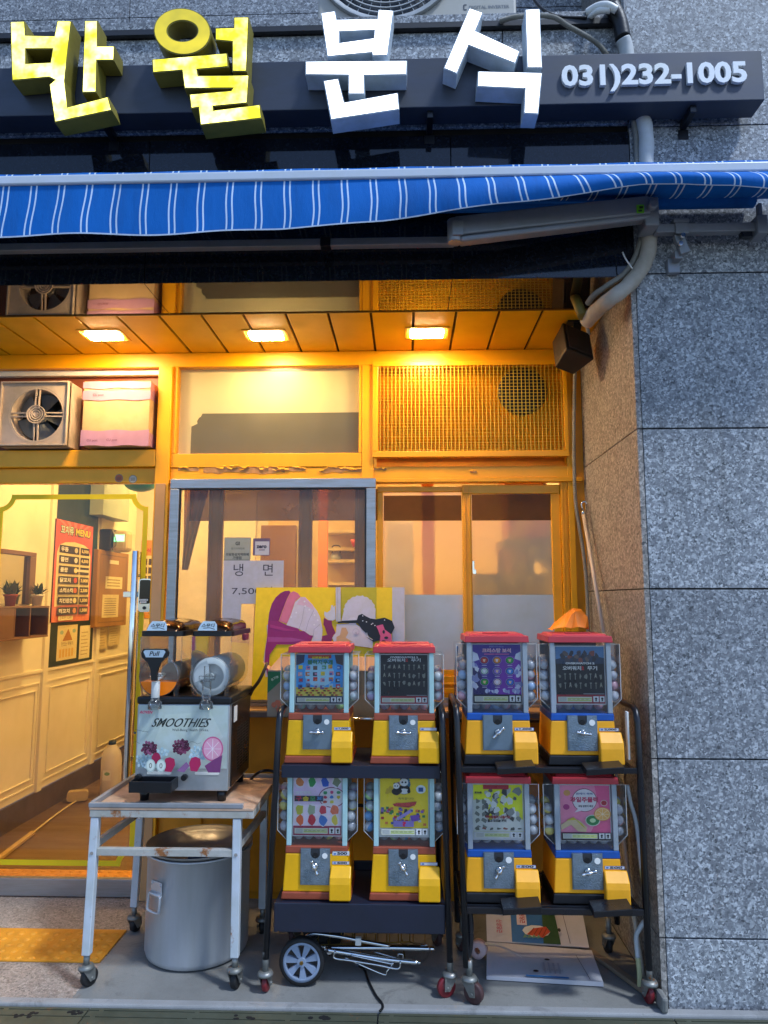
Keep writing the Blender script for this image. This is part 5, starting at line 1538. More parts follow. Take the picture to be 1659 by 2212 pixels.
def machine(cx, yf, z0, hb, hw, lid, kind, poster, label, price, knob, kinds, side, worn=False, plain=False, caplab='', pr_n=1, width=1.0, lvl=4):
    body, topb, botb, post = {'red': (MYW if worn else MY, BR, BR, PAQ), 'blue': (MO, BB, BK, PGR)}[kind]
    root = thing('capsule_machine', label, 'capsule machine', (cx, yf, z0), 'coin operated capsule machines on the racks')
    w0, w1, dp = .126 * width, .114 * width, .22
    def slab(za, zb, wa, wb, ext=0):
        ya = -.004 - ext
        return ([(-wa, ya, za), (wa, ya, za), (wa, dp, za), (-wa, dp, za)], [(-wb, ya, zb), (wb, ya, zb), (wb, dp, zb), (-wb, dp, zb)])
    hbot, htop = (.028, .026) if kind == 'red' else (.036, .026)
    f = lambda z: w0 + (w1 - w0) * z / hb
    mb = MB(); mb.hexa(*slab(hbot, hb - htop, f(hbot), f(hb - htop))); bo = part('base_body', mb, body, root, local=True, bevel=.004)
    mb = MB(); mb.hexa(*slab(0.001, hbot - .0005, w0 + .004, f(hbot) + .002, .004)); part('base_band', mb, botb, root, local=True, bevel=.004)
    mb = MB(); mb.hexa(*slab(hb - htop + .0005, hb, f(hb - htop) + .001, w1 + .001, .001)); part('collar_band', mb, topb, root, local=True, bevel=.003)
    # coin plate
    px0, px1 = -.055, .048
    pz0, pz1 = hb - .122 * hb / .175, hb - .006
    xm_ = (px0 + px1) / 2
    mb = MB()
    mb.prism([[(px0, pz0), (px1, pz0), (px1, pz1), (xm_ + .017, pz1), (xm_ + .017, pz1 - .022), (xm_ + .012, pz1 - .031), (xm_, pz1 - .035), (xm_ - .012, pz1 - .031), (xm_ - .017, pz1 - .022), (xm_ - .017, pz1), (px0, pz1)]],
             lambda p: (p[0], -.013, p[1]), lambda p: (p[0], -.0045, p[1]))
    pl = part('coin_plate', mb, PLT2 if plain else PLT, root, local=True, bevel=.0015)
    mb = MB()
    for (a0, a1, b0, b1) in ((px0 - .003, px1 + .003, pz0 - .003, pz0 - .0002), (px0 - .003, px0 - .0002, pz0, pz1), (px1 + .0002, px1 + .003, pz0, pz1)): mb.box(a0, a1, -.0105, -.0045, b0, b1)
    part('plate_rim', mb, PLT2, pl, local=True)
    mb = MB(); mb.box(xm_ - .016, xm_ + .016, -.010, -.0045, pz1 - .03, pz1 - .001); part('slot_recess', mb, SLOT, pl, local=True)
    mb = MB(); mb.cyl((xm_, -.0125, pz1 - .024), (xm_, -.009, pz1 - .024), .010, n=18); part('coin_entry', mb, BLK, pl, local=True)
    kz = pz1 - .060
    MX = Matrix.Translation((xm_, -.013, kz)) @ Matrix.Rotation(knob, 4, 'Y')
    mb = MB(MX); mb.cyl((0, 0, 0), (0, -.010, 0), .013, .010, n=18); mb.cyl((0, -.010, 0), (0, -.022, 0), .008, n=14)
    mb.tube([(-.027, -.020, 0), (-.012, -.019, 0), (0, -.022, 0), (.012, -.019, 0), (.027, -.020, 0)], lambda t: .0042 + .0022 * abs(math.cos(t * math.pi * 2)), n=10, spline=3)
    part('turn_knob', mb, CHR, pl, local=True)
    mb = MB(); mb.cyl((px1 - .016, -.0138, pz1 - .025), (px1 - .016, -.0132, pz1 - .025), .010 if kind == 'red' else .011, n=18); part('round_label', mb, WHT if not plain or kind == 'red' else PLT2, pl, local=True)
    # chute
    cx0, cx1 = .055 * width, w0 + (.004 if kind == 'red' else .012)
    ct = hb * .655
    mb = MB()
    prof = [(-.0045, ct), (-.012, ct - .003), (-.038, ct - .034), (-.042, ct - .056), (-.042, .010), (-.0045, .010)]
    n_ = len(prof)
    prof2 = [(y_, z_) for y_, z_ in prof]
    va = [(cx0 - .003 * (0 if z_ > ct - .01 else 1), y_, z_) for y_, z_ in prof2]; vb_ = [(cx1, y_, z_) for y_, z_ in prof2]
    mb._add(va + vb_, [tuple(range(n_)), tuple(reversed(range(n_, 2 * n_)))] + [(i, n_ + i, n_ + (i + 1) % n_, (i + 1) % n_) for i in range(n_)])
    part('chute', mb, body if not worn else MY, root, local=True, bevel=.005)
    # price label
    for k in range(pr_n):
        zz = ct + .0015 + k * .032
        A = Art((cx0 + .004, -.0185 if False else -.0046, zz), (1, 0, 0), (0, 0, 1), (0, -1, 0), eps=.0004)
        W_ = cx1 - cx0 - .012
        A.rect(0, 0, W_, .011 + .004 * k, '#5a6cae' if k == 0 else '#d8dce2'); A.rect(.0012, .0012, W_ - .0012, .0098 + .004 * k, '#c9ced8' if price else '#c2c8d4')
        A.rect(.005, .003, .014, .008, '#3a70b8', up=False)
        if price: A.text(price, .018, .0022, w=W_ - .026, hgt=.0072 + .003 * k, h='#1a1c22', bold=.04)
        A.build('price_label', root, local=True)
    # hopper posts
    zt = hb + hw
    for (x_, y_) in ((-w1 + .001, -.002), (w1 - .019, -.002), (-w1 + .001, dp - .02), (w1 - .019, dp - .02)):
        mb = MB(); mb.box(x_, x_ + .018, y_, y_ + .016, hb + .0005, zt); part('hopper_post', mb, post, root, local=True, bevel=.002)
    # clear hopper bulging out at both sides (thin sheets)
    ww = w1 + .036
    y0_, y1_ = .016, dp - .025
    mb = MB()
    pr = [(-w1 + .022, hb + .001), (-w1 - .002, hb + .018), (-ww, hb + .050), (-ww, zt - .006), (ww, zt - .006), (ww, hb + .050), (w1 + .002, hb + .018), (w1 - .022, hb + .001)]
    k_ = len(pr)
    mb._add([(p[0], y0_, p[1]) for p in pr] + [(p[0], y1_, p[1]) for p in pr], [tuple(range(k_))] + [(i, i + 1, k_ + i + 1, k_ + i) for i in range(k_ - 1)])
    part('clear_hopper', mb, CLEAR, root, local=True, norm=False)
    mb = MB(); t_ = .0022
    for s in (-1, 1):
        pts = [(s * (w1 + .001), y0_ - .001, hb + .016), (s * ww, y0_ - .001, hb + .050), (s * ww, y0_ - .001, zt - .006), (s * w1, y0_ - .001, zt - .006)]
        mb.tube(pts, .0014, n=6)
    part('hopper_edge', mb, paint('hopper_edge_plastic', '#c9ced2', .2, .1, bump=0) if not bpy.data.materials.get('hopper_edge_plastic') else bpy.data.materials['hopper_edge_plastic'], root, local=True)
    mb = MB(); mb._add([(-w1 + .018, .004, hb + .001), (w1 - .018, .004, hb + .001), (w1 - .018, .004, zt - .001), (-w1 + .018, .004, zt - .001)], [(0, 1, 2, 3)])
    part('front_pane', mb, CLEAR, root, local=True, norm=False)
    mb = MB(); mb.box(-w1 + .018, w1 - .018, dp - .02, dp - .017, hb, zt); part('back_board', mb, paint('hopper_back', '#b4b4b8', .6) if not bpy.data.materials.get('hopper_back') else bpy.data.materials['hopper_back'], root, local=True)
    # poster card with white margin just behind the pane
    W_, H_ = 2 * w1 - .040, hw - .034
    if lvl == 5: H_ = hw - .012 - .03
    tilt = 0
    A = Art((-W_ / 2, .012, hb + .030), (1, 0, 0), (0, 0, 1), (0, -1, 0), eps=.00035, rough=.3)
    A.rect(0, 0, W_, H_, '#d6dade')
    A.fn = lambda x, y: (.004 + x * (W_ - .008), .004 + y * (H_ - .008))
    poster(A, W_ / H_)
    # small print strip every card carries
    A.rect(.03, .03, .72, .12, '#d8d8cc', up=False); A.rect(.75, .03, .86, .13, '#dfe1e4', up=False); A.rect(.88, .03, .98, .13, '#dfe1e4'); 
    for k in range(4): A.rect(.05, .045 + k * .018, .20, .053 + k * .018, '#9aa0a6', up=False)
    A.rect(.22, .05, .71, .07, '#b8c86a', up=False); A.rect(.22, .085, .71, .10, '#b8c86a', up=False)
    for k in range(5): A.rect(.23 + k * .09, .075, .29 + k * .09, .081, '#7a7e74', up=False)
    A.ell(.805, .09, .025, .02, '#2a2c30', up=False); A.poly([(.785, .045), (.825, .045), (.81, .08), (.795, .08)], '#2a2c30', up=False); A.ell(.93, .09, .025, .02, '#2a2c30', up=False); A.poly([(.91, .045), (.95, .045), (.935, .08), (.925, .08)], '#2a2c30', up=False)
    A.build('poster', root, local=True)
    if lid:
        mb = MB(); a = w1 + .006
        mb.hexa([(-a, -.008, zt + .0005), (a, -.008, zt + .0005), (a, dp + .004, zt + .0005), (-a, dp + .004, zt + .0005)], [(-a + .002, -.006, zt + .024), (a - .002, -.006, zt + .024), (a - .002, dp + .002, zt + .024), (-a + .002, dp + .002, zt + .024)])
        mb.hexa([(-a + .014, .008, zt + .0242), (a - .014, .008, zt + .0242), (a - .014, dp - .012, zt + .0242), (-a + .014, dp - .012, zt + .0242)], [(-a + .022, .016, zt + .032), (a - .022, .016, zt + .032), (a - .022, dp - .02, zt + .032), (-a + .022, dp - .02, zt + .032)])
        mb.box(-.05, .05, .03, .04, zt + .0322, zt + .036)
        part('lid', mb, LIDR, root, local=True, bevel=.006)
    # capsules
    grp = 'toy capsules in the ' + side
    for s in (-1, 1):
        nlev = int((hw * .8 - .05) / .037)
        nlev = max(3, min(nlev, lvl))
        for k in range(nlev):
            for yy in (.038, .078):
                od = ['lowest', 'second lowest', 'third lowest', 'fourth lowest', 'fifth lowest', 'sixth lowest'][k]; sd = 'left' if s < 0 else 'right'
                lb_ = f'{od} toy capsule behind the {sd} side of the {caplab}' if yy < .05 else f'half hidden capsule behind the {od} one {sd} in the {caplab}'
                fill(cx + s * (w1 + .0155 + rnd.uniform(-.006, .003)), yf + yy + rnd.uniform(-.006, .004), z0 + hb + .060 + k * .0375 + rnd.uniform(-.001, .001) + (.018 if yy > .05 else 0), kinds, lb_, grp)
    for k in range(5):
        fill(cx - .076 + k * .038, yf + .062, z0 + hb + .022, kinds, ['first', 'second', 'middle', 'fourth', 'last'][k] + ' capsule from the left in the bottom row of the ' + caplab, grp)
    return root

def P_blocks(A, asp):
    A.rect(0, 0, 1, 1, '#48a8f0'); A.rect(0, .15, 1, .33, '#d8c24a')
    for r_ in range(4):
        for k in range(12): A.rect(k / 12 + (.04 if r_ % 2 else 0), .155 + r_ * .045, min(1, k / 12 + .055 + (.04 if r_ % 2 else 0)), .185 + r_ * .045, ['#5a2a24', '#c0402c', '#e0d060'][(k + r_) % 3], up=False)
    A.ell(.5, .6, .32, .26, '#a8d8f0'); A.poly([(.0, 1), (.18, 1), (.16, .84), (0, .78)], '#3a3c58', up=False); A.poly([(.82, 1), (1, 1), (1, .78), (.86, .82)], '#4a3c40', up=False); A.rect(.25, .93, .75, 1, '#c0402c'); 
    cs = ['#e8d040', '#3a60b0', '#c83030', '#d88aa0', '#8a7a8a', '#e0a0a8', '#6a5040', '#b8c8d8', '#d07840', '#58a070', '#7a5a90', '#303850', '#c8b040', '#9ac0e0']
    for r_ in range(4):
        for k in range(6):
            x, y = .1 + k * .16 + rnd.uniform(-.02, .02), .74 - r_ * .13 + rnd.uniform(-.02, .02)
            c_ = cs[(r_ * 5 + k * 3) % 14]; A.rect(x - .045, y - .04, x + .045, y + .04, c_, up=False)
    A.l += 1
    for r_ in range(4):
        for k in range(6):
            x, y = .1 + k * .16, .74 - r_ * .13; A.rect(x - .022, y - .022, x + .03, y + .015, rnd.choice(cs), up=False)
    A.l += 1
    A.text('포켓몬스터', .33, .905, w=.36, hgt=.06, h='#f2dc20', bold=.05, up=False); A.text('블럭지우개', .24, .80, w=.54, hgt=.095, h='#1e7a3c', bold=.03)
    A.rect(0, 0, 1, .15, '#1f2c48')
def P_weap(A, asp, top):
    A.rect(0, 0, 1, 1, '#11151f'); A.rect(0, 0, 1, .155, '#a02834')
    if top:
        A.rect(0, .76, 1, 1, '#5a88b8'); A.poly([(0, .70), (1, .70), (1, .80), (.7, .86), (.3, .83), (0, .78)], '#2a3c58')
        for k in range(16): A.blob(.15 + .7 * k / 15, .83 + .06 * math.sin(k * 2.1), .05, ['#3c3a44', '#6a5a54', '#4a4450', '#8a4a40', '#2c2c38'][k % 5], n=7, j=.9)
        A.l += 1
    y0 = .66 if top else .93
    A.text('OVERWATCH 2', .2, y0 + (.03 if top else .005), w=.6, hgt=.035, h='#e8e8ea', bold=.05, up=False); A.text('오버워치', .14, y0 - .075, w=.38, hgt=.075, h='#f2f2f2', bold=.02, up=False)
    A.text('2', .53, y0 - .07, w=.05, hgt=.065, h='#d02830', bold=.06, up=False); A.text('무기', .65, y0 - .075, w=.2, hgt=.075, h='#f2f2f2', bold=.02)
    yb = y0 - .18
    r_ = 0
    while yb > .2 and r_ < 3:
        for k in range(9):
            x = .08 + k * .105
            p = rnd.random()
            if p < .35: A.rect(x - .006, yb - .06, x + .006, yb + .05, '#9a9c94', up=False); A.rect(x - .02, yb + .03, x + .02, yb + .05, '#8a8c84', up=False)
            elif p < .7: A.blob(x, yb, .03, '#85877e', n=7, j=1.1, sy=1.5)
            else: A.poly([(x - .03, yb - .04), (x, yb - .01), (x + .03, yb - .04), (x + .008, yb + .05), (x - .008, yb + .05)], '#9a988c', up=False)
        yb -= .17 if not top else .16; r_ += 1
    A.l += 1
    A.rect(.55, .165, .98, .18, '#8a8d94')
def P_jelly(A, asp):
    A.rect(0, 0, 1, 1, '#efd6f2'); A.rect(0, .15, 1, .5, '#f4e4f6'); A.ell(.80, .62, .28, .17, '#8a2a5a', 26); A.ell(.80, .62, .265, .155, '#ece4ea', 26)
    A.rect(0, 0, 1, .155, '#a02c50')
    def ani(x, y, c_):
        A.blob(x, y, .095, '#e8e2ec', n=12, j=.25); A.blob(x, y + .0, .078, c_, n=10, j=.35); 
    A.l += 1
    for x, y, c_ in ((.12, .87, '#e08a50'), (.38, .87, '#2f9a50'), (.65, .87, '#2c60c8'), (.9, .88, '#8a9478'), (.13, .42, '#c0c040'), (.38, .42, '#a0b090'), (.62, .42, '#d03a50'), (.86, .42, '#e07858'), (.13, .25, '#e8703c'), (.38, .25, '#c82a40'), (.62, .25, '#3f7ac8'), (.86, .25, '#e0cf50')):
        A.blob(x, y, .10, '#ece6f0', n=12, j=.2); A.l += 1; A.blob(x, y, .082, c_, n=9, j=.5); A.l -= 1
    A.l += 2
    for k, c_ in enumerate(('#3aa060', '#d85080', '#40a070', '#c83c60', '#3c80c8', '#d8c040', '#c04838', '#d8d050')):
        A.blob(.66 + (k % 3) * .14, .70 - (k // 3) * .075, .04, c_, n=8, j=.5, sy=.7)
    A.text('말랑말랑', .04, .665, w=.34, hgt=.06, h='#f0eaf0', bold=.06, up=False); A.rect(.02, .555, .62, .645, '#2c2030')
    for k, (ch, c_) in enumerate((('구', '#c0244c'), ('슬', '#e8d030'), ('모', '#3f9a60'), ('찌', '#3f8ac8'))): A.text(ch, .05 + k * .145, .56, w=.12, hgt=.082, h=c_, bold=.06, up=False)
    A.l += 1
def P_random(A, asp):
    A.rect(0, 0, 1, 1, '#fbe02a'); A.rect(0, 0, 1, .13, '#d0d4d4')
    for k in range(60): A.rect(*(lambda x, y: (x - .03, y - .02, x + .03, y + .02))(rnd.uniform(.04, .96), rnd.uniform(.17, .46)), ['#c03038', '#3a58a8', '#dadada', '#e08038', '#3a8a50', '#303038', '#8a6ac0'][k % 7], up=False)
    A.l += 1
    for k in range(12): A.blob(.15 + .7 * rnd.random(), .72 + .2 * rnd.random(), .05, ['#9a48a8', '#c03870', '#3f7a9a', '#d8b830'][k % 4], n=7, j=.6)
    A.l += 1
    # pandas
    for (x, y, s) in ((.50, .88, 1), (.34, .82, .75)):
        A.ell(x - .05 * s, y + .05 * s, .03 * s, .022 * s, '#15161a', 10, up=False); A.ell(x + .05 * s, y + .05 * s, .03 * s, .022 * s, '#15161a', 10, up=False); A.ell(x, y - .12 * s, .13 * s, .08 * s, '#15161a', 14); A.ell(x, y, .09 * s, .065 * s, '#eceeee', 16); A.ell(x - .035 * s, y, .02 * s, .016 * s, '#15161a', 8, up=False); A.ell(x + .035 * s, y, .02 * s, .016 * s, '#15161a', 8, up=False); A.l += 1
    A.ell(.50, .735, .11, .045, '#eceeee', 16); A.ell(.42, .74, .04, .035, '#15161a', 10, up=False); A.ell(.60, .735, .035, .035, '#15161a', 10); 
    A.ell(.85, .77, .10, .07, '#eaf2f6'); A.rect(.80, .73, .90, .80, '#2a5a9a')
    A.text('축하합니다', .38, .60, w=.32, hgt=.035, h='#3a3020', up=False); A.poly([(.26, .53), (.76, .57), (.74, .52), (.6, .47), (.30, .49)], '#b03038'); A.text('랜덤뽑기', .32, .495, w=.4, hgt=.055, h='#d84a40', bold=.05, up=False)
    A.poly([(.34, .30), (.62, .44), (.66, .40), (.38, .26)], '#a898d8', up=False); A.poly([(.62, .34), (.82, .36), (.8, .26), (.66, .24)], '#7a50b8'); A.rect(.28, .16, .70, .255, '#9a8ad0'); A.text('?', .46, .165, w=.08, hgt=.08, h='#b02048', bold=.06)
def P_gems(A, asp):
    A.rect(0, 0, 1, 1, '#4a2c98'); A.rect(.5, .15, 1, .8, '#7a2cac', up=False); A.poly([(0, .15), (.35, .15), (.1, .6), (0, .7)], '#241c64')
    for k in range(26):
        s = -1 if k % 2 else 1; x = .05 if s < 0 else .95; x += rnd.uniform(-.05, .05); y = .2 + .45 * rnd.random(); A.blob(x, y, .05, ['#c9cdea', '#8a90c8', '#e0e2f2'][k % 3], n=5, j=.9)
    for k in range(14): A.blob(.25 + .7 * rnd.random(), .19 + .03 * rnd.random(), .035, ['#c9cdea', '#9aa0d0'][k % 2], n=5, j=.9)
    A.poly([(0, .88), (.10, .84), (.14, .74), (0, .70)], '#d8dcee', up=False); A.poly([(1, .88), (.90, .84), (.87, .76), (1, .72)], '#d8dcee')
    A.text('크리스탈 보석', .2, .86, w=.6, hgt=.075, h='#e48aa8', bold=.07, up=False); A.l += 1; A.text('크리스탈 보석', .2, .86, w=.6, hgt=.075, h='#f4e0ea', bold=.0, up=False); A.rect(.24, .825, .76, .845, '#c05a9a', up=False); A.text('불빛을 비추면 빛나는', .35, .95, w=.3, h='#a8a8e8')
    for i in range(3):
        for j in range(3):
            x, y = .24 + j * .265, .73 - i * .185
            c_ = [['#c02030', '#e08a30', '#28a848'], ['#b8d0c8', '#8a70c8', '#2f80d0'], ['#28a040', '#e0c8d0', '#2a70d0']][i][j]
            A.ell(x, y, .095, .068, '#9a90c8', 22); A.ell(x, y, .083, .059, '#1c1030', 22); A.ell(x, y, .072, .051, c_, 10); A.poly([(x - .03, y + .02), (x + .03, y + .02), (x + .01, y - .03), (x - .02, y - .02)], '#e8e4ee' if (i + j) % 2 else '#f0c8a0', up=False); A.rect(x - .05, y - .092, x + .05, y - .082, '#d0cae8', up=False); A.l -= 3
    A.l += 4; A.rect(0, 0, 1, .15, '#12142a')
def P_comic(A, asp):
    A.rect(0, 0, 1, 1, '#eaf020'); A.rect(0, .14, .3, .72, '#d6dad4'); A.poly([(.25, .14), (1, .14), (1, .35), (.7, .5), (.25, .3)], '#d9dcd8')
    for k in range(46):
        A.blob(rnd.uniform(.25, .9), rnd.uniform(.35, .92), rnd.uniform(.03, .08), ['#e6e8e6', '#b8bcbc', '#5a5e60', '#8a9090', '#e6e8e6', '#3c4042'][k % 6], n=6, j=1.1)
    A.l += 1
    for k in range(10): A.blob(.08 + (k % 2) * .13, .7 - (k // 2) * .12, .045, '#7a8078', n=6, j=1)
    for k in range(7): A.blob(.08 + k * .14, .19, .05, ['#5a6058', '#8a4a40', '#4a5450'][k % 3], n=6, j=1, sy=.5)
    A.l += 1; A.rect(.2, .92, .72, 1, '#b8283a', up=False); A.rect(.02, .83, .18, .87, '#c9cf50'); A.text('총300종', .03, .835, w=.14, h='#20242a', bold=.04, up=False)
    A.text('어떤동물이 나올까요', .24, .375, w=.5, h='#a82a30', bold=.05, up=False); A.text('뽑고 모으는 재미', .28, .31, w=.38, h='#20242a', bold=.05); A.rect(0, 0, 1, .14, '#c9ccd4')
def P_fruit(A, asp):
    A.rect(0, 0, 1, 1, '#f0689c'); A.poly([(0, .14), (.6, .14), (.8, .5), (.7, 1), (0, 1)], '#f898b8'); 
    for x, y, r_, c_ in ((.14, .86, .07, '#e0a860'), (.12, .60, .065, '#b83888'), (.88, .68, .07, '#e8c8c0'), (.88, .68, .055, '#b82838')): A.ell(x, y, r_, r_ * .8, c_, 18)
    A.ell(.49, .73, .25, .215, '#8a3048', 26); A.ell(.49, .73, .24, .205, '#f2eef0', 26)
    A.poly([(.28, .50), (.36, .58), (.44, .54)], '#f2eef0')
    A.text('돈케이 쭉쭉', .32, .83, w=.34, hgt=.04, h='#8a90b0', bold=.04, up=False); A.text('과일주물럭', .2, .69, w=.56, hgt=.10, h='#d0406c', bold=.04, up=False); A.text('과일 말랑이 촉감', .36, .60, w=.3, h='#4a4048', bold=.03)
    A.ell(.64, .36, .15, .105, '#d8ead8'); A.ell(.64, .36, .13, .09, '#2a8a4c'); A.ell(.64, .36, .06, .04, '#c8e8b8')
    A.ell(.84, .48, .17, .125, '#e8a050'); A.ell(.84, .48, .15, .11, '#f0d8a8'); A.ell(.84, .48, .135, .098, '#e8b460')
    for k in range(8): A.line([(.84, .48), (.84 + .13 * math.cos(k * .785), .48 + .095 * math.sin(k * .785))], .008, '#f4e4c4', up=False)
    A.l += 1
    A.poly([(0, .28), (.2, .40), (.38, .36), (.52, .24), (.50, .15), (.34, .16), (.2, .28), (0, .18)], '#e0c8a0'); A.poly([(.1, .36), (.3, .37), (.42, .26), (.5, .2), (.42, .3), (.25, .42)], '#d8c840'); A.rect(0, 0, 1, .14, '#16161c')
Y1, Y2 = -.745, -.79
ML, MR_ = -.335, -.010
machine(-.335, Y1, .7855, .185, .225, True, 'red', P_blocks, 'red lidded capsule machine with the blue block eraser poster', '1,000', 0.0, [0, 1, 2, 3, 4, 5, 9], 'block eraser machine', worn=True, plain=True, caplab='block eraser machine')
machine(-.010, Y1, .7855, .185, .225, True, 'red', lambda A, a: P_weap(A, a, False), 'red lidded machine with black weapon poster on the navy tray rack', '', 0.05, [0, 1, 4, 6], 'weapon machine on the navy tray rack', worn=True, caplab='aqua framed weapon machine')
machine(-.337, Y1 - .004, .3025, .188, .27, False, 'red', P_jelly, 'lower capsule machine with lilac jelly animal poster', '500', R(65), [0, 4, 3, 1, 5], 'jelly animal machine', worn=False, caplab='jelly animal machine', pr_n=2, lvl=5)
machine(-.012, Y1 - .004, .3025, .188, .27, False, 'red', P_random, 'lower capsule machine with yellow panda and toy pile poster', '', R(55), [0, 7, 6, 8, 9, 7], 'panda poster machine', caplab='panda poster machine', lvl=5)
machine(.338, Y2, .7955, .185, .258, True, 'blue', P_gems, 'upper blue striped machine with purple crystal gem poster', '1,000', R(-42), [1, 0, 4, 2], 'crystal gem machine', plain=True, caplab='crystal gem machine')
machine(.648, Y2, .7955, .185, .258, True, 'blue', lambda A, a: P_weap(A, a, True), 'upper blue striped machine with the blue topped black weapon poster by the granite wall', '2,000', R(8), [0, 6, 1, 4], 'weapon machine by the granite wall', caplab='wall side weapon machine', lvl=5)
machine(.333, Y2, .3155, .182, .232, True, 'blue', P_comic, 'lower blue striped machine with yellow and white comic print poster', '500', R(-55), [6, 0], 'comic print machine', caplab='comic print machine')
machine(.650, Y2, .3155, .182, .232, True, 'blue', P_fruit, 'lower blue striped machine with pink fruit squish poster by the granite wall', '500', R(-15), [0, 4, 5, 6], 'pink fruit machine', caplab='pink fruit machine')
# orange cloth on the back of the wall-side machine
ca, cb_ = at(1190, 1362, Y=-.62), at(1268, 1362, Y=-.62)
r3 = random.Random(5)
cp = [(0, .0), (.18, .02), (.36, .034), (.52, .052), (.68, .062), (.86, .056), (1.0, .046), (1.02, 0.0)]
mb = MB(); rows = []
for j in range(6):
    v = j / 5; row = []
    for (u, h_) in cp:
        k = math.sin(math.pi * (.12 + .76 * v)) ** .7
        row.append(Vector((ca.x + (cb_.x - ca.x) * u + r3.uniform(-.005, .005), -.66 + .10 * v + r3.uniform(-.008, .008), 1.281 + h_ * 1.35 * k * (1 if 0 < j < 5 else .25) + r3.uniform(-.004, .005))))
    rows.append(row)
n_ = len(cp)
mb._add([p for r_ in rows for p in r_], [(j * n_ + i, j * n_ + i + 1, (j + 1) * n_ + i + 1, (j + 1) * n_ + i) for j in range(5) for i in range(n_ - 1)])
o = part('orange_cloth', mb, paint('orange_vinyl', '#ff8a10', .5, .15, 12, bump=.1), norm=False); tag(o, 'crumpled orange cloth lying on the lid of the wall side weapon machine', 'cloth')
# ================================================================ WHITE WHEELED TABLE
TW = paint('chipped_white_enamel', '#c4ccd4', .4, .2, 10, rust=.26, rscale=7, bump=.04)
TR = paint('rusty_white_enamel', '#b5b3ac', .5, .3, 12, rust=.42, rscale=9, bump=.08)
tb_ = thing('wheeled_table', 'rusty white metal table on casters carrying the smoothie machine', 'table', (-.90, -.58, 0))
ztp = .645
FL = at(177, 2142, Z=0); FR_ = at(501, 2150, Z=0); BL = at(285, 2018, Z=0); BRt = at(566, 2018, Z=0)
legs = []
yf_, yb_2 = -.775, -.345
tl = at(203, 1765, Y=yf_); tr = at(513, 1780, Y=yf_)
tops = [(tl.x + .008, yf_), (tr.x + .0, yf_), (BL.x + .015, yb_2), (BRt.x + .0, yb_2)]
for i, (p, (tx2, ty2)) in enumerate(zip((FL, FR_, BL, BRt), tops)):
    rr2 = .034 if i < 2 else .030
    x_, y_ = p.x, (yf_ if i < 2 else yb_2)
    mb = MB(); mb.bar((x_, y_, rr2 * 2 + .045), (tx2, ty2, ztp - .05), .030, .030, up=(0, 1, 0)); lg_ = part('leg', mb, TW, tb_, bevel=.003)
    mb = MB(); mb.cyl((x_ + (tx2 - x_) * .72, y_ - .0155, .47), (x_ + (tx2 - x_) * .72, y_ - .019, .47), .006, n=10); part('bolt', mb, CHR, lg_)
    caster(tb_, x_, y_, rr2 * 2 + .046, rr2 - .002, R((60, 80, 70, 100)[i]), RUB, w=.028)
X0, X1 = tops[0][0] - .018, at(533, 1745, Y=yf_).x + .01
X1b = at(592, 1690, Y=yb_2).x
mb = MB()
mb.box(X0, X1 + .02, yf_ - .018, yf_ + .010, ztp - .048, ztp - .022)
mb.box(X0, X1 + .02, yb_2 - .01, yb_2 + .015, ztp - .048, ztp - .022)
mb.box(X0, X0 + .025, yf_ + .0105, yb_2 - .0105, ztp - .048, ztp - .022); mb.box(X1 - .005, X1 + .02, yf_ + .0105, yb_2 - .0105, ztp - .048, ztp - .022)
part('apron_frame', mb, TR, tb_, bevel=.002)
mb = MB()
mb.box(X0 - .002, X1 + .02, yf_ - .020, yb_2 + .02, ztp - .0215, ztp - .012)
part('table_top', mb, paint('dirty_tin_top', '#c9a68c', .6, .4, 9, rust=.2, rscale=10, bump=.1, rustcol='#5a4430'), tb_, bevel=.002)
mb = MB(); mb.box(X0 - .004, X1 - .02, yf_ - .022, yf_ - .004, ztp - .0118, ztp + .004); mb.box(X0 - .004, X0 + .012, yf_ - .0035, yb_2 + .018, ztp - .0118, ztp + .006); mb.box(X0 + .0125, X1 + .018, yb_2 + .004, yb_2 + .018, ztp - .0118, ztp + .004)
part('raised_lip', mb, paint('greyed_lip', '#8e9094', .45, .3, 9), tb_, bevel=.002)
zr_ = at(350, 1840, Y=yf_).z
lx = lambda i, z: ((FL, FR_, BL, BRt)[i].x + (tops[i][0] - (FL, FR_, BL, BRt)[i].x) * ((z - .11) / (ztp - .16)))
mb = MB(); mb.box(lx(0, zr_) + .0155, lx(1, zr_) - .0155, yf_ - .012, yf_ + .012, zr_ - .013, zr_ + .013); part('cross_rail', mb, TR, tb_, bevel=.002)
mb = MB(); mb.bar((lx(0, zr_), yf_ + .0155, zr_ + .02), (lx(2, zr_), yb_2 - .0155, zr_ + .02), .022, .024); part('cross_rail', mb, TR, tb_, bevel=.002)
mb = MB(); mb.bar((lx(1, zr_), yf_ + .0155, zr_ + .02), (lx(3, zr_), yb_2 - .0155, zr_ + .02), .022, .024); part('cross_rail', mb, TR, tb_, bevel=.002)

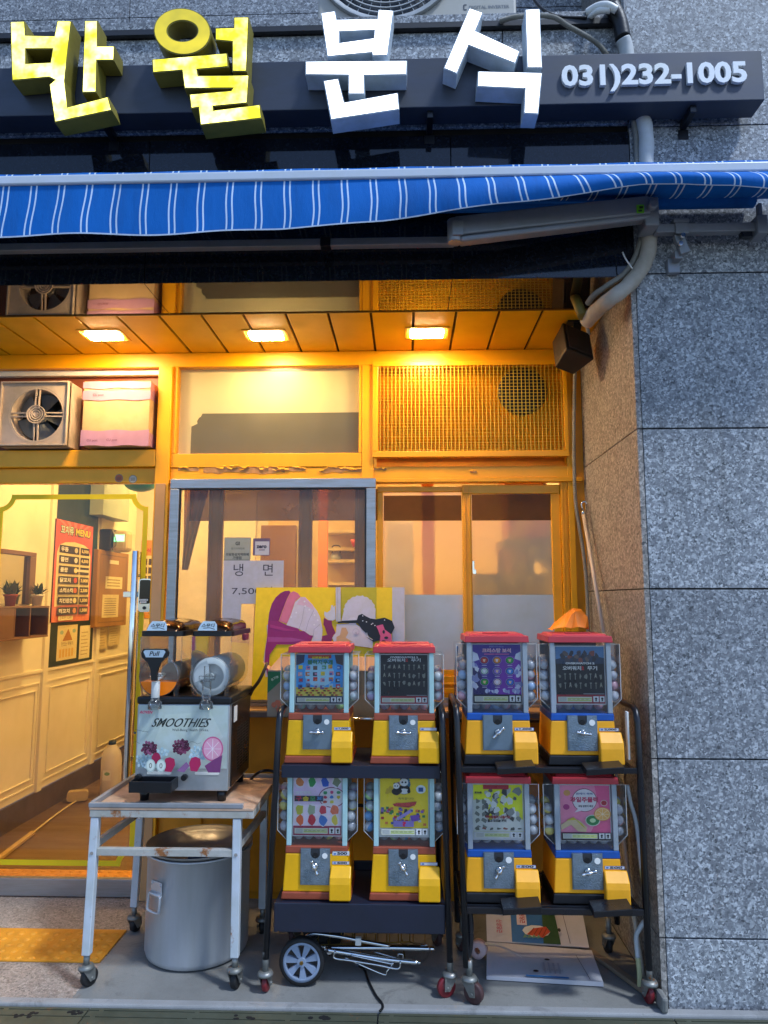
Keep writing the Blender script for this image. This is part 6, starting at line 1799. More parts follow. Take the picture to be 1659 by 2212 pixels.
# ================================================================ SMOOTHIE MACHINE
sy0, sy1 = -.72, -.37
s0, s1_ = at(290, 1702, Y=sy0), at(497, 1522, Y=sy0)
SX0, SX1, SZ0, SZ1 = s0.x, s1_.x, ztp + .03, s1_.z
sm = thing('smoothie_machine', 'two bowl smoothie machine with fruit printed steel front on the white table', 'drink machine', ((SX0 + SX1) / 2, (sy0 + sy1) / 2, ztp - .011))
mb = MB(); mb.box(SX0, SX1, sy0, sy1, SZ0, SZ1); part('steel_body', mb, ALUB, sm, bevel=.004)
mb = MB(); mb.box(SX1 + .0005, SX1 + .004, sy0 + .03, sy1 - .01, SZ0 + .01, SZ1 - .004); sp_ = part('side_panel', mb, paint('side_panel_dark', '#3a2e2c', .3, .25, 6, metal=.6), sm)
mb = MB()
for k in range(15):
    z = SZ0 + .05 + k * .0115
    for j in range(4): mb.box(SX1 + .0042, SX1 + .0052, sy0 + .12 + j * .05, sy0 + .155 + j * .05, z, z + .005)
part('vent_slots', mb, DARK, sp_)
mb = MB(); mb.box(SX1 + .0042, SX1 + .0052, sy0 + .05, sy0 + .10, SZ1 - .075, SZ1 - .015); part('paper_label', mb, WHT, sp_)
mb = MB(); mb.box(SX0 - .003, SX1 + .008, sy0 - .006, sy1 + .02, SZ1 + .0005, SZ1 + .030); part('top_tray', mb, BLK, sm, bevel=.008)
for (x, y) in ((SX1 - .03, sy0 + .03), (SX0 + .03, sy0 + .03), (SX1 - .03, sy1 - .03), (SX0 + .03, sy1 - .03)):
    mb = MB(); mb.cyl((x, y, ztp - .0115), (x, y, SZ0), .016, .02, n=16); part('foot', mb, BLK, sm)
# printed front
W_, H_ = (SX1 - SX0) - .012, (SZ1 - SZ0) * .735
gz = SZ1 - .003 - H_
A = Art((SX0 + .006, sy0 - .0006, gz), (1, 0, 0), (0, 0, 1), (0, -1, 0), eps=.0004)
A.rect(0, 0, W_, H_, '#b9c8c4')
A.fn = lambda x, y: (min(max(x, 0), 1) * W_, min(max(y, 0), 1) * H_)
A.poly([(.15, .3), (.7, .2), (.95, .5), (.8, .9), (.3, .85)], '#c3d0ca')
def grapes(cx, cy, cols, n=26, sp=.085, tri=True):
    for k in range(n):
        r_ = math.sqrt((k + .5) / n); t = k * 2.4
        x, y = cx + sp * r_ * math.cos(t), cy + sp * 1.25 * r_ * math.sin(t) * (1.1 if math.sin(t) > 0 else .8)
        A.ell(x, y, .0155, .026, cols[k % len(cols)], 9, up=False); A.l += 1; A.ell(x - .004, y + .008, .005, .008, cols[-1], 6, up=False); A.l -= .5
    A.l = math.ceil(A.l) + 1
grapes(.20, .18, ['#9fc3d4', '#b4d2dc', '#8ab4cc', '#c8e0e6'], 18, .10); grapes(.09, .12, ['#a9c9d6', '#bcd8e0', '#d4e6ea'], 24, .09)
A.l = 60
grapes(.16, .33, ['#5a1c3c', '#6e2448', '#4a1632', '#a0587c'], 30, .085)
grapes(.52, .36, ['#5a1c3c', '#4a1632', '#6e2448', '#8c4668'], 38, .095); grapes(.33, .28, ['#a9c9d6', '#c8dfe6'], 10, .06)
grapes(.72, .26, ['#a4c8d8', '#b8d4de', '#cfe2e8'], 30, .10)
A.l = 140
A.ell(.88, .36, .115, .19, '#c8608c', 24); A.ell(.88, .36, .10, .168, '#e0a0b8', 24)
for k in range(8): A.line([(.88, .36), (.88 + .09 * math.cos(k * .785), .36 + .15 * math.sin(k * .785))], .008, '#f0d8e0', up=False)
A.l += 1
A.ell(.27, .21, .05, .09, '#a01c4a', 14)
for x, y, c_ in ((.42, .11, '#b01c50'), (.70, .12, '#b42058')):
    A.poly([(x - .07, y + .02), (x - .045, y + .10), (x, y + .12), (x + .05, y + .09), (x + .06, y), (x + .02, y - .11), (x - .05, y - .10)], c_)
A.poly([(.80, .10), (.90, .20), (.99, .27), (.97, .0), (.84, 0)], '#7a3a70'); A.poly([(.50, .02), (.60, .16), (.64, .10), (.58, 0)], '#8c6090')
for x in (.215, .33): A.ell(x, .10, .052, .10, '#b8ccc6', 18, rot=0); A.ell(x, .10, .042, .082, '#d8e2da', 18); A.ell(x, .10, .016, .04, '#6a6e60', 12); A.ell(x, .10, .009, .028, '#dfe4dc', 10)
A.line([(.6, .44), (.66, .48), (.72, .44), (.76, .46)], .004, '#505a50', up=False); A.line([(.0, .45), (.05, .47), (.09, .44)], .004, '#505a50')
A.line([(.03, .66), (.12, .63), (.18, .62)], .005, '#3a443c', up=False); A.blob(.035, .60, .02, '#3a443c', n=6, j=.8); 
A.text('ROVEN', .075, .905, w=.135, hgt=.045, h='#b03058', bold=.04, shear=.3)
A.text('SMOOTHIES', .21, .70, w=.61, hgt=.135, h='#e8ece8', bold=.02, shear=.35, up=True)
A.text('SMOOTHIES', .205, .70, w=.61, hgt=.135, h='#22302c', bold=0, shear=.35); A.text('SMOOTHIES', .2085, .70, w=.61, hgt=.135, h='#22302c', bold=0, shear=.35); A.text('SMOOTHIES', .212, .702, w=.61, hgt=.135, h='#22302c', bold=0, shear=.35); A.text('Well-Being Health Drinks.', .44, .625, w=.40, hgt=.05, h='#3c4644', bold=.01)
A.build('printed_front', sm)
mb = MB()
for x in (SX0 + W_ * .27, SX0 + W_ * .80):
    mb.prism([rrect(x - .047, x + .047, gz - .022, gz - .012, .005)], lambda p: (p[0], sy0 - .003, p[1]), lambda p: (p[0], sy0 - .0003, p[1]))
part('indicator_strip', mb, WHT, sm)
for x in (SX0 + .018, SX0 + W_ * .56):
    mb = MB(); mb.cyl((x, sy0 - .001, gz - .030), (x, sy0 - .022, gz - .030), .011, n=18); mb.cyl((x, sy0 - .012, gz - .040), (x, sy0 - .012, gz - .018), .006, n=10); part('control_knob', mb, BLK, sm, bevel=.001)
# drip tray
a, b = at(277, 1713, Y=sy0 - .085), at(370, 1689, Y=sy0 - .085)
tx0, tx1, tz0, tz1 = a.x, b.x, a.z, b.z
mb = MB()
for (p, q_) in (((tx0, sy0 - .085, tz0), (tx1, sy0 - .080, tz1)), ((tx0, sy0 - .006, tz0), (tx1, sy0 - .001, tz1)), ((tx0, sy0 - .0795, tz0), (tx0 + .005, sy0 - .0065, tz1)), ((tx1 - .005, sy0 - .0795, tz0), (tx1, sy0 - .0065, tz1)), ((tx0 + .005, sy0 - .0795, tz0), (tx1 - .005, sy0 - .0065, tz0 + .005))):
    mb.box(p[0], q_[0], p[1], q_[1], p[2], q_[2])
part('drip_tray', mb, BLK, sm, bevel=.002)
# bowls
BOWLM = glass('bowl_polycarbonate', '#f4f4f2', .05, .5, haze=.06, hazecol='#c8c4bc')
BRZ = paint('bronze_chrome_lid', '#5c4434', .14, .15, 10, metal=.95, bump=0)
JUICE = paint('orange_slush', '#ff8208', .3, .12, 20)
DRUM = paint('auger_white', '#c9d2d8', .35, .15, 10)
bz = lambda x, y: (246.9 + x * .21494, 1289.2 + y * .21494)
Yb0 = sy0 + .005                           # front of the bowls
for i, (ccx, ccy) in enumerate(((445, 800), (955, 805))):
    c = at(*bz(ccx, ccy), Y=Yb0)
    r = at(*bz(ccx + 196, ccy), Y=Yb0).x - c.x
    tx0, tx1 = at(*bz((290, 800)[i], 450), Y=Yb0 + .03).x, at(*bz((700, 1192)[i], 450), Y=Yb0 + .03).x
    ztop = at(*bz(ccx, 398), Y=Yb0 + .03).z
    yb3 = sy1 - .01
    # one closed clear vessel: drum below, hopper above
    prof = []
    a_s = math.acos(min(1, (tx1 - c.x) / r)) if tx1 - c.x < r else 0
    a_e = math.pi - (math.acos(min(1, (c.x - tx0) / r)) if c.x - tx0 < r else 0)
    pts = [(tx1, ztop)]
    nn = 30
    for k in range(nn + 1):
        t = a_s - (2 * math.pi - (a_e - a_s)) * k / nn
        pts.append((c.x + r * math.cos(t), c.z + r * math.sin(t)))
    pts.append((tx0, ztop))
    mb = MB(); k_ = len(pts)
    y0_, y1_ = Yb0 + .004, yb3
    mb._add([(p[0], y0_ if 0 < j < k_ - 1 else y0_ + .0, p[1]) for j, p in enumerate(pts)] + [(p[0], y1_, p[1]) for p in pts], [(j, j + 1, k_ + j + 1, k_ + j) for j in range(k_ - 1)], 0, True)
    mb._add([(p[0], y0_, p[1]) for p in pts], [tuple(range(k_))])
    vessel = part('drink_bowl', mb, BOWLM, sm, norm=False)
    mb = MB(); mb.lathe([(r * .985, -.004), (r * 1.012, -.004), (r * 1.012, .004), (r * .985, .004), (r * .985, -.004)], (c.x, y0_, c.z), axis='y', n=48)
    for xx in (tx0, tx1): mb.cyl((xx, y0_, c.z + r * .6), (xx, y0_, ztop), .002, n=6)
    part('bowl_rim', mb, CLEAR, vessel)
    for s in (-1, 1):
        mb = MB(); mb.hexa([(c.x + s * r * .82 - .006, y0_ + .01, SZ1 + .031), (c.x + s * r * .82 + .006, y0_ + .01, SZ1 + .031), (c.x + s * r * .82 + .006, y0_ + .03, SZ1 + .031), (c.x + s * r * .82 - .006, y0_ + .03, SZ1 + .031)], [(c.x + s * r * .86 - .010, y0_ + .008, c.z - r * .45), (c.x + s * r * .86 + .010, y0_ + .008, c.z - r * .45), (c.x + s * r * .86 + .010, y0_ + .03, c.z - r * .45), (c.x + s * r * .86 - .010, y0_ + .03, c.z - r * .45)]); part('bowl_clip', mb, CLEAR, vessel)
    # drum inside
    rd = r * (.52 if i == 0 else .88)
    mb = MB(); mb.cyl((c.x + (.02 if i == 0 else .0), y0_ + (.08 if i == 0 else .05), c.z + .005), (c.x + (.02 if i == 0 else 0), y1_ - .01, c.z + .005), rd, n=36); mb.cyl((c.x, y0_ + .01, c.z), (c.x, y0_ + .05, c.z), .012, n=14)
    part('cooling_drum', mb, paint('cooling_drum_steel', '#a9a49c', .3, .2, 10, metal=.4) if i == 0 else DRUM, vessel)
    if i == 1:
        mb = MB(); mb.lathe([(r * .64, 0), (r * .96, 0), (r * .96, .010), (r * .64, .010), (r * .64, 0)], (c.x + .002, y0_ + .016, c.z), axis='y', n=40)
        mb.prism([[(c.x, c.z), (c.x - r * .80, c.z - r * .30), (c.x - r * .85, c.z + r * .1), (c.x - r * .6, c.z + r * .6), (c.x - r * .2, c.z + r * .84)]], lambda p: (p[0], y0_ + .012, p[1]), lambda p: (p[0], y0_ + .0155, p[1]))
        part('auger_blade', mb, paint('auger_blade_white', '#dfe6ec', .3, .1), vessel)
    else:
        zl = c.z - r * .28
        rj = r * .97; th = math.asin((zl - c.z) / rj)
        pj = [(c.x + rj * math.cos(t), c.z + rj * math.sin(t)) for t in [math.pi - th + (math.pi + 2 * th) * k / 24 for k in range(25)]]
        mb = MB(); mb.prism([pj], lambda p: (p[0], y0_ - .0005, p[1]), lambda p: (p[0], y1_ - .005, p[1])); part('orange_juice', mb, JUICE, vessel)
    # lid
    lx0, lx1 = tx0 - .004, tx1 + .006
    lz0, lz1 = at(*bz(ccx, 395), Y=Yb0 + .02).z, at(*bz(ccx, 232), Y=Yb0 + .06).z
    mb = MB(); mb.prism([rrect(lx0, lx1, Yb0 - .002, yb3 + .01, .03)], lambda p: (p[0], p[1], lz0 + .020), lambda p: (p[0], p[1], lz0)); part('lid_rim', mb, BLK, vessel, bevel=.003)
    mx_ = (lx0 + lx1) / 2; hw_ = (lx1 - lx0) / 2 - .012
    hL = lz1 - lz0 - .02
    def dome(u, v):
        t = math.pi * u
        prof_y = min(1, (v / .16)) ** .5 if v < .16 else (1 if v < .84 else max(0, (1 - v) / .16) ** .5)
        x = mx_ - math.cos(t) * hw_ * (.75 + .25 * prof_y)
        hgt_ = hL * (math.sin(t) ** .45 if 0 < t < math.pi else 0) * prof_y * (1 + .12 * math.exp(-((v - .62) / .12) ** 2))
        y = Yb0 + .004 + (yb3 - Yb0 + 0.0) * v
        return (x, y, lz0 + .0195 + hgt_)
    mb = MB(); mb.grid(dome, 28, 30); part('lid', mb, BRZ, vessel, norm=False)
    # name plate on the lid front
    w2 = hw_ * .62
    A = Art((mx_ - hw_ * .78, Yb0 - .006, lz0 + .0225), (1, 0, 0), (0, .16, 1), (0, -1, .16), eps=.0005)
    A.poly([(0, 0), (w2 * 1.75, 0), (w2 * 1.72, hL * .55), (w2 * 1.5, hL * .86), (w2 * .45, hL * .88), (w2 * .2, hL * .5)], '#b4c8d6')
    A.text('스무디', w2 * .32, hL * .30, w=w2 * 1.15, hgt=hL * .36, h='#2a343c', bold=.03, shear=.2, up=False); A.line([(w2 * .5, hL * .22), (w2 * 1.1, hL * .26), (w2 * 1.55, hL * .12)], .0025, '#2a343c')
    A.build('lid_plate', vessel)
    mb = MB(); mb.box(lx1 - .004, lx1 + .012, yb3 - .16, yb3 - .10, lz0 - .025, lz0 + .002); part('lid_latch', mb, BLK if i == 0 else paint('latch_maroon', '#7a2440', .35), vessel, bevel=.003)
    # tap
    t0 = at(*bz((418, 930)[i], 850), Y=Yb0 - .035)
    tc_ = at(*bz((418, 928)[i], 1125), Y=Yb0 - .035)
    col_ = paint('tap_white', '#d6d6d2', .35, .1) if i == 0 else CLEAR
    zc = at(*bz(418, 1012), Y=Yb0 - .035).z
    mb = MB(); mb.cyl((t0.x, Yb0 - .035, zc), (t0.x, Yb0 - .035, t0.z), .016 if i == 0 else .017, n=20); mb.cyl((t0.x, Yb0 + .003, c.z), (t0.x, Yb0 - .03, c.z), .014, n=16)
    if i == 0: mb.cyl((t0.x, Yb0 - .035, t0.z - .028), (t0.x, Yb0 - .035, t0.z - .031), .0165, n=20)
    else: mb.cyl((t0.x, Yb0 - .035, t0.z), (t0.x, Yb0 - .035, c.z + .045), .012, n=16); mb.cyl((t0.x - .03, Yb0 - .036, c.z), (t0.x + .03, Yb0 - .036, c.z), .008, n=10)
    part('tap', mb, col_, vessel, bevel=.001)
    mb = MB(); mb.lathe([(.017, zc), (.019, zc - .012), (.0255, zc - .016), (.0265, tc_.z), (.0235, tc_.z), (.0225, zc - .018)], (t0.x, Yb0 - .035, 0), n=24); part('tap_cup', mb, CLEAR, vessel)
    if i == 0:
        # paddle handle
        PX = lambda x, y: (lambda p: (p.x, p.z))(at(*bz(x, y), Y=Yb0 - .055))
        outl = [PX(*p) for p in ((300, 522), (528, 522), (550, 560), (540, 600), (470, 660), (445, 720), (430, 790), (432, 842), (378, 842), (376, 790), (368, 720), (345, 665), (285, 605), (277, 565))]
        mb = MB(); mb.prism([outl], lambda p: (p[0], Yb0 - .064, p[1]), lambda p: (p[0], Yb0 - .048, p[1])); hd_ = part('tap_handle', mb, BLK, vessel, bevel=.005)
        mb = MB(); p1_ = PX(350, 790); p2_ = PX(480, 790); mb.cyl((p1_[0], Yb0 - .05, p1_[1]), (p2_[0], Yb0 - .05, p2_[1]), .006, n=10); part('handle_pin', mb, CLEAR, vessel)
        a = PX(300, 606)
        A = Art((a[0], Yb0 - .0645, a[1]), (1, 0, 0), (0, 0, 1), (0, -1, 0), eps=.0004)
        wL = PX(522, 606)[0] - a[0]; hL2 = PX(300, 532)[1] - a[1]
        A.poly([(wL * .12, 0), (wL * .88, 0), (wL, hL2 * .75), (wL * .92, hL2), (wL * .08, hL2), (0, hL2 * .75)], '#a9bccb'); A.text('Pull', wL * .27, hL2 * .2, w=wL * .42, hgt=hL2 * .62, h='#1c2028', bold=.02, shear=.25)
        A.build('pull_label', vessel)
mb = MB(); mb.tube([at(540, 1685, Y=sy1 + .01), at(560, 1668, Y=-.40), at(585, 1665, Y=-.38), at(612, 1680, Y=-.38), at(618, 1710, Y=-.36)], .006, n=8, spline=6); o = part('power_cable', mb, BLK); tag(o, 'dark power cable looping from the smoothie machine behind the rack', 'cable')

# ================================================================ STOCK POT
pc = Vector((-.885, -.475, 0)); pr_ = .200; ph = at(430, 1865, Y=-.675).z
a, b = at(318, 2000, Y=-.475), at(536, 2000, Y=-.475)
pc.x = (a.x + b.x) / 2; pr_ = (b.x - a.x) / 2 * .985
pot = thing('aluminium_stock_pot', 'large dented aluminium stock pot standing on the step under the white table', 'pot', (pc.x, pc.y, 0))
POT = paint('pot_aluminium', '#c6cbd3', .36, .28, 6, metal=.5, bump=.25, bscale=9, stretch=(1, 1, .12))
mb = MB(); mb.lathe([(.0001, .002), (pr_ - .02, .002), (pr_ - .006, .012), (pr_, .03), (pr_, ph - .02), (pr_ + .004, ph - .018), (pr_ + .004, ph - .004), (pr_ + .010, ph - .002), (pr_ + .010, ph + .004), (pr_ + .002, ph + .005), (pr_ - .004, ph - .005), (pr_ - .004, .3)], pc, n=72); part('pot_body', mb, POT, pot)
MX = Matrix.Translation((pc.x, pc.y, ph + .006))
mb = MB(MX); mb.lathe([(.0001, -.045), (.10, -.043), (pr_ * .72, -.03), (pr_ * .86, -.004), (pr_ * .90, .004), (pr_ * 1.02, .008), (pr_ * 1.045, .014), (pr_ * 1.05, .010), (pr_ * 1.03, .003), (pr_ * .9, -.001)], n=72); part('dished_lid', mb, paint('lid_aluminium', '#9c9a98', .34, .3, 5, metal=.55, bump=.06), pot)
hx, hy = at(345, 1935, Y=-.63).x, -.63
ang = math.atan2(hy - pc.y, hx - pc.x)
MX = Matrix.Translation((pc.x, pc.y, at(345, 1925, Y=-.63).z)) @ Matrix.Rotation(ang, 4, 'Z')
mb = MB(MX); mb.box(pr_ + .0005, pr_ + .004, -.034, .034, -.012, .04); mb.cyl((pr_ + .008, -.032, -.005), (pr_ + .008, .032, -.005), .0075, n=12)
for s in (-1, 1):
    mb.cyl((pr_ + .003, s * .025, .03), (pr_ + .007, s * .025, .03), .005, n=10)
hb_ = part('handle_bracket', mb, POT, pot, bevel=.0015)
mb = MB(MX); mb.tube([(pr_ + .010, -.034, -.005), (pr_ + .014, -.036, -.05), (pr_ + .015, -.028, -.066), (pr_ + .015, .028, -.066), (pr_ + .014, .036, -.05), (pr_ + .010, .034, -.005)], .0048, n=10, spline=5); part('ring_handle', mb, POT, hb_)
mb = MB(); mb.obox((pc.x + .02, pc.y - .06, ph - .018), (.045, .01, 0), (-.006, .03, 0), (0, 0, .012)); o = part('blue_sponge', mb, paint('navy_cloth', '#1c2c58', .8, .2, 20, bump=.1), bevel=.006); tag(o, 'small navy blue pad lying in the dished pot lid', 'sponge')

# ================================================================ PAINTING ON THE LEDGE
Yp = -.085
g = lambda x, y: (521.2 + x * .18189, 1234.4 + y * .18189)
P0 = at(*g(115, 1525), Y=Yp - .03); P1 = at(*g(168, 190), Y=Yp + .035); P2 = at(873, 1270, Y=Yp + .035); P3 = at(875, 1517, Y=Yp - .03)
pnt = thing('painted_canvas', 'unfinished yellow canvas with magenta shell and black shapes leaning on the ledge', 'painting', ((P0.x + P3.x) / 2, Yp, .889))
up_ = Vector((0, .065, P1.z - P0.z)); nh = up_.length; up_.normalize(); rt = Vector((1, 0, 0)); nn_ = rt.cross(up_)
wd_ = P3.x - P0.x
o0 = Vector((P0.x, Yp - .03, P0.z))
mb = MB(); mb.obox(o0 + rt * wd_ / 2 + up_ * nh / 2 + (-nn_) * -.009 * -1, rt * wd_ / 2, nn_ * .009, up_ * nh / 2); cv = part('canvas', mb, paint('canvas_edge', '#d8b800', .5), pnt, bevel=.001)
A = Art(o0 + nn_ * .0004, rt, up_, nn_, eps=.0005)
tw, th_ = 1926 - 115, 1525 - 190          # traced size
def tr(pts): return [((x - 140) / 1800 * wd_, (1525 - y) / 1335 * nh) for x, y in pts]
A.rect(0, 0, wd_, nh, '#d9b400'); A.rect(0.001, 0.001, wd_ - .001, nh - .001, '#ffd600')
A.poly(tr([(1790, 190), (1938, 190), (1938, 900), (1790, 900)]), '#c9c6cf')
A.poly(tr([(1175, 190), (1600, 190), (1600, 560), (1175, 560)]), '#c8b818')
A.poly(tr([(290, 650), (330, 620), (310, 1010), (340, 1260), (300, 1260), (270, 1050), (285, 900), (300, 780)]), '#d9cdd6')
A.poly(tr([(545, 230), (490, 235), (440, 260), (385, 310), (340, 390), (312, 500), (305, 600), (430, 600), (470, 470), (520, 330), (560, 250)]), '#8c1f68')
A.poly(tr([(600, 238), (560, 255), (520, 340), (490, 420), (435, 600), (530, 632), (560, 560), (620, 360), (685, 305), (650, 262)]), '#e07890')
A.poly(tr([(690, 310), (620, 370), (570, 540), (525, 650), (670, 690), (720, 715), (820, 770), (850, 780), (830, 850), (955, 850), (960, 700), (930, 560), (890, 480), (850, 430), (780, 350), (740, 310)]), '#dcd0dc')
A.poly(tr([(690, 310), (640, 400), (760, 420), (850, 470), (840, 410), (780, 350), (740, 310)]), '#e4bccc')
A.poly(tr([(305, 600), (430, 600), (530, 650), (670, 690), (690, 720), (740, 720), (810, 770), (850, 775), (820, 850), (600, 880), (420, 880), (340, 1000), (330, 1260), (285, 1100), (285, 950), (300, 800)]), '#9c2470')
A.poly(tr([(310, 790), (600, 800), (760, 830), (600, 850), (310, 850)]), '#b44a90'); A.poly(tr([(330, 640), (520, 690), (660, 720), (500, 720), (330, 680)]), '#b4357e')
for pts in ([(735, 430), (710, 600), (680, 690)], [(850, 470), (790, 600), (760, 730)], [(930, 640), (860, 700), (850, 800)]): A.line(tr(pts), .0012, '#8f7f92', up=False)
A.l += 1
for x, y in ((735, 365), (745, 420), (640, 500), (860, 530), (900, 590), (580, 555), (795, 465), (860, 645)): A.ell(*tr([(x, y)])[0], .0045, .0045, '#eee6ee', 8, up=False)
A.l += 1
A.poly(tr([(1108, 190), (1168, 190), (1175, 605), (1120, 605)]), '#c9c6cf'); A.line(tr([(1130, 190), (1135, 600)]), .001, '#8f8f98', up=False); A.l += 1
A.poly(tr([(980, 485), (1010, 500), (1050, 470), (1060, 410), (1080, 410), (1085, 440), (1105, 410), (1115, 580), (1080, 595), (1030, 590), (990, 560), (975, 520)]), '#d6d2da')
A.poly(tr([(975, 560), (1020, 590), (1070, 595), (1075, 650), (1120, 745), (1090, 770), (1070, 850), (950, 850), (960, 780), (1020, 765), (990, 680), (970, 640)]), '#8c1f58')
pts = []
for k in range(26):
    t = math.pi * k / 25; r_ = 1 + .035 * math.sin(k * 2.4)
    pts.append((1400 + 190 * r_ * math.cos(t), 480 - 185 * r_ * math.sin(t)))
A.poly(tr(pts + [(1180, 620), (1200, 600), (1590, 580)]), '#d3cdd8')
A.ell(*tr([(1320, 600)])[0], .022, .018, '#dcd6e0', 18)
A.poly(tr([(1130, 640), (1350, 630), (1450, 700), (1560, 850), (1560, 920), (1400, 900), (1100, 850), (1080, 800), (1120, 740)]), '#d9ccd2')
A.poly(tr([(1190, 680), (1240, 680), (1270, 740), (1240, 800), (1330, 850), (1130, 850), (1130, 790), (1170, 770)]), '#dca878')
A.ell(*tr([(1360, 730)])[0], .016, .016, '#bfb2c0', 18); A.ell(*tr([(1360, 730)])[0], .014, .014, '#d9ccd6', 18); A.ell(*tr([(1360, 750)])[0], .007, .007, '#bfb2c0', 12)
A.poly(tr([(1140, 612), (1200, 598), (1370, 590), (1385, 535), (1430, 515), (1470, 540), (1530, 570), (1600, 580), (1700, 560), (1790, 600), (1820, 680), (1780, 760), (1700, 780), (1640, 830), (1570, 850), (1480, 790), (1560, 820), (1430, 700), (1380, 625), (1200, 628), (1140, 628)]), '#14151d')
A.poly(tr([(1600, 660), (1680, 640), (1700, 700), (1780, 760), (1790, 860), (1640, 880), (1650, 780), (1620, 700)]), '#e05a86'); A.ell(*tr([(1690, 730)])[0], .006, .009, '#14151d', 10, up=False); A.ell(*tr([(1720, 800)])[0], .010, .006, '#14151d', 10, up=False); A.ell(*tr([(1690, 840)])[0], .010, .004, '#14151d', 10)
for x, y in ((1440, 540), (1440, 600), (1485, 612), (1560, 630), (1545, 640), (1585, 655), (1700, 590)): A.ell(*tr([(x, y)])[0], .003, .0025, '#e8e6ec', 7, up=False)
A.line(tr([(1490, 740), (1500, 790), (1560, 825)]), .0025, '#e8e6ec')
A.build('painted_surface', cv)

# ================================================================ VEGETABLE BOX ON THE LEDGE
CBG = paint('grey_printed_card', '#8b8478', .75, .15, 10, bump=.05)
bx0, bx1 = at(578, 1480, Y=-.40).x, at(848, 1480, Y=-.40).x
bz0, bz1 = at(600, 1548, Y=-.40).z, at(600, 1448, Y=-.40).z
vb_ = thing('vegetable_box', 'grey and green printed cardboard box standing open behind the red striped machines', 'box', ((bx0 + bx1) / 2, -.30, bz0))
mb = MB(); t_ = .004
mb.box(bx0, bx1, -.40, -.40 + t_, bz0, bz1); mb.box(bx0, bx1, -.17 - t_, -.17, bz0, bz1); mb.box(bx0, bx0 + t_, -.3955, -.1745, bz0, bz1); mb.box(bx1 - t_, bx1, -.3955, -.1745, bz0, bz1); mb.box(bx0 + t_, bx1 - t_, -.3955, -.1745, bz0, bz0 + t_)
part('carton', mb, CBG, vb_)
mb = MB()
mb._add([(bx0, -.398, bz1), (bx1, -.398, bz1), (bx1 - .02, -.35, bz1 + .055), (bx0 + .045, -.35, bz1 + .055)], [(0, 1, 2, 3)])
mb._add([(bx0, -.398, bz1), (bx0 + .045, -.35, bz1 + .05), (bx0 + .03, -.2, bz1 + .05), (bx0, -.18, bz1)], [(0, 1, 2, 3)])
mb._add([(bx0 + .002, -.392, bz1 + .001), (bx0 + .002, -.30, bz1 + .001), (bx0 - .035, -.31, bz1 + .028), (bx0 - .030, -.37, bz1 + .034)], [(0, 1, 2, 3)])
part('open_flap', mb, paint('inner_card', '#d8a982', .75, .12, 10), vb_, norm=False)
A = Art((bx0, -.4004, bz0), (1, 0, 0), (0, 0, 1), (0, -1, 0), eps=.0005); w, h = bx1 - bx0, bz1 - bz0
A.poly([(.0, h * .5), (.0, h * .97), (.10, h * .97)], '#1e6a44', up=False); A.poly([(w, h * .45), (w, h * .97), (w - .11, h * .97)], '#1e6a44')
A.text('유기농', .018, h * .76, w=.035, h='#cfd8c4', bold=.02, rot=.5)
for k, (x, y) in enumerate(((.03, .05), (.045, .06), (.055, .045), (.05, .03), (.068, .022))): A.blob(x, y, .012, '#a8604c', n=9, j=.4)
A.build('box_print', vb_)
mb = MB(); p = at(758, 1425, Y=-.36); 
mb.obox((p.x - .0, -.34, bz1 + .03), (.008, 0, .004), (0, .006, 0), (-.003, 0, .030)); o = part('dried_root', mb, paint('root_brown', '#4a3424', .8), bevel=.004); tag(o, 'brown root end sticking up from the box between the two red lids', 'root')
mb = MB(); mb.tube([at(577, 1432, Y=-.42), at(572, 1445, Y=-.44), at(560, 1470, Y=-.44), at(545, 1490, Y=-.40), at(540, 1500, Y=-.38)], lambda t: .006 + .003 * t, n=8, spline=5); o = part('bent_strap', mb, paint('brown_strap', '#4f3a2a', .5)); tag(o, 'brown strap hanging between the cardboard box and smoothie machine', 'strap')
# blue ladle by the gap between racks
mb = MB(); p0, p1 = at(988, 1395, Y=-.56), at(984, 1518, Y=-.56)
mb.tube([p0, (p0 + p1) / 2 + Vector((-.006, 0, 0)), p1], .004, n=8, spline=4); mb.sphere(p1 + Vector((.003, 0, -.008)), .016, sc=(1, 1, .6)); o = part('blue_scoop', mb, paint('blue_plastic', '#3f78b8', .35)); tag(o, 'blue plastic scoop hanging beside the crystal gem machine', 'scoop')

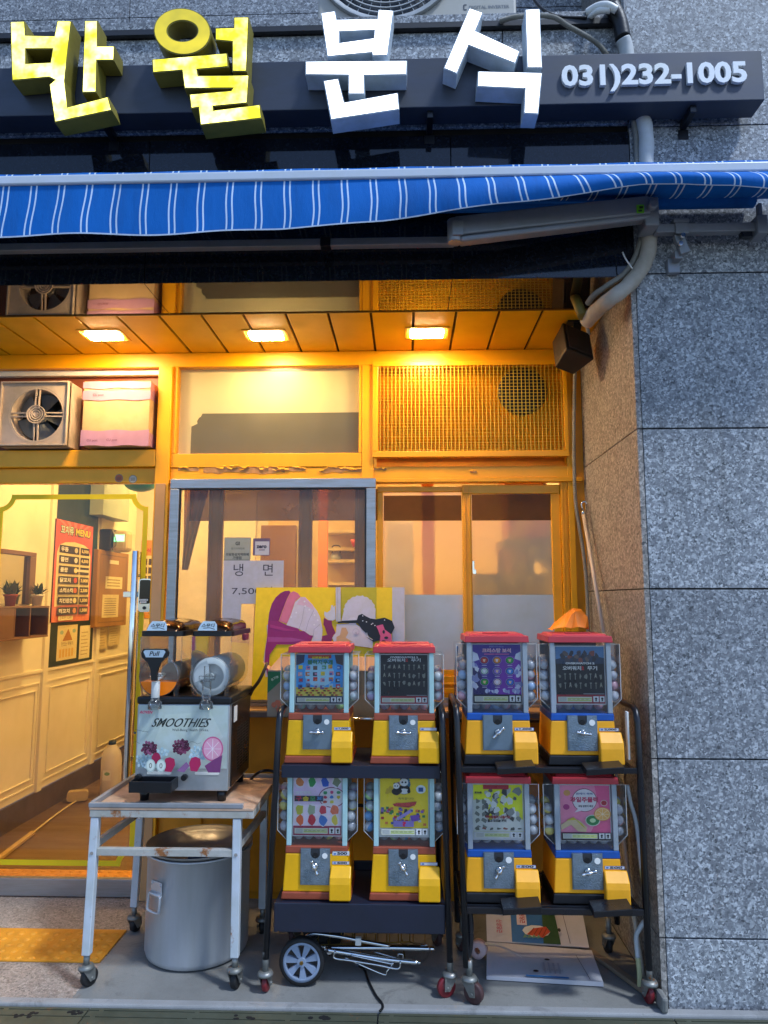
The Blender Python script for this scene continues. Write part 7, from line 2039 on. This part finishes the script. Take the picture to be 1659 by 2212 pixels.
# ================================================================ FOLDED HAND TROLLEY
q2 = lambda x, y: (548.6 + x * .29761, 1865.2 + y * .29761)
Yt = -.70
trl = thing('folded_trolley', 'folded chrome hand trolley with grey spoked wheel under the navy tray', 'trolley', (-.2, Yt, 0))
wc = at(*q2(350, 705), Y=-.735)
wr = wc.z - .001
mb = MB(); mb.lathe([(wr * .82, -.016), (wr * .93, -.017), (wr, -.010), (wr, .010), (wr * .93, .017), (wr * .82, .016), (wr * .82, -.016)], wc, axis='y', n=48); wl = part('wheel', mb, RUB, trl)
mb = MB(); mb.lathe([(wr * .70, -.013), (wr * .82, -.0155), (wr * .82, .0155), (wr * .70, .012), (wr * .70, -.013)], wc, axis='y', n=48)
for k in range(7):
    t = 2 * math.pi * k / 7 + .3
    d_ = Vector((math.cos(t), 0, math.sin(t))); s_ = Vector((-d_.z, 0, d_.x))
    a_, b_2 = wc + d_ * .012, wc + d_ * wr * .72
    yo = Vector((0, -.010, 0)); yb4 = Vector((0, .004, 0))
    mb._add([a_ - s_ * .005 + yo, b_2 - s_ * .013 + yo, b_2 + s_ * .013 + yo, a_ + s_ * .005 + yo, a_ - s_ * .005 + yb4, b_2 - s_ * .013 + yb4, b_2 + s_ * .013 + yb4, a_ + s_ * .005 + yb4], [(0, 1, 2, 3), (4, 7, 6, 5), (0, 4, 5, 1), (1, 5, 6, 2), (2, 6, 7, 3), (3, 7, 4, 0)])
mb.cyl(wc + Vector((0, -.016, 0)), wc + Vector((0, .016, 0)), .016, n=20)
part('spoked_hub', mb, paint('hub_grey', '#8c9cb4', .4, .12), wl)
mb = MB(); mb.cyl(wc + Vector((0, -.022, 0)), wc + Vector((0, -.0165, 0)), .007, n=6); part('axle_nut', mb, paint('brass', '#b08a4a', .3, metal=.9), wl)
mb = MB(); w2c = wc + Vector((.05, .26, 0)); mb.lathe([(wr * .6, -.015), (wr, -.012), (wr, .012), (wr * .6, .015), (wr * .6, -.015)], w2c, axis='y', n=36); mb.cyl(w2c + Vector((0, -.008, 0)), w2c + Vector((0, .008, 0)), wr * .6, n=24); part('wheel', mb, RUB, trl)
mb = MB(); mb.cyl(wc + Vector((0, .017, 0)), w2c + Vector((0, -.016, 0)), .006, n=10); part('axle', mb, CHR, trl)
def tpath(name, pts, r, Y=Yt, m=CHR):
    mb = MB(); mb.tube([at(*q2(x, y), Y=Y + dy) for x, y, dy in pts], r, n=10, spline=4); return part(name, mb, m, trl)
tpath('frame_tube', [(375, 530, 0), (420, 512, 0), (470, 512, 0), (620, 530, 0), (800, 565, 0), (985, 600, 0)], .0065, Y=-.69)
tpath('frame_tube', [(510, 612, 0), (700, 612, 0), (1000, 612, 0), (1310, 620, 0)], .0085, Y=-.66)
tpath('frame_tube', [(515, 625, 0), (700, 655, 0), (950, 695, 0), (1210, 722, 0)], .0085, Y=-.68)
tpath('frame_tube', [(490, 606, 0), (560, 600, 0), (800, 598, 0), (1200, 600, 0), (1255, 585, 0)], .005, Y=-.62)
tpath('wire_handle', [(590, 640, 0), (582, 686, 0), (700, 705, 0), (900, 738, 0), (1045, 765, 0), (1062, 715, 0)], .0035, Y=-.70)
tpath('wire_handle', [(660, 685, 0), (750, 725, 0), (940, 806, 0), (965, 785, 0), (1010, 725, 0), (990, 728, 0), (860, 700, 0), (700, 665, 0)], .003, Y=-.69)
tpath('wire_handle', [(870, 640, 0), (1045, 690, 0), (1080, 690, 0), (1078, 662, 0), (1050, 658, 0), (1045, 675, 0)], .003, Y=-.64)
mb = MB(); a = at(*q2(757, 562), Y=-.69); mb.box(a.x - .011, a.x + .011, a.y - .011, a.y + .011, a.z - .013, a.z + .013); part('plastic_joint', mb, WHT, trl, bevel=.003)
mb = MB(); a = at(*q2(548, 626), Y=-.665); mb.cyl(a + Vector((0, -.012, 0)), a + Vector((0, .012, 0)), .012, n=16); part('hinge_cap', mb, CHR, trl)
# wire basket behind the trolley
bk = thing('wire_basket', 'tangle of dull gold wire rack lying behind the hand trolley', 'wire rack', (-.2, -.5, 0))
GW = paint('dull_gold_wire', '#8a7440', .3, .3, 20, metal=.9)
c0 = [at(*q2(470, 455), Y=-.56), at(*q2(1130, 430), Y=-.56), at(*q2(1240, 470), Y=-.40), at(*q2(560, 500), Y=-.40)]
mb = MB(); mb.tube([c0[0], c0[1], c0[2], c0[3], c0[0]], .0035, n=8)
lo_ = [Vector((p.x, p.y, p.z - .07)) for p in c0]; mb.tube([lo_[0], lo_[1], lo_[2], lo_[3], lo_[0]], .003, n=8)
part('basket_rim', mb, GW, bk)
mb = MB()
for k in range(9):
    t = k / 8; a_ = c0[0].lerp(c0[1], t); b_2 = c0[3].lerp(c0[2], t); al = lo_[0].lerp(lo_[1], t); bl = lo_[3].lerp(lo_[2], t)
    mb.tube([a_, al, bl, b_2], .002, n=6)
part('basket_wires', mb, GW, bk)
mb = MB()
for (x, y) in ((c0[0].x + .03, -.5), (c0[1].x - .03, -.5)): mb.tube([(x, y, lo_[0].z), (x + .01, y - .02, .0), ], .003, n=6)
part('basket_legs', mb, GW, bk)
# black cord on the step
mb = MB(); mb.tube([at(*q2(750, 740), Z=.06), at(*q2(800, 770), Z=.006), at(*q2(830, 850), Z=.005), at(*q2(880, 950), Z=.005), at(*q2(925, 1010), Z=.005), at(*q2(935, 1045), Z=.005), at(*q2(915, 1072), Z=.004)], .0045, n=8, spline=6); o = part('frayed_cord', mb, BLK); tag(o, 'short black cord end lying over the step edge below the trolley', 'cord')

# ================================================================ FLATTENED CARDBOARD AND ROLL UNDER THE RIGHT RACK
q3 = lambda x, y: (960.05 + x * .42127, 1865.2 + y * .42127)
CWH = paint('white_card', '#c9c6cc', .7, .12, 8, bump=.05)
fbx = thing('flattened_box', 'flattened white carrot carton lying on the step under the right rack', 'cardboard', (.45, -.55, 0))
K0 = [at(*q3(x, y), Z=.022) for x, y in ((215, 568), (815, 604), (755, 445), (218, 405))]
mb = MB(); mb.hexa([Vector((p.x, p.y, .003)) for p in K0], [Vector((p.x, p.y, .016 + .003 * i)) for i, p in enumerate(K0)]); part('card_panel', mb, CWH, fbx, bevel=.001)
K1 = [at(*q3(218, 404), Z=.022), at(*q3(742, 436), Z=.024), at(*q3(690, 215), Z=.14), at(*q3(212, 215), Z=.14)]
def up2(p, q_, z): 
    return p
UA = K1[0] + Vector((0, 0, .004)); UB = K1[1] + Vector((0, 0, .004))
bL, bR = at(*q3(212, 200), Y=UA.y + .20), at(*q3(700, 215), Y=UA.y + .20)
UC, UD = Vector((UB.x + .0, UA.y + .20, bR.z)), Vector((UA.x, UA.y + .20, bL.z))
UC.x = bR.x; UD.x = bL.x
mb = MB(); th2 = Vector((0, .003, -.004)); mb.hexa([UA + th2, UB + th2, UC + th2, UD + th2], [UA, UB, UC, UD]); part('card_panel', mb, CWH, fbx)
ux_ = (UB - UA); uy_ = (UD - UA)
Lx, Ly = ux_.length, uy_.length
nrm = ux_.cross(uy_).normalized()
A = Art(UA + nrm * .0008, ux_, uy_, nrm, eps=.0008)
A.uy = (uy_ - ux_.normalized() * uy_.dot(ux_.normalized())).normalized()
f_ = lambda x: x * Lx
A.poly([(f_(.25), 0.003), (f_(.72), .003), (f_(.70), Ly * .97), (f_(.25), Ly * .97)], '#2a6ca8'); A.poly([(f_(.56), .003), (f_(.73), .003), (f_(.70), Ly * .97), (f_(.58), Ly * .97)], '#1e4a28'); A.poly([(0.02, Ly * .72), (f_(.18), Ly * .70), (f_(.2), Ly * .97), (.02, Ly * .97)], '#8a3a30')
A.ell(f_(.5), Ly * .3, f_(.14), Ly * .15, '#d8d8d0', 10)
A.poly([(f_(.40), Ly * .20), (f_(.56), Ly * .14), (f_(.64), Ly * .30), (f_(.60), Ly * .42), (f_(.47), Ly * .36)], '#c84828'); 
for k in range(4): A.line([(f_(.42 + k * .045), Ly * (.18 - .01 * k)), (f_(.48 + k * .042), Ly * .37)], .003, '#7a2a18', up=False)
A.l += 1
for k in range(4): A.poly([(f_(.38 + k * .045), Ly * .20), (f_(.36 + k * .045), Ly * .10), (f_(.41 + k * .045), Ly * .13)], '#6a9a7a', up=False)
A.rect(f_(.31), Ly * .42, f_(.41), Ly * .85, '#d8ccd0', up=False); A.l += 1
A.text('산성당근', f_(.34), Ly * .80, w=Ly * .34, hgt=f_(.055), h='#b02a40', bold=.03, rot=-math.pi / 2); A.text('산성당근', f_(.10), Ly * .52, w=Ly * .34, hgt=f_(.06), h='#c06070', bold=.03, rot=-math.pi / 2)
A.line([(f_(.82), .004), (f_(.78), Ly * .95)], .002, '#3a3230'); A.ell(f_(.73), Ly * .33, .006, .010, '#1c1a1a')
A.build('carton_print', fbx)
ux_ = (K0[1] - K0[0]); un = ux_.normalized()
A = Art(K0[0] + Vector((0, 0, .0)), (un.x, un.y, 0), (-un.y, un.x, 0), (0, 0, 1), eps=.0008)
A.ell(.185, .045, .010, .008, '#201e1e', up=False); A.ell(.235, .135, .010, .008, '#201e1e'); A.rect(.145, .0, .30, .012, '#3f78b0', up=False)
A.text('KNMARI', .215, .05, w=.07, hgt=.014, h='#9a98a4', rot=-math.pi / 2 * 0, up=False)
for k in range(4): A.rect(.215 + k * .018, .03, .222 + k * .018, .11, '#a9a6b0', up=False)
A.l += 1; A.line([(.375, .0), (.35, .18)], .002, '#3a3230')
A.build('carton_marks', fbx)
rl = thing('paper_roll', 'small pink and white roll with a loose strip beside the flattened carton', 'roll', (.27, -.63, 0))
a, b = at(*q3(175, 440), Z=.035), at(*q3(370, 498), Z=.03)
mb = MB(); d_ = (b - a).normalized(); mb.lathe([(.012, -.016), (.032, -.018), (.034, .016), (.014, .018), (.012, -.016)], (0, 0, 0), axis='y', n=28)
MX = Matrix.Translation((a.x, a.y, .036)) @ Matrix.Rotation(R(-25), 4, 'Z')
mb2 = MB(MX); mb2.lathe([(.012, -.018), (.030, -.020), (.033, .016), (.014, .018), (.012, -.018)], axis='y', n=28); part('roll_body', mb2, paint('pale_pink', '#d4b4b4', .6, .1), rl)
mb = MB(); mb.grid(lambda u, v: (a.x + .02 + (b.x - a.x - .0) * u, a.y + (b.y - a.y) * u + (.012 * (1 - u * .6)) * (v - .5) * 2, .058 - .018 * u + .012 * math.sin(u * 3)), 14, 3); part('loose_strip', mb, WHT, rl, norm=False)

# ================================================================ POLES AND HOSE IN THE CORNER
qa = lambda x, y: ((2250 + x * .31646) * .5486, (1900 + y * .31646) * .5486)
p0, p1 = at(*qa(150, 400), Y=-.10), at(*qa(400, 1870), Y=-.42)
pl_ = thing('hook_pole', 'thin white awning pole with metal hook leaning in the granite corner', 'pole', (.86, -.3, .0))
foot = p1 + (p1 - p0) * .0
foot = Vector((.862, -.60, .004))
mb = MB(); mb.tube([p0, p1], .0085, n=12); 
part('pole_shaft', mb, paint('pole_cream', '#d8c6b4', .4, .12), pl_)
mb = MB(); mb.tube([p1, Vector((p1.x + .012, p1.y - .10, .55)), Vector((.870, -.66, .012))], .0085, n=12, spline=6); part('pole_lower', mb, paint('pole_cream2', '#cfc0b0', .4, .12), pl_)
mb = MB(); mb.cyl(p0, p0 + (p0 - p1).normalized() * .035, .010, .006, n=14); h0 = p0 + (p0 - p1).normalized() * .035
mb.tube([h0, h0 + Vector((-.004, 0, .025)), h0 + Vector((.010, -.004, .035)), h0 + Vector((.022, -.006, .020))], .004, n=8, spline=5); part('hook', mb, CHR, pl_)
qh = lambda x, y: ((2400 + x * .5573) * .5486, (2800 + y * .5573) * .5486)
HW = paint('hose_white', '#c3cad0', .45, .12); HY = paint('hose_sleeve', '#b9b88c', .5, .15)
hs = thing('white_hose', 'white hose with yellowed sleeves running down the granite side wall to the step', 'hose', (.86, -.7, 0))
def hp(pts, Y, m, r, nm):
    mb = MB(); mb.tube([at(*qh(x, y), Y=Y_) for (x, y), Y_ in zip(pts, Y)], r, n=10, spline=5); part(nm, mb, m, hs)
hp([(125, 520), (150, 650), (190, 800), (225, 1120)], [-.72, -.72, -.72, -.73], HW, .0075, 'hose_upper')
hp([(225, 1115), (245, 1230), (260, 1335)], [-.73, -.73, -.73], HY, .0095, 'sleeve')
hp([(260, 1330), (270, 1400), (262, 1465), (235, 1500), (205, 1550), (188, 1600), (200, 1745)], [-.73, -.73, -.73, -.72, -.72, -.72, -.73], HW, .0085, 'hose_lower')
hp([(200, 1740), (212, 1850), (214, 1950)], [-.73, -.735, -.74], HY, .0095, 'sleeve')
mb = MB(); mb.obox((.872, -.855, .030), (.012, 0, .0), (0, .035, .0), (0, -.004, .028)); o = part('mortar_lump', mb, CONC, bevel=.01); tag(o, 'rough mortar lump at the foot of the granite corner', 'mortar')
mb = MB(); mb.bar((.70, -.42, .012), (.865, -.80, .012), .03, .016); o = part('floor_trunking', mb, paint('trunking_tan', '#8c7a68', .6, .3), bevel=.003); tag(o, 'tan cable trunking crossing the step to the granite corner', 'cable cover')
